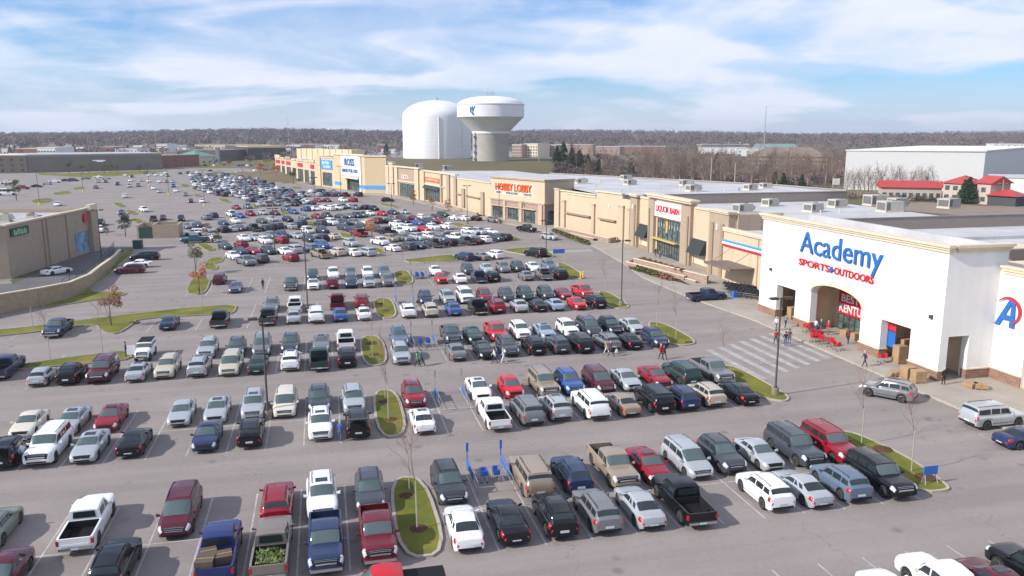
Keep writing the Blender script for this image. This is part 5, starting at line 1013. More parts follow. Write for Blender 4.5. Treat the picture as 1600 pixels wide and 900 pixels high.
for x, y, h, f, lb in [(-5.4, 68.4, 9.0, 'white', 'tall dark lamp post between the cream minivan and the black SUV in the second row'), (-2.7, 111.7, 11.6, 'white', 'tall thin lamp post in the fourth row left of centre'), (40.6, 64.1, 9.4, 'white', 'dark double-headed lamp post on the grass tip before the white store'),
      (41.0, 105.2, 9.5, 'white', 'dark lamp post on the grass tip in front of the liquor store'), (-10.2, 171.6, 9.3, 'white', 'lamp post at the near left corner of the crowded far lot'), (44.6, 157.7, 6.9, 'white', 'lamp post on the grass tip near the far crossing'), (47.2, 214.8, 10.4, 'white', 'lamp post in front of the craft store windows'),
      (38.6, 216.8, 10.6, 'white', 'lamp post left of the craft store by the planter'), (19.1, 230.1, 10.7, 'white', 'lamp post before the pink-signed shop'), (6.6, 302.7, 13.0, 'white', 'slim lamp post in front of the tall discount store'), (-42.5, 168.1, 10.0, 'white', 'lamp post beside the left drive railing'),
      (-97.5, 313.1, 12.0, 'yellow', 'yellow-footed lamp post on a green island behind the left store'), (-101.0, 380.9, 10.4, 'yellow', 'yellow-footed lamp post, farthest left of the empty lot'), (-61.4, 352.0, 12.0, 'yellow', 'yellow-footed lamp post in the middle of the left lot'), (-40.0, 294.1, 12.5, 'yellow', 'yellow-footed lamp post nearest to the packed cars'),
      (-23.0, 258.0, 11.0, 'white', 'lamp post deep among the packed cars, left one'), (-2.4, 243.0, 12.0, 'white', 'lamp post deep among the packed cars, right one'), (-82, 420, 11, 'yellow', 'lamp post before the long dark building')]:
    lamp(x, y, h, lb, f, 2, R(0 if x > 0 else 8))

# ------------------------------------------------------------------ cart corrals and carts
def cart(x, y, rz, m, label, group):
    t = thing('shopping_cart', label, 'cart', (x, y, 0), rz, group); b = MB()
    for z, k in ((.55, .86), (.72, .93), (.92, 1.0)):
        L_, W_ = .42 * k, .24 * k; b.path([(-L_, -W_, z), (L_, -W_ * .8, z), (L_, W_ * .8, z), (-L_, W_, z), (-L_, -W_, z)], .018, 4)
    for i in range(5):
        for sd in (-1, 1): b.tube((-.36 + i * .17, sd * .2, .55), (-.40 + i * .19, sd * .235, .92), .012, n=4)
    b.box(-.34, .34, -.19, .19, .53, .55); b.box(-.36, -.35, -.2, .2, .55, .9); b.box(.36, .37, -.18, .18, .56, .9); b.build('basket', m, t)
    f = MB(); 
    for sd in (-1, 1): f.path([(-.42, sd * .22, .55), (-.36, sd * .22, .16), (.38, sd * .18, .16), (.30, sd * .17, .55)], .016, 4)
    f.build('frame', STEEL, t); h = MB(); h.tube((-.52, -.22, .98), (-.52, .22, .98), .025); h.path([(-.42, -.22, .9), (-.52, -.22, .98)], .016, 4); h.path([(-.42, .22, .9), (-.52, .22, .98)], .016, 4); h.build('handle', m, t)
    for (a, c) in ((-.36, .2), (-.36, -.2), (.36, .16), (.36, -.16)): w_ = MB(); w_.lathe([(.065, -.02), (.065, .02)], 8, (a, c, .07), axis='y'); w_.build('wheel', TRIM, t)
    return t
proto_cart = {}
def put_cart(x, y, rz, mname, label, group, z=0.0):
    if mname not in proto_cart: proto_cart[mname] = cart(x, y, rz, MATS[mname], label, group); o = proto_cart[mname]
    else:
        o = copy_tree(proto_cart[mname]); o.location = (x, y, z); o.rotation_euler = (0, 0, rz)
    o.location.z = z; o['label'] = label; o['group'] = group; return o
def corral(x, y, label, big=False, nc=0, clabel=''):
    t = thing('cart_corral', label, 'cart corral', (x, y, 0), 0, 'cart corrals in the stalls')
    for sd in (-1, 1):
        s_ = MB()
        for yy in (-1.4, .6, 2.6): s_.tube((sd * 1.25, yy, 0), (sd * 1.25, yy, .95), .03, n=6)
        for z in (.35, .93): s_.tube((sd * 1.25, -1.4, z), (sd * 1.25, 2.6, z), .022, n=5)
        s_.build('side_rail', STEEL, t)
        p = MB(); p.box(*sorted((sd * 1.27, sd * 1.33)), .9, 2.65, .3, .98) if not big else p.box(*sorted((sd * 1.27, sd * 1.33)), .1, 2.65, .45, .98); p.build('blue_panel', CBLUE, t)
        q = MB(); hq = 2.15 if big else 2.6; q.tube((sd * 1.25, 2.7, 0), (sd * 1.25, 2.7, hq), .04, n=6); q.box(sd * 1.25 - .09, sd * 1.25 + .09, 2.63, 2.66, hq - .65, hq); q.build('sign_post', CBLUE if big else STEEL, t)
    b = MB(); b.tube((-1.25, -1.4, .5), (1.25, -1.4, .5), .025, n=5)
    if big: b.tube((-1.25, 2.7, 2.1), (1.25, 2.7, 2.1), .03, n=5)
    b.build('end_rail', STEEL, t)
    for k in range(nc): put_cart(x - .45 + .9 * (k % 2), y + .6 - .42 * (k // 2), R(90), 'cart_blue', clabel, 'blue carts in ' + label[:30])
corral(10.65, 51.2, 'big blue-posted cart corral beside the tan wagon in the nearest row', True, 2, 'blue cart standing in the nearest corral')
corral(10.7, 68.4, 'cart corral between the white sedans of the second row', False, 0)
corral(10.7, 89.0, 'cart corral of the third row with blue carts inside', False, 4, 'blue cart nested in the third row corral')
corral(11.0, 112.8, 'tall-posted cart corral in the fourth row behind the white SUV', False, 0)
corral(15.6, 134.6, 'full grey cart corral right of the fifth row island', False, 8, 'cart packed in the fifth row corral')
x, y = gp(1452, 757); t = thing('corral_sign', 'small blue sign frame at the tip of the long grass island', 'sign', (x, y, 0))
MB().box(-.55, .55, -.04, .04, .75, 1.38).build('board', CBLUE, t); m = MB(); [m.tube((s * .5, -.25, 0), (s * .45, 0, .8), .035, n=5) and m.tube((s * .5, .25, 0), (s * .45, 0, .8), .035, n=5) for s in (-1, 1)]; m.build('leg', STEEL, t)
x, y = gp(873, 412); t = thing('corral_sign', 'blue sign panel behind the last cars of the fifth row', 'sign', (x, y, 0)); MB().box(-1.15, 1.15, -.05, .05, 2.0, 2.8).build('board', CBLUE, t); m = MB(); [m.tube((s * 1.2, 0, 0), (s * 1.2, 0, 2.0), .05, n=5) for s in (-1, 1)]; m.build('post', STEEL, t)

# ------------------------------------------------------------------ people
SKIN = [mat('skin_light', (.50, .30, .21), .6), mat('skin_dark', (.16, .09, .06), .6)]
HAIRM = [mat('hair_dark', (.03, .02, .015), .7), mat('hair_grey', (.4, .38, .36), .8), mat('hair_brown', (.10, .055, .03), .8)]
CL = {k: mat('cloth_' + k, v, .9, var=.08, vscale=6) for k, v in dict(blue=(.05, .10, .32), navy=(.025, .035, .08), denim=(.07, .11, .2), white=(.7, .7, .68), grey=(.18, .18, .19), black=(.02, .02, .022), red=(.5, .015, .02), green=(.08, .35, .14), teal=(.02, .25, .22), khaki=(.35, .28, .2), pale=(.5, .56, .6), maroon=(.15, .03, .05)).items()}
def person_mesh(pose, top, bot, skin, h=1.75):
    """one skinned surface grown from a joint skeleton; faces coloured by the nearest limb"""
    k = h / 1.75; st = {'stand': .06, 'walk': .30, 'lean': .05, 'push': .22}[pose]; lean = .30 if pose == 'lean' else .05 if pose in ('walk', 'push') else 0
    V_ = {}; E_ = []; V = lambda n, x, y, z, r: V_.__setitem__(n, (x * k, y * k, z * k, r * k))
    V('pel', 0, 0, .95, .135); V('bel', .02 + lean * .2, 0, 1.10, .125); V('che', .03 + lean * .6, 0, 1.32, .155); V('nek', .03 + lean, 0, 1.50, .06); V('hd0', .05 + lean * 1.15, 0, 1.60, .085); V('hd1', .05 + lean * 1.25, 0, 1.70, .088)
    V('nos', .15 + lean * 1.2, 0, 1.625, .022)
    E_ += [('pel', 'bel'), ('bel', 'che'), ('che', 'nek'), ('nek', 'hd0'), ('hd0', 'hd1'), ('hd0', 'nos')]
    for sd, n in ((1, 'L'), (-1, 'R')):
        f = st * sd
        V('hip' + n, 0, .095 * sd, .88, .095); V('kn' + n, f * .5 + .04, .10 * sd, .50, .062); V('an' + n, f - (.06 if sd < 0 and st > .1 else 0), .10 * sd, .09, .042); V('to' + n, f + .15, .12 * sd, .035, .038)
        E_ += [('pel', 'hip' + n), ('hip' + n, 'kn' + n), ('kn' + n, 'an' + n), ('an' + n, 'to' + n)]
        sx = .03 + lean * .85; V('sh' + n, sx, .19 * sd, 1.42, .065)
        if pose in ('lean', 'push'): V('el' + n, sx + .16, .23 * sd, 1.20, .042); V('wr' + n, sx + .40, .17 * sd, 1.10, .028); hx, hz = 1, -.1
        else: V('el' + n, sx - f * .35 - .02, .25 * sd, 1.15, .042); V('wr' + n, sx - f * .7 + .05, .25 * sd, .93, .028); hx, hz = .25, -.95
        E_ += [('che', 'sh' + n), ('sh' + n, 'el' + n), ('el' + n, 'wr' + n)]
        w = V_['wr' + n]; P3 = Vector(w[:3]) / k; V('pa' + n, P3.x + hx * .07, P3.y, P3.z + hz * .07, .034); E_.append(('wr' + n, 'pa' + n))
        for q in range(4):
            b = (q - 1.5) * .019; ln = (.065, .08, .075, .055)[q]
            V('f%d%s' % (q, n), P3.x + hx * .11 + (b if hx < .5 else 0), P3.y + (b if hx > .5 else 0), P3.z + hz * .11, .0095); V('g%d%s' % (q, n), P3.x + hx * (.11 + ln * .8) + (b if hx < .5 else 0), P3.y + (b if hx > .5 else 0) - .012 * sd, P3.z + hz * (.11 + ln * .7) - (.02 if hx > .5 else 0), .008)
            E_ += [('pa' + n, 'f%d%s' % (q, n)), ('f%d%s' % (q, n), 'g%d%s' % (q, n))]
        V('th' + n, P3.x + hx * .06 + .035, P3.y - .03 * sd, P3.z + hz * .06, .0105); V('tj' + n, P3.x + hx * .10 + .045, P3.y - .045 * sd, P3.z + hz * .10, .009); E_ += [('pa' + n, 'th' + n), ('th' + n, 'tj' + n)]
    names = list(V_); me = bpy.data.meshes.new('p'); me.from_pydata([V_[n][:3] for n in names], [(names.index(a), names.index(b)) for a, b in E_], [])
    o = bpy.data.objects.new('p', me); C.objects.link(o); mo = o.modifiers.new('s', 'SKIN'); mo.use_smooth_shade = True
    for i, n in enumerate(names):
        sv_ = me.skin_vertices[0].data[i]; sv_.radius = (V_[n][3],) * 2; sv_.use_root = (n == 'pel')
    su = o.modifiers.new('u', 'SUBSURF'); su.levels = 1; su.render_levels = 1
    dg = bpy.context.evaluated_depsgraph_get(); dg.update(); res = bpy.data.meshes.new_from_object(o.evaluated_get(dg)); bpy.data.objects.remove(o)
    for m in (CL[top], CL[bot], SKIN[skin], CL['black'], HAIRM[0]): res.materials.append(m)
    zone = {}
    for a, b in E_:
        z = 0
        if a[:3] in ('nek', 'hd0') or b in ('nos',) or a[:2] in ('pa', 'th') or a[:2] in ('f0', 'f1', 'f2', 'f3') or b[:2] == 'pa': z = 2
        elif a[:3] == 'hip' or a[:2] == 'kn' or b[:3] == 'hip': z = 1
        elif a[:2] == 'an': z = 3
        zone[(a, b)] = z
    seg = [(Vector(V_[a][:3]), Vector(V_[b][:3]), zone[(a, b)], V_[a][3]) for a, b in E_]
    for p in res.polygons:
        c = p.center; best = 9; bz = 0
        for a, b, z, r in seg:
            d = b - a; t = max(0, min(1, (c - a).dot(d) / d.dot(d))); q = (c - a - d * t).length
            if q < best: best = q; bz = z
        p.material_index = bz; p.use_smooth = True
        if c.z < .93 * k and bz == 0 and abs(c.y) < .17 * k: p.material_index = 1
    hx = (V_['hd1'][0] - .012); hr = MB(); hr.lathe([(.0, -.10), (.085, -.09), (.104, -.03), (.104, .02), (.085, .07), (.045, .102), (0, .11)], 12, (hx - .02 * k, 0, V_['hd1'][2] + .005))
    hm = hr.mesh('hair', HAIRM[0], 60)
    return res, hm
PM = {}
def person(x, y, rz, pose, top, bot, label, hair=0, skin=0, h=1.72, group=None, z=0.0):
    key = (pose, top, bot, skin, h)
    if key not in PM: PM[key] = person_mesh(*key)
    me, hm = PM[key]; t = bpy.data.objects.new('person', me); C.objects.link(t); t.location = (x, y, z); t.rotation_euler = (0, 0, rz); tag(t, label, 'person', group or 'shoppers on foot')
    hm2 = hm if hair == 0 else hm.copy()
    if hair: hm2.materials[0] = HAIRM[hair]
    q = bpy.data.objects.new('hair', hm2); C.objects.link(q); q.parent = t; return t
pe = [(2, 735, 180, 'stand', 'navy', 'denim', 'person in navy at the left frame edge behind the open car'), (20, 728, 40, 'lean', 'blue', 'navy', 'person in blue leaning into the black car with the open tailgate'), (38, 726, 120, 'stand', 'pale', 'denim', 'person in pale blue standing right of the open black tailgate'),
      (532, 690, 60, 'stand', 'blue', 'denim', 'person in blue standing left of the open black tailgate near the island'), (558, 683, 90, 'lean', 'grey', 'denim', 'person in grey and jeans loading the open black car'), (411, 452, -60, 'stand', 'black', 'black', 'person all in black standing alone on the line left of centre'),
      (197, 558, 20, 'stand', 'navy', 'navy', 'person in navy by the open white jeep'), (653, 573, 150, 'walk', 'green', 'black', 'person in light green walking left of a person in teal'), (659, 571, 150, 'walk', 'teal', 'black', 'person in teal walking beside one in light green'),
      (773, 568, 170, 'walk', 'white', 'navy', 'person in white top and dark trousers, leftmost of three walkers'), (777, 566, 170, 'walk', 'blue', 'navy', 'person in bright blue, middle of three walkers'), (787, 569, 160, 'walk', 'pale', 'white', 'person in pale clothes and white trousers, rightmost of three walkers'),
      (948, 554, 140, 'walk', 'khaki', 'white', 'person in khaki and white behind the grey wagon'), (955, 557, 140, 'walk', 'maroon', 'navy', 'person in maroon and navy carrying a white bag'), (1033, 562, 100, 'walk', 'red', 'navy', 'person in red behind the dark green SUV'), (1038, 562, 100, 'walk', 'maroon', 'navy', 'person in maroon beside one in red'),
      (1212, 538, 80, 'walk', 'red', 'navy', 'person in red crossing behind the lamp post'), (1227, 541, 60, 'stand', 'black', 'denim', 'person in black, left of a pair at the store kerb'), (1233, 537, 60, 'stand', 'maroon', 'denim', 'person in maroon, right of a pair at the store kerb'), (1213, 516, 200, 'walk', 'white', 'denim', 'person in white near the left store opening'), (1227, 512, 30, 'walk', 'grey', 'navy', 'person in grey at the left store opening'),
      (1294, 523, 190, 'stand', 'red', 'grey', 'person in bright red before the arched entrance'), (1325, 537, 210, 'push', 'maroon', 'navy', 'person in dark red pushing a cart by the arch'), (1274, 520, 20, 'stand', 'pale', 'denim', 'person in pale grey by the arch left side'), (1351, 573, 170, 'walk', 'navy', 'black', 'person in navy walking from the store right of the arch'), (1474, 601, 90, 'stand', 'black', 'black', 'person in black at the brick corner of the store'),
      (743, 371, 190, 'walk', 'white', 'white', 'person in white among the packed far cars'), (1024, 401, 60, 'stand', 'black', 'black', 'person in black at the liquor store door'), (1031, 404, 60, 'stand', 'grey', 'navy', 'person in grey just right of the liquor store door'), (1282, 521, 0, 'stand', 'navy', 'denim', 'person in navy inside the arch')]
for px, py, rz, pose, tp, bt_, lb in pe:
    x, y = gp(px, py); z = .152 if x > 53.2 else 0
    if z: x, y = gp(px, py, .15)
    person(x, y, R(rz), pose, tp, bt_, lb, hair=(px % 3), skin=1 if px % 5 == 0 else 0, h=1.72 if tp != 'green' else 1.6, z=z)
x, y = gp(958, 556); tag(MB().lathe([(.05, .35), (.17, .4), (.2, .65), (.08, .85)], 10, (x + .3, y - .2, 0)).build('shopping_bag', CL['white'], None, 40), 'white bag carried by the person in maroon and navy', 'bag')

# opened tailgates of the two cars being loaded
for px, py, z, lb in ((15, 702, 0, 'open'), (558, 658, 0, 'open')):
    best = min((o for o in C.objects if o.name.startswith('parked_suv')), key=lambda o: (o.location.x - gp(px, py, .8)[0]) ** 2 + (o.location.y - gp(px, py, .8)[1]) ** 2)
    m = MB(); m.hexa([(-2.05, -.78, 1.66), (-2.05, .78, 1.66), (-2.95, .76, 1.86), (-2.95, -.76, 1.86)], [(-2.05, -.78, 1.74), (-2.05, .78, 1.74), (-2.95, .76, 1.92), (-2.95, -.76, 1.92)]); m.build('open_tailgate', paint('black'), best)
    m = MB(); m.box(-2.41, -2.385, -.62, .62, .82, 1.5); m.build('load_shade_panel', mat('load_shade', (.008, .008, .008), 1), best)  # thin black panel stands in for the shade inside the open boot
    best['label'] = 'black SUV with its tailgate up, ' + ('at the left edge of the second row' if px < 100 else 'left of the second row grass island')
# boxes in the blue pickup's bed, brush in the taupe one, wheel on the red one
bp_ = min((o for o in C.objects if o.name.startswith('pickup_truck')), key=lambda o: (o.location.x - gp(343, 850, .9)[0]) ** 2 + (o.location.y - gp(343, 850, .9)[1]) ** 2)
def bedpt(o, lx, ly, lz): return Matrix.Translation(o.location) @ Matrix.Rotation(o.rotation_euler.z, 4, 'Z') @ Vector((lx, ly, lz))
bxm = mat('dark_box', (.10, .075, .055), .9, var=.1, vscale=2)
for lx, ly, s, rr, lb in ((-1.35, .42, .85, .2, 'dark brown carton at the left front of the blue pickup bed'), (-2.35, .48, .95, -.1, 'dark brown carton at the left rear of the blue pickup bed'), (-1.95, -.42, .9, .15, 'dark brown carton at the right of the blue pickup bed')):
    p = bedpt(bp_, lx, ly, .70); b = MB(); b.rbox((0, 0, 0), s, s, s * .85); o = b.build('carton', bxm); o.location = p; o.rotation_euler = (0, 0, bp_.rotation_euler.z + rr); tag(o, lb, 'box', 'cartons in the blue pickup')
    fl_ = MB(); fl_.rbox((0, 0, s * .85), .07, s + .01, .006); fl_.build('tape', CARDB, o)
tp_ = min((o for o in C.objects if o.name.startswith('pickup_truck')), key=lambda o: (o.location.x - gp(425, 853, .9)[0]) ** 2 + (o.location.y - gp(425, 853, .9)[1]) ** 2)
b = MB(); rb = random.Random(5)
for i in range(420):
    c = Vector((rb.uniform(-2.7, -1.0), rb.uniform(-.75, .75), .75 + rb.uniform(0, .38))); a = Vector((rb.gauss(0, 1), rb.gauss(0, 1), rb.gauss(0, 1))).normalized() * .16; d_ = a.orthogonal().normalized() * .05
    b.add([c - a, c + d_, c + a, c - d_], [(0, 1, 2, 3)])
o = b.build('cut_brush', mat('brush_green', (.13, .17, .05), .9, var=.4, vscale=3)); o.location = tp_.location; o.rotation_euler = tp_.rotation_euler; tag(o, 'heap of cut green brush in the taupe pickup bed', 'brush')

# ------------------------------------------------------------------ goods and furniture in front of the stores
for i, (px, py, rz) in enumerate([(1260, 518, 20), (1270, 527, 60), (1276, 533, 10), (1281, 529, 80), (1298, 541, 30), (1307, 547, 90), (1272, 534, 0), (1283, 537, 40), (1379, 566, 0)]):
    x, y = gp(px, py, .2); lb = ['red cart furthest left by the arch', 'red cart second from the left by the arch', 'red cart in the nested string, left', 'red cart behind the nested string', 'red cart alone right of the string', 'red cart nearest the right arch pier', 'red cart lowest in the left group', 'red cart at the end of the string', 'red cart by the right-hand opening'][i]
    o = put_cart(x, y, R(rz), 'sign_red', lb, 'red carts before the arched entrance', z=.155); o.scale = (1.1,) * 3
def pallet(x, y, rz, n, label, m=None, z=.155):
    t = thing('goods_pallet', label, 'pallet', (x, y, z), rz, 'pallets of goods outside the store')
    b = MB(); [b.box(-.6, .6, yy - .05, yy + .05, .09, .12) for yy in (-.5, -.25, 0, .25, .5)]; [b.box(xx - .04, xx + .04, -.55, .55, 0, .085) for xx in (-.55, 0, .55)]; b.build('base', CARDB, t)
    for k in range(n):
        q = MB(); q.box(-.55, -.02, -.5, .5, .125 + .36 * k, .47 + .36 * k); q.box(.02, .55, -.5, .5, .125 + .36 * k, .47 + .36 * k); q.build('carton_layer', m or CARDB, t)
for px, py, n, rz, lb in [(1410, 560, 6, 10, 'tall pallet of cartons inside the right opening'), (1405, 566, 5, 0, 'pallet of cartons left inside the right opening'), (1418, 590, 3, 5, 'low pallet of cartons at the brick pier'), (1434, 596, 3, -8, 'low pallet of cartons nearest the store corner'), (1401, 586, 1, 0, 'flat empty-looking pallet before the right opening'), (1516, 604, 1, 15, 'yellow-brown pallet by the side opening'), (1532, 606, 1, -30, 'flattened cartons right of the side opening'), (1238, 497, 4, 0, 'stack of cartons in the left opening'), (1337, 530, 2, 0, 'pallet of cartons in the arch, right'), (1322, 525, 2, 10, 'pallet of cartons in the arch, left')]:
    x, y = gp(px, py, .2); pallet(x, y, R(rz), n, lb)
def grill(x, y, rz, label):
    t = thing('barbecue_grill', label, 'grill', (x, y, .155), rz, 'grills and smokers outside by the stripe wall')
    b = MB(); b.lathe([(.0, -.5), (.26, -.48), (.3, -.4), (.3, .4), (.26, .48), (0, .5)], 14, (0, 0, .95), axis='y'); b.build('barrel', TRIM, t, 40)
    l = MB()
    for a in (-.22, .22):
        for c in (-.4, .4): l.tube((a, c, 0), (a * .8, c, .75), .025, n=5)
    l.build('legs', TRIM, t); s_ = MB(); s_.box(.28, .62, -.4, .4, .86, .89); s_.box(-.62, -.3, -.4, .4, .86, .89); s_.build('side_shelf', STEEL, t); c = MB(); c.tube((0, .25, 1.2), (0, .25, 1.55), .04); c.build('chimney', TRIM, t)
gl = 0
for r_ in range(3):
    for c_ in range(8):
        x, y = gp(1134 + c_ * 6.2 + r_ * 3, 452 + r_ * 5 + c_ * .9, .2); gl += 1
        grill(x, y, R(20 * (gl % 4)), 'black grill %s from the left in the %s line by the stripe wall' % (ORD[c_ + 1], ['back', 'middle', 'front'][r_]))
x, y = gp(1148, 464, .2); tag(MB().box(-.4, .4, -.4, .4, .155, 1.1).build('blue_bin', CBLUE, None), 'square blue bin among the grills', 'bin').location = (x, y, 0)
# plants in front: low dead shrubs and green ground shrubs
def shrub(x, y, r, m, label, grp, z=.25, seed=0):
    q = random.Random(seed); b = MB()
    for i in range(170):
        a = q.uniform(0, 6.283); e = q.uniform(0, 1.5); rr = r * q.uniform(.5, 1.05); c = Vector((math.cos(a) * math.cos(e) * rr, math.sin(a) * math.cos(e) * rr, math.sin(e) * rr * .8)); d = Vector((q.gauss(0, 1), q.gauss(0, 1), q.gauss(0, 1))).normalized() * r * .17; w_ = d.orthogonal().normalized() * r * .13
        b.add([c - d, c + w_, c + d, c - w_], [(0, 1, 2, 3)])
    o = b.build('shrub', m); o.location = (x, y, z); tag(o, label, 'shrub', grp); return o
k = 0
for i in range(9): 
    x, y = gp(996 + i * 6.2, 421 + i * 1.9, .3); shrub(x, y, 1.0, OLLEAF if i < 6 else BRLEAF, '%s low shrub %s from the left below the liquor store wall' % ('green' if i < 6 else 'russet', ORD[i + 1 if i < 6 else i - 5]), 'shrubs of the liquor store planter', seed=i)
for i in range(8):
    x, y = gp(1006 + i * 8.6, 405 + i * 2.6, 1.4); shrub(x, y, .62, BRLEAF, 'russet dead shrub %s from the left in the upper planter' % ORD[i + 1], 'shrubs of the liquor store planter', z=1.35, seed=i + 20)
for i in range(12):
    x, y = gp(866 + i * 4.6, 361.5 + i * 1.7, .3); shrub(x, y, 1.0, OLLEAF, 'green shrub %s from the left in the long planter' % ORD[i + 1], 'shrubs of the long planter', seed=i + 40)

# brick refuse enclosure with green gate and bins
EN = thing('refuse_enclosure', 'low tan masonry refuse enclosure left of the far lot', 'enclosure', (-39.5, 206, 0)); em = brick('tan_block2', (.36, .28, .21), (.42, .33, .25), (.33, .27, .2), .7)
b = MB(); b.box(-3.6, -3.2, -3, 3, 0, 3.2); b.box(-.2, .2, -3, 3, 0, 3.3); b.box(5.2, 5.6, -3, 3, 0, 3.2); b.box(-3.6, 5.6, 3, 3.35, 0, 3.25); b.box(.2, 5.2, -3.0, -2.7, 0, 3.2); b.build('wall', em, EN)
b = MB(); b.box(-3.2, -1.75, -2.95, -2.87, .1, 2.7); b.box(-1.7, -.25, -2.95, -2.87, .1, 2.7); b.build('gate', mat('gate_green', (.03, .07, .06), .6), EN)
x, y = gp(216, 388); t = thing('utility_box', 'dark green transformer box behind the minivan at left', 'utility box', (x, y, 0)); MB().box(-.9, .9, -.8, .8, .1, 1.7).build('cabinet', mat('gate_green', (.03, .07, .06), .6), t); MB().box(-.95, .95, -.85, .85, 1.702, 1.8).build('lid', mat('gate_green2', (.05, .1, .09), .6), t)
for i, (px, py) in enumerate(((69, 417), (73, 416), (78, 413))):
    x, y = gp(px, py); tag(MB().lathe([(.12, 0), (.12, 1.25), (.06, 1.35)], 10, (x, y, 0)).build('bollard', YPAINT, None, 40), 'yellow bollard, %s of three by the left store wall' % ['left', 'middle', 'right'][i], 'bollard', 'yellow bollards')
for i, (px, py) in enumerate(((907, 436), (911, 435), (844, 398))):
    x, y = gp(px, py); tag(MB().lathe([(.12, 0), (.12, 1.2), (.06, 1.3)], 10, (x, y, 0)).build('bollard', YPAINT, None, 40), ['yellow bollard on the fifth row island tip, left', 'yellow bollard on the fifth row island tip, right', 'yellow bollard by the black SUV near the far crossing'][i], 'bollard', 'yellow bollards')
# ------------------------------------------------------------------ trees
def bare(mb, seed, h, r0, levels=3, spread=.55, m=0, n0=5, low=.3):
    q = random.Random(seed)
    def br(p, d, L, r, lv):
        n = 3; pts = [p]; dd = d.copy()
        for i in range(n):
            dd = (dd + Vector((q.gauss(0, .10), q.gauss(0, .10), q.gauss(.03, .05)))).normalized(); pts.append(pts[-1] + dd * L / n)
        for i in range(n): mb.tube(pts[i], pts[i + 1], r * (1 - .25 * i), r * (1 - .25 * (i + 1)), 5 if lv > 1 else 3, m, cap=False)
        if lv == 0: return
        for k in range(n0 if lv == levels else 4):
            t = q.uniform(low if lv == levels else .25, 1.0); i = min(n - 1, int(t * n)); base = pts[i] + (pts[i + 1] - pts[i]) * (t * n - i)
            a = q.uniform(0, 6.283); side = Vector((math.cos(a), math.sin(a), 0)); nd = (dd * (1 - spread) + side * spread + Vector((0, 0, .25))).normalized()
            br(base, nd, L * q.uniform(.42, .62), r * .5, lv - 1)
    br(Vector((0, 0, 0)), Vector((0, 0, 1)), h * .72, r0, levels); return mb
def leaves(mb, seed, c, rad, n, size, m=0, shell=.35):
    q = random.Random(seed)
    for _ in range(n):
        u = Vector((q.gauss(0, 1), q.gauss(0, 1), q.gauss(0, 1))).normalized() * (q.uniform(shell, 1) ** .6)
        p = Vector((c[0] + u.x * rad[0], c[1] + u.y * rad[1], c[2] + u.z * rad[2])); a = Vector((q.gauss(0, 1), q.gauss(0, 1), q.gauss(0, 1))).normalized() * size * q.uniform(.6, 1.3); b = a.orthogonal().normalized() * size * .6
        mb.add([p - a, p + b, p + a, p - b], [(0, 1, 2, 3)], m)
    return mb
def tree_proto(kind, seed, h):
    t = bpy.data.objects.new('proto', None)
    tr = MB(); cr = MB()
    if kind == 'sapling':                                # thin bare street tree: trunk, then a fan of twigs
        tr.tube((0, 0, 0), (.05, 0, h * .45), .05, .035, 6); bare(cr, seed, h * .62, .03, 3, .5, 0, 8, .05); off = (.05, 0, h * .42)
        cr.v = [(a[0] + off[0], a[1], a[2] + off[2]) for a in cr.v]; return tr.mesh('trunk', BARK), cr.mesh('crown', mat('twigs', (.24, .15, .13), .95, var=.2, vscale=2))
    if kind == 'bare':
        tr.tube((0, 0, -.3), (0, 0, h * .35), .17, .11, 6); bare(cr, seed, h * .85, .12, 3, .38, 0, 11, .05); cr.v = [(a[0], a[1], a[2] + h * .12) for a in cr.v]
        leaves(cr, seed + 9, (0, 0, h * .60), (h * .20, h * .20, h * .36), 300, .15); return tr.mesh('trunk', BARK), cr.mesh('crown', mat('pale_twigs', (.20, .145, .115), .95, var=.3, vscale=1))
    tr.tube((0, 0, -.2), (0, 0, h * .55), .12 * h / 6, .05 * h / 6, 6)
    if kind == 'leafy':
        bare(cr, seed, h * .8, .05, 2, .5, 0, 7, .2); q = random.Random(seed)
        for i in range(9): leaves(cr, seed + i, (q.uniform(-.2, .2) * h, q.uniform(-.2, .2) * h, h * q.uniform(.4, .92)), (h * .12, h * .12, h * .10), 90, h * .022)
    if kind == 'cone':
        q = random.Random(seed)
        for i in range(16):
            z = h * (.1 + .85 * i / 16); w = h * .24 * (1 - i / 17) + .1
            for j in range(5): a = q.uniform(0, 6.28); leaves(cr, seed + i * 9 + j, (math.cos(a) * w * .6, math.sin(a) * w * .6, z), (w * .5, w * .5, h * .06), 26, h * .028)
    return tr.mesh('trunk', BARKD), cr.mesh('crown', ORLEAF)
TP = {}
def tree(kind, seed, h, x, y, label, group, crown=None, sc=1.0, z=0.0, name=None, rz=None):
    key = (kind, seed, h); z += gz(x, y)
    if key not in TP: TP[key] = tree_proto(kind, seed, h)
    a, b = TP[key]; t = thing(name or {'sapling': 'bare_sapling', 'bare': 'bare_tree', 'leafy': 'leafy_tree', 'cone': 'evergreen_tree'}[kind], label, 'tree', (x, y, z), (x * 7 % 6.28) if rz is None else rz, group); t.scale = (sc,) * 3
    for n, me in (('trunk', a), ('crown', b)):
        o = bpy.data.objects.new(n, me); C.objects.link(o); o.parent = t
        if n == 'crown' and crown: o.material_slots[0].link = 'OBJECT'; o.material_slots[0].material = crown
    return t
SA = 'young bare trees on the grass islands'
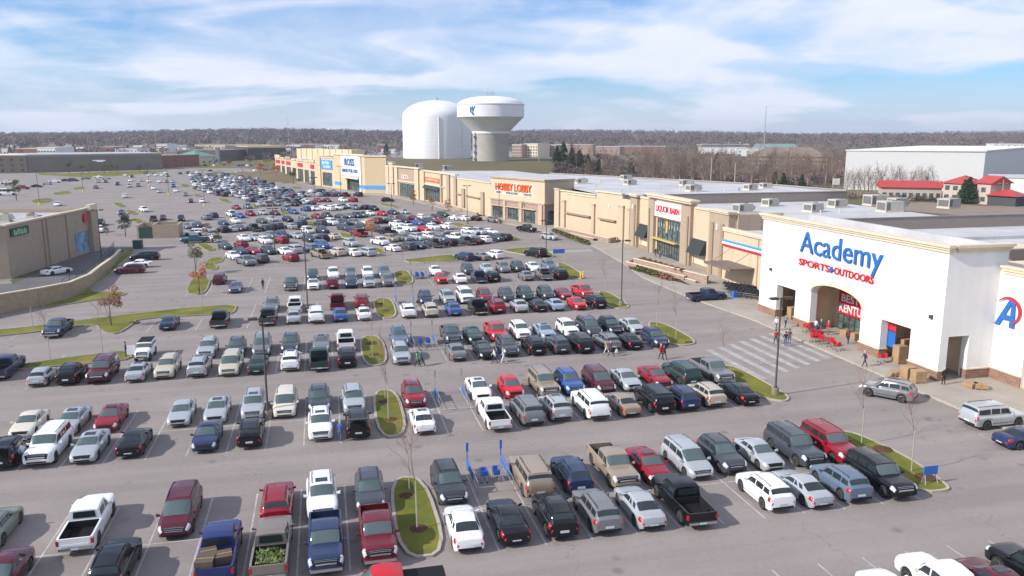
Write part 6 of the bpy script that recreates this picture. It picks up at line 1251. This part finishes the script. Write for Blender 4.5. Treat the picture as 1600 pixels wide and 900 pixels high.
for i, (px, py, h, lb) in enumerate([(652, 828, 7.2, 'bare young tree at the near end of the front grass island'), (640, 770, 6.0, 'bare young tree at the far end of the front grass island'), (607, 658, 7.0, 'bare young tree on the second grass island, near end'), (602, 626, 6, 'bare young tree on the second grass island, far end'),
        (582, 558, 6.6, 'bare young tree on the third grass island, near end'), (580, 536, 5.6, 'bare young tree on the third grass island, far end'), (600, 481, 6.4, 'bare young tree on the fourth grass island'), (631, 434, 6.4, 'bare young tree on the fifth grass island'),
        (1346, 695, 6.5, 'thin bare tree at the upper end of the long right island'), (1424, 738, 6.8, 'thin bare tree near the tip of the long right island'), (1056, 530, 6.0, 'thin bare tree on the third right island, near'), (1026, 510, 6.0, 'thin bare tree on the third right island, far'),
        (945, 460, 6.2, 'thin bare tree on the fourth right island'), (1130, 577, 5.4, 'thin bare tree at the top of the second right island'), (52, 515, 6.4, 'bare young tree on the left verge beside the navy pickup'), (79, 566, 6.0, 'bare young tree behind the silver hatchback at left'), (161, 555, 6.2, 'bare young tree behind the maroon SUV at left'),
        (316, 485, 7.0, 'bare tree at the right end of the left verge'), (676, 405, 6.0, 'thin bare tree on the long strip before the far lot'), (703, 345, 6.0, 'brown bare tree before the stone planter'), (843, 397, 5.5, 'thin bare tree near the far crossing')]):
    x, y = gp(px, py); tree('sapling', 1 + i % 4, 6.5, x, y, lb, SA, sc=h / 6.5, z=.1)
LV = 'young trees keeping some autumn leaves'
for px, py, h, m, lb in [(174, 510, 5.2, BRLEAF, 'russet young tree on the left verge bulge'), (306, 428, 5.6, OLLEAF, 'thin olive young tree behind the left island'), (312, 460, 5, ORLEAF, 'sparse orange young tree on the small left island'), (581, 372, 5.4, ORLEAF, 'orange young tree among the packed cars'), (323, 372, 4.2, BRLEAF, 'russet sapling behind the teal pickup'),
        (342, 391, 4.2, OLLEAF, 'yellowish sapling at the end of the left corner island'), (407, 277, 8.5, ORLEAF, 'vivid orange tree left of the shop row'), (432, 280, 8.5, ORLEAF, 'vivid orange tree at the shop row corner'), (459, 288, 8, OLLEAF, 'olive orange tree before the shop row'), (646, 321, 5.5, BRLEAF, 'brown tree before the orange-sign shop'), (675, 330, 5.5, BRLEAF, 'brown tree at the dark planter end'),
        (196, 370, 6.0, EVERG, 'dark green shrub-like tree left of the refuse enclosure'), (167, 368, 3.4, EVERG, 'small green bush right of the left store'), (26, 313, 9, OLLEAF, 'olive tree beside the white minibus'), (108, 272, 9, OLLEAF, 'small yellow-green tree before the dark building'), (360, 264, 8, BRLEAF, 'brown tree beyond the packed cars'),
        (700, 329 + 3, 4.5, BRLEAF, 'brown tree right of the stone planter')]:
    x, y = gp(px, py); q = m == OLLEAF
    tree('leafy', int(px) % 3, 5.5, x, y, lb, LV, crown=m, sc=h / 5.5)
for i, (px, py, h) in enumerate([(130, 272, 7), (140, 272, 7.5), (163, 272, 7), (173, 271, 7), (183, 270, 6.5), (219, 270, 6), (230, 268, 5)]):
    x, y = gp(px, py); tree('leafy', i % 3, 5.5, x, y, 'clipped olive-green tree %s from the left before the long dark building' % ORD[i + 1], 'olive trees before the long dark building', crown=OLLEAF, sc=h / 5.5)
# bare woodland strip behind the stores
q = random.Random(21); n = 0
for px, py, h, sc_ in [(q.uniform(890, 1330), q.uniform(246, 300), 12, 1) for _ in range(95)] + [(q.uniform(1000, 1325), q.uniform(262, 297), 12, 1.32) for _ in range(110)]:
    lim = 283 + (px - 880) * .045
    x, y = gp(px, min(py, lim)); n += 1
    if 200 < x < 275 and 285 < y < 330: continue
    tree('bare', n % 5, 12, x, y, 'tall pale bare tree in the strip of woodland behind the stores', 'bare trees behind the stores', sc=q.uniform(.75, 1.15) * sc_, z=-.2)
for i in range(26):
    px = 1316 + i * 5.6 + q.uniform(-2, 2); x, y = gp(px, 306 + q.uniform(-2, 1.5)); tree('bare', i % 5, 12, x, y, 'slender bare tree in the row before the white warehouse wall', 'bare trees before the warehouse', sc=q.uniform(.72, 1.02))
for i, (px, py, h, lb) in enumerate([(870, 277, 8, 'dark evergreen leftmost behind the craft store'), (880, 276, 9.5, 'tall dark evergreen behind the craft store'), (893, 277, 8.5, 'broad evergreen right of the tall one'), (905, 277, 8, 'evergreen above the craft store roof'), (918, 278, 7.5, 'evergreen left of a pale trunk'), (935, 279, 7, 'small evergreen above the white roof'), (986, 282, 8, 'lone dark yellow-tinged evergreen above the roof'),
        (1063, 287, 6, 'low round evergreen in the bare wood'), (1210, 296, 8.5, 'evergreen before the brown flats'), (1223, 297, 8, 'evergreen right of the pair before the flats'), (1252, 301, 8, 'dark evergreen near the flats right end'), (1120, 262, 12, 'green pine amid the bare wood'), (604, 242, 16, 'dark round tree left of the white tank'), (547, 232, 14, 'dark tree beyond the discount store'), (530, 232, 12, 'smaller dark tree beyond the discount store'), (1540 - 28, 318, 10, 'green evergreen between the red-roofed houses'), (1505, 318, 9, 'green evergreen hugging the big red-roofed house'),
        (24, 240, 13, 'broad dark evergreen at the far left'), (16, 240, 11, 'dark evergreen at the left frame edge'), (200, 238, 11, 'dark evergreen beyond the red shops')]):
    x, y = gp(px, py); h *= 1.3 if 860 < px < 1070 else 1; t = tree('cone', i % 3, 8, x, y, lb, 'evergreens around the site', crown=EVERG, sc=h / 8)
    t.scale = (h / 8 * 1.35, h / 8 * 1.35, h / 8)
x, y = gp(116, 244); t = tree('cone', 1, 8, x, y, 'tall rust-orange columnar tree on the far left', 'autumn trees far off', crown=ORLEAF, sc=1); t.scale = (1.5, 1.5, 2.9)

# undergrowth and far woodland as masses
def clump_mass(name, spots, mats, label, seed, tris=26, sz=.3):
    """spots: (x, y, z, radius, height, material)"""
    q = random.Random(seed); mb = MB()
    for x, y, z, r, h, m in spots:
        mb.tube((x, y, z - 1), (x, y, z + h * .5), r * .05, r * .02, 3, m, cap=False)
        for _ in range(tris):
            u = Vector((q.gauss(0, 1), q.gauss(0, 1), q.gauss(0, 1))).normalized() * q.uniform(.45, 1)
            p = Vector((x + u.x * r, y + u.y * r, z + h * .58 + u.z * h * .42)); a = Vector((q.gauss(0, 1), q.gauss(0, 1), q.gauss(0, 1))).normalized() * r * sz; b = a.orthogonal().normalized() * r * sz * .6
            mb.add([p - a, p + b, p + a * .8 + b * .2, p - b], [(0, 1, 2, 3)], m)
    o = mb.build(name, mats); o['kind'] = 'stuff'; o['label'] = label; o['category'] = 'woodland'; return o
WM = [mat('wood_brown', (.130, .088, .090), 1, var=.25, vscale=.02, spec=.02), mat('wood_grey', (.108, .084, .092), 1, var=.25, vscale=.02, spec=.02), mat('wood_russet', (.160, .095, .088), 1, var=.2, vscale=.02, spec=.02), mat('wood_green', (.045, .06, .04), 1, var=.3, vscale=.02, spec=.02), mat('wood_tan', (.175, .135, .115), 1, var=.25, vscale=.02, spec=.02)]
q = random.Random(4); sp = []
for i in range(1500):
    px = q.uniform(868, 1345); py = q.uniform(240, 302); py = min(py, 281 + (px - 868) * .045 + q.uniform(-3, 0)); x, y = gp(px, py)
    if 215 < x < 285 and 280 < y < 340: continue
    if px < 960 and py < 262: continue
    sp.append((x, y, gz(x, y), q.uniform(1.4, 3.0), q.uniform(1.6, 5.2), q.choice([0, 0, 1, 2, 4, 4, 3])))
clump_mass('undergrowth', sp, WM, 'brown leafless undergrowth and scrub behind the stores', 1, 60, .2)
sp = []
for i in range(170):
    px = q.uniform(1310, 1540); x, y = gp(px, 309 + q.uniform(-3, 2) + (px - 1310) * .03); sp.append((x, y, 0, q.uniform(.8, 1.6), q.uniform(1, 2.4), q.choice([0, 3, 4, 2])))
clump_mass('scrub_strip', sp, WM, 'low brown scrub behind the white roof before the red-roofed houses', 3, 30, .25)
sp = []
for i in range(8200):                                    # far ridge
    a = R(q.uniform(-36, 62)) ; d = 1500 + 1600 * q.random() ** .8; x, y = math.sin(a) * d, math.cos(a) * d
    s = q.uniform(.75, 1.25); nz = math.sin(x * .004 + 1) * math.cos(y * .0031 + x * .001)
    sp.append((x, y, gz(x, y) - 1, 8.5 * s, q.uniform(13, 21) * (1 + .12 * nz), q.choice([0, 0, 0, 1, 1, 1, 2, 2, 3, 4] if nz > -.1 else [0, 0, 1, 2, 2, 4, 3])))
clump_mass('ridge_woodland', sp, WM, 'leafless purple-brown woodland along the horizon', 2, 22, .26)
sp = []
for i in range(900):                                    # scattered town trees between the site and the ridge
    a = R(q.uniform(-24, 58)); d = q.uniform(700, 1500) if a < R(10) else q.uniform(1150, 1550); x, y = math.sin(a) * d, math.cos(a) * d
    if abs(x - 88) < 110 and abs(y - 545) < 90: continue
    sp.append((x, y, gz(x, y) - .5, q.uniform(3.5, 6.5), q.uniform(6, 11), q.choice([0, 1, 2, 3, 4])))
clump_mass('town_trees', sp, WM, 'scattered leafless trees among the far town roofs', 5, 40, .2)

# ------------------------------------------------------------------ water tanks on their knoll
TW_ = mat('tank_white', (.76, .765, .77), .5, var=.03, vscale=.1); streak(TW_, .94); ztest(TW_, 2, 2.75, .22, .90)
def at(px, py, z): return gp(px, py, z)
x, y = at(690, 248, 9); T1 = thing('standpipe_tank', 'big white domed cylindrical water tank left of the tower', 'water tank', (x, y + 20, 8.6))
r = 23.2; H1 = 27.5; pr = [(r, 0), (r, H1)] + [(r * math.cos(R(a)) , H1 + 11.5 * math.sin(R(a))) for a in range(10, 91, 8)] + [(.3, H1 + 11.6)]
MB().lathe(pr, 64).build('shell', TW_, T1, 25)
m = MB()
for a in (-52, -95):
    c, s_ = math.cos(R(a)), math.sin(R(a)); m.tube((r * c * 1.01, r * s_ * 1.01, 0), (r * c * 1.01, r * s_ * 1.01, H1), .35, .35, 6)
m.build('ladder_pipe', TW_, T1); m = MB(); m.lathe([(1.2, H1 + 11.3), (1.2, H1 + 12.8), (.2, H1 + 13.2)], 10); m.build('vent', STEEL, T1)
m = MB(); m.lathe([(r + .3, -1.5), (r + .3, .4), (r + .02, .42)], 48); m.build('ring_footing', mat('footing', (.16, .15, .14), .9), T1)
x, y = at(767, 251, 9); T2 = thing('water_tower', 'white bowl-topped water tower with a blue letter mark on a concrete drum', 'water tower', (x, y, 8.6))
T2k = 1.0
cz = 17.6; z1 = 26.5; z2 = 33.8; rr_ = 20.3
MB().lathe([(11.1, -1), (11.1, cz - 1.2), (11.3, cz - .6), (11.3, cz)], 48).build('concrete_drum', mat('tower_concrete', (.40, .375, .33), .85, var=.08, vscale=.25, det=8), T2, 30)
m = MB(); m.lathe([(11.35, cz - .9), (11.5, cz - .9), (11.5, cz + .3), (11.35, cz + .3)], 48); m.build('collar', TW_, T2, 30)
MB().lathe([(11.2, cz), (rr_ - .7, z1 - .5), (rr_, z1), (rr_, z2)] + [(rr_ * math.cos(R(a)) * .93 + rr_ * .05, z2 + 5.0 * math.sin(R(a))) for a in range(8, 91, 9)] + [(.1, z2 + 5.05)], 64).build('bowl', TW_, T2, 22)
m = MB(); m.lathe([(rr_ + .25, z2 - .3), (rr_ + .25, z2 + .1), (rr_ - .5, z2 + .35)], 64); m.lathe([(rr_ + .08, z1 - .15), (rr_ + .08, z1 + .3)], 64); m.build('rim_band', mat('tank_band', (.62, .63, .64), .5), T2, 30)
m = MB()
for i in range(9): a = 2 * math.pi * i / 9; m.tube((2.2 * math.cos(a), 2.2 * math.sin(a), z2 + 4.9), (2.2 * math.cos(a), 2.2 * math.sin(a), z2 + 7.0 + (i % 3) * .6), .12, n=4)
m.build('rooftop_aerials', STEEL, T2)
m = MB(); m.tube((-10.6, -4.8, 0), (-10.6, -4.8, cz), .3); [m.box(-11.6, -10.4, -5.6, -4.2, zz_, zz_ + 1.2) for zz_ in (1, 5, 9, 14)]; m.build('ladder_cage', mat('grey_metal', (.25, .24, .24), .6), T2)
# lettering wrapped on the bowl
cu = bpy.data.curves.new('w', 'FONT'); cu.body = 'W'; cu.extrude = .15; cu.offset = .02; cu.shear = .3; o = bpy.data.objects.new('w', cu); C.objects.link(o); dg = bpy.context.evaluated_depsgraph_get(); dg.update(); me = bpy.data.meshes.new_from_object(o.evaluated_get(dg)); bpy.data.objects.remove(o)
for v in me.vertices:
    u, w_ = v.co.x * 3.3, v.co.y * 5.2; a = R(-140) + u / rr_; rad = rr_ + .12 + v.co.z
    v.co = (rad * math.cos(a), rad * math.sin(a), z1 + 2.3 + w_ )
me.materials.clear(); me.materials.append(BLUE); o = bpy.data.objects.new('letter_mark', me); C.objects.link(o); o.parent = T2
m = MB(); 
for k in range(5): a = R(-134.5 + k * .8); m.box(0, 0, 0, 0, 0, 0) if False else m.rbox((rr_ * 1.012 * math.cos(a), rr_ * 1.012 * math.sin(a), z1 + 1.6 - .25 * k), .2, .5, 1.2, a)
m.build('letter_mark', BLUE, T2)
# fence and bank of the knoll
x, y = at(905, 262, 3); 
kb = thing('knoll_wall', 'long pale grey retaining wall below the water tower', 'wall'); f_ = Fr(at(965, 262, 2), at(800, 262, 2)); m = MB(); f_.box(m, 0, f_.L, -.5, .5, 0, 6.5); m.build('wall_face', mat('grey_wall', (.30, .29, .28), .9, var=.06, vscale=.2), kb)

# ------------------------------------------------------------------ buildings around
def hall(name, label, px0, py0, px1, py1, h, depth, m, roofm=None, roof='flat', wins=0, z=0, cat='building', rh=3.0, group=None, trim=None):
    """a block whose front stands on the ground between two surveyed points (left, right as seen)"""
    a = gp(px0, py0, z); b = gp(px1, py1, z); t = thing(name, label, cat, (a[0], a[1], z), 0, group); fr = Fr(b, a)
    w = MB(); fr.box(w, 0, fr.L, -depth, 0, z - .5, z + h); w.build('wall', m, t)
    if roof == 'flat':
        r_ = MB(); fr.box(r_, -.3, fr.L + .3, -depth - .3, .3, z + h + .003, z + h + .6); r_.build('roof', roofm or ROOF, t)
    elif roof == 'gable':
        r_ = MB(); o = .8; p = lambda s, oo, zz_: fr.p(s, oo, z + zz_)
        r_.add([p(-o, o, h), p(fr.L + o, o, h), p(fr.L + o, -depth - o, h), p(-o, -depth - o, h), p(-o, -depth / 2, h + rh), p(fr.L + o, -depth / 2, h + rh)], [(0, 1, 5, 4), (2, 3, 4, 5), (1, 2, 5), (3, 0, 4), (0, 3, 2, 1)]); r_.build('roof', roofm, t)
    elif roof == 'hip':
        r_ = MB(); o = .8; p = lambda s, oo, zz_: fr.p(s, oo, z + zz_); d2 = depth / 2
        r_.add([p(-o, o, h), p(fr.L + o, o, h), p(fr.L + o, -depth - o, h), p(-o, -depth - o, h), p(d2, -d2, h + rh), p(fr.L - d2, -d2, h + rh)], [(0, 1, 5, 4), (2, 3, 4, 5), (1, 2, 5), (3, 0, 4), (0, 3, 2, 1)]); r_.build('roof', roofm, t)
    if wins:
        rows_ = max(1, int(h / 3.4))
        for j in range(rows_):
            for i in range(wins):
                s = fr.L * (i + .5) / wins; g = MB(); fr.box(g, s - min(.9, fr.L / wins * .3), s + min(.9, fr.L / wins * .3), .01, .1, z + 1 + j * 3.3, z + 2.6 + j * 3.3); g.build('window', GLASS, t)
    if trim: g = MB(); fr.box(g, 0, fr.L, .01, .25, z + h - 1.2, z + h); g.build('fascia', trim, t)
    relocate_z(t); return t
def relocate_z(t):
    inv = Matrix.Translation(-Vector(t.location))
    for ch in t.children: ch.matrix_parent_inverse = inv
REDR = mat('red_metal_roof', (.42, .045, .04), .45, var=.05, vscale=.3); PINKW = mat('pinkish_wall', (.50, .40, .35), .9, var=.05); GREYW = mat('grey_dark_wall', (.20, .175, .15), .9, var=.08, vscale=.1); BRN = mat('brown_shingle', (.20, .155, .125), .95, var=.15, vscale=.4); WAR = mat('warehouse_white', (.66, .65, .63), .7, var=.02, vscale=.1)
wh = thing('white_warehouse', 'huge plain white warehouse behind the bare tree row', 'warehouse', (230, 320, 0))
w = MB(); w.prism([(230, 319), (278, 291), (421, 402), (372, 440)], 0, 17.3); w.build('wall', WAR, wh); w = MB(); w.prism([(229.5, 319), (278, 290.4), (421.8, 402), (372, 440.6)], 17.303, 17.8); w.build('roof_edge', WHITEW, wh); relocate_z(wh)
hall('red_roof_shed', 'long low building with a red metal roof before the warehouse', 1376, 311, 1470, 313, 4.6, 9, PINKW, REDR, 'gable', 9, rh=2.4)
h1 = hall('red_roof_house', 'two-storey pinkish house with red hip roof, larger one', 1472, 314, 1510, 317, 6.8, 10, PINKW, REDR, 'hip', 3, rh=2.8); hall('red_roof_house', 'two-storey narrow house with red roof right of the evergreen', 1524, 318, 1545, 320, 7.4, 9, PINKW, REDR, 'gable', 1, rh=2.6)
hall('red_roof_porch', 'single-storey red-roofed porch building with dark columns', 1542, 320, 1586, 323, 3.4, 8, mat('porch_dark', (.05, .055, .06), .7), REDR, 'hip', 0, rh=2.2)
hall('white_annex', 'plain white annex at the right frame edge', 1552, 310, 1625, 312, 8.0, 20, WHITEW, ROOF)
hall('brown_flats', 'long brown block of flats with shingle roof beyond the wood', 1166, 262, 1292, 264, 8.5, 26, mat('flats_wall', (.28, .21, .16), .9), BRN, 'hip', 26, rh=7)
hall('green_roof_hall', 'long hall with a pale green roof below the ridge', 1188, 240, 1248, 240, 6, 40, WHITEW, mat('green_roof', (.17, .27, .25), .7), 'gable', 0, rh=7)
for i, (a, b, c, h, m, lb) in enumerate([(868, 926, 243, 13, BRICK2, 'red brick shopping block right of the water tower'), (926, 968, 242, 10, BRICK2, 'brick shops with a long white roof beyond the grey lot'), (968, 1040, 241, 10, BRICK, 'brown brick shops with the longest white roof'), (1092, 1165, 240, 8, WHITEW, 'low white shed left of the green-roofed hall'), (1150, 1210, 244, 9, WAR, 'white flat-roofed hall behind the flats'), (1210, 1275, 246, 8, WAR, 'second white flat-roofed hall behind the flats'), (1550, 1600, 243, 14, WAR, 'white silo-like block above the right warehouse'),
        (800, 815, 246, 14, BRICK2, 'brick restaurant close right of the tower drum'), (820, 840, 246, 15, CREAM, 'cream gabled shop right of the brick restaurant'), (840, 868, 245, 13, BRICK2, 'brick shop with three arches')]):
    hall('distant_hall', lb, a, c, b, c + .3, h, 30, m, ROOF, 'flat', 5)
hall('long_dark_building', 'long dark grey-brown department store at the far left', 45, 270, 254, 264.5, 11.2, 60, GREYW, ROOF, 'flat', 0, trim=mat('grey_fascia', (.24, .22, .2), .8))
hall('tan_corner_building', 'tan corner block at the left end of the long dark building', -20, 271, 44, 270, 11.0, 50, mat('olive_tan', (.26, .2, .14), .9), CREAM, 'flat', 4)
for i, (px, lb) in enumerate([(127, 'thin white sign on the long dark building, left one'), (157, 'thin white sign on the long dark building, right one')]):
    a = gp(px, 267.5); t = thing('wall_sign', lb, 'sign', (a[0], a[1] - 1.0, 7.3)); m = MB(); m.box(-4, 4, -.1, .1, -.35, .35); m.box(-1.5, 2.5, -.12, -.1, -.9, -.35) ; m.build('letters', WHITES, t)
hall('red_shop', 'low red-brown shop right of the long dark building', 252, 262, 312, 259, 8.5, 40, mat('red_brown', (.27, .10, .075), .9), mat('brown_flat', (.24, .19, .16), .9), 'flat', 4)
hall('teal_roof_diner', 'cream diner with a teal roof', 306, 257, 340, 255.5, 6.5, 25, CREAM, mat('teal_roof', (.12, .27, .23), .6), 'hip', 4, rh=5)
hall('tower_sign', 'grey twin pillar sign beside the diner', 338, 257, 343, 257, 14, 3, mat('pillar_grey', (.22, .21, .22), .8), None, 'flat')
hall('dark_restaurant', 'long dark-fronted strip right of the pillar sign', 344, 252, 392, 249, 10, 40, mat('plum_dark', (.12, .085, .09), .8), mat('brown_flat', (.24, .19, .16), .9), 'flat', 8)
hall('yellow_fascia_store', 'long store with a bright yellow-cream fascia over dark glass', 388, 250, 447, 249, 13, 40, mat('dark_glass_wall', (.045, .05, .06), .4), mat('yellow_cream', (.72, .50, .22), .7), 'flat', 0, trim=mat('yellow_cream', (.72, .50, .22), .7))
for i, (a, b, c, h, m, rm, lb) in enumerate([(305, 352, 235, 10, CREAM, BRN, 'pale roofline above the teal diner'), (352, 420, 236, 9, BRN, CREAM, 'brown and cream strip of shops in the middle distance'), (455, 500, 234, 9, BRN, CREAM, 'brown roof with pale edge behind the shop row'), (502, 530, 234, 9, WHITEW, BRN, 'white house-like block beyond the discount store'), (60, 88, 250, 12, WHITEW, WHITEW, 'white flat box on the long dark building skyline'), (25, 75, 245, 9, mat('red_brown', (.27, .1, .075)), CREAM, 'red-cream box at the far left skyline'),
        (160, 178, 243, 10, mat('dull_red', (.3, .09, .09), .9), ROOF, 'dull red block in the far left town'), (180, 215, 243, 8, WHITEW, ROOF, 'white low roof in the far left town'), (145, 182, 229, 8, WHITEW, ROOF, 'long white roof high in the far left town'), (245, 262, 238, 12, WHITEW, ROOF, 'white stepped block in the far left town'), (290, 306, 228, 12, CREAM, BRN, 'cream block below the left ridge'), (430, 462, 226, 9, BRN, ROOF, 'brown shed below the ridge'), (1096, 1160, 236, 10, GREYW, ROOF, 'grey-white sheds under the ridge'), (540, 600, 226, 9, BRN, ROOF, 'brown low halls left of the tank')]):
    hall('town_building', lb, a, c, b, c, h, 35, m, rm, 'flat', 6, group=None)
hq = random.Random(31); hc = [CREAM, WHITEW, BRN, WAR, PINKW, mat('red_brown', (.27, .1, .075))]; hr_ = [BRN, mat('grey_shingle', (.22, .21, .21), .9), ROOF, REDR, BRN]
for i in range(46):
    px = hq.uniform(-10, 620) if i < 30 else hq.uniform(860, 1600); py = hq.uniform(224, 240) if px < 620 else hq.uniform(226, 232); ww = hq.uniform(8, 22); rf_ = hr_[int(hq.random() * 5)] if hq.random() < .5 else hr_[i % 3]
    hall('far_house', 'small far-off house or shed among the trees below the ridge', px, py, px + ww, py, hq.uniform(5, 9), 14, hc[i % 6], rf_, 'gable' if i % 3 else 'flat', 0, rh=3, group='far-off houses below the ridge')
# car dealers' lots: pale paved strips
flat('far_car_park', [gp(*p, 0) for p in ((620, 262), (870, 262), (960, 258), (900, 240), (700, 232), (520, 236), (470, 244), (560, 256))], .004, mat('far_paving', (.24, .23, .23), .9, var=.1, vscale=.05))
flat('far_road', [gp(*p, 0) for p in ((1330, 322), (1600, 345), (1700, 350), (1700, 318), (1540, 322), (1440, 316))], .006, mat('brown_paving', (.24, .18, .14), .9, var=.1, vscale=.2))
# masts and poles
def mast(px, py, top, r, label, name='mast', m=STEEL, arms=0):
    x, y = gp(px, py); lo, hi = 0, 200
    dist = math.hypot(x, y)
    cy = (top - 450) / F; sl_ = (cy * math.cos(PITCH) + math.sin(PITCH)) / (math.cos(PITCH) - cy * math.sin(PITCH)); Yc = x * math.sin(YAW) + y * math.cos(YAW); h = CH - sl_ * Yc
    t = thing(name, label, 'pole', (x, y, 0), 0); MB().tube((0, 0, 0), (0, 0, h), r, r * .6, 6).build('shaft', m, t)
    if arms: b = MB(); b.tube((-2, 0, h - 1.2), (2, 0, h - 1.2), .12, n=4); b.build('crossarm', m, t)
    return t
WP = mat('weathered_wood', (.45, .40, .35), .9)
mast(1192, 258, 165, .42, 'very tall thin radio mast rising above the horizon', 'radio_mast')
mast(452, 244, 183, .3, 'thin mast above the yellow-fascia store', 'radio_mast')
for px, py, tp, lb in [(23, 250, 207, 'leftmost tall white light pole beyond the dark building'), (140, 250, 206, 'white light pole left of the orange tree'), (190, 250, 210, 'white light pole over the dull red block'), (246, 249, 205, 'white light pole right of the dull red block'), (216, 250, 216, 'short white light pole in the far town'), (1110, 294, 247, 'pale utility pole in the wood, left'), (1147, 297, 255, 'pale utility pole in the wood, middle'), (940, 277, 248, 'pale leaning pole above the craft store roof'), (842, 276, 245, 'pale pole between tower and evergreens'), (1020, 284, 255, 'pale pole left of the lone evergreen')]:
    mast(px, py, tp, .22, lb, 'light_pole', WP)
for px, py, tp, lb in [(1466, 312, 281, 'utility pole with crossarm before the red-roofed shed'), (1421, 306, 265, 'lamp-topped pole before the warehouse'), (1564, 320, 281, 'utility pole by the red porch')]: mast(px, py, tp, .16, lb, 'utility_pole', WP, 1)
for i, (px, py, c, lb) in enumerate([(1527, 319, 'silver', 'silver sedan by the red-roofed houses'), (1568, 323, 'teal', 'teal sedan before the red porch'), (1594, 322, 'black', 'black sedan at the right edge by the porch')]):
    pass
SG = thing('site_sign', 'small white sign board on posts at the wood edge', 'sign', (*gp(1306, 294), 0)); MB().box(-1.8, 1.8, -.1, .1, 1.5, 4.5).build('board', WHITEW, SG); m = MB(); [m.box(s - .1, s + .1, -.08, .08, 0, 1.5) for s in (-1.5, 1.5)]; m.build('post', STEEL, SG)

# ------------------------------------------------------------------ air
HZ = 0.00012
hb = MB().box(-7000, 8000, -400, 7600, -60, 140).build('haze', bpy.data.materials.new('haze_air')); hb['kind'] = 'stuff'; hb['label'] = 'thin pale haze over the whole scene'; hb['category'] = 'haze'
hm = hb.data.materials[0]; hm.use_nodes = True; t = hm.node_tree; t.nodes.clear(); o_ = t.nodes.new('ShaderNodeOutputMaterial'); v_ = t.nodes.new('ShaderNodeVolumePrincipled'); v_.inputs['Color'].default_value = (.82, .88, 1.0, 1); v_.inputs['Density'].default_value = HZ; v_.inputs['Anisotropy'].default_value = .2; t.links.new(v_.outputs[0], o_.inputs['Volume'])
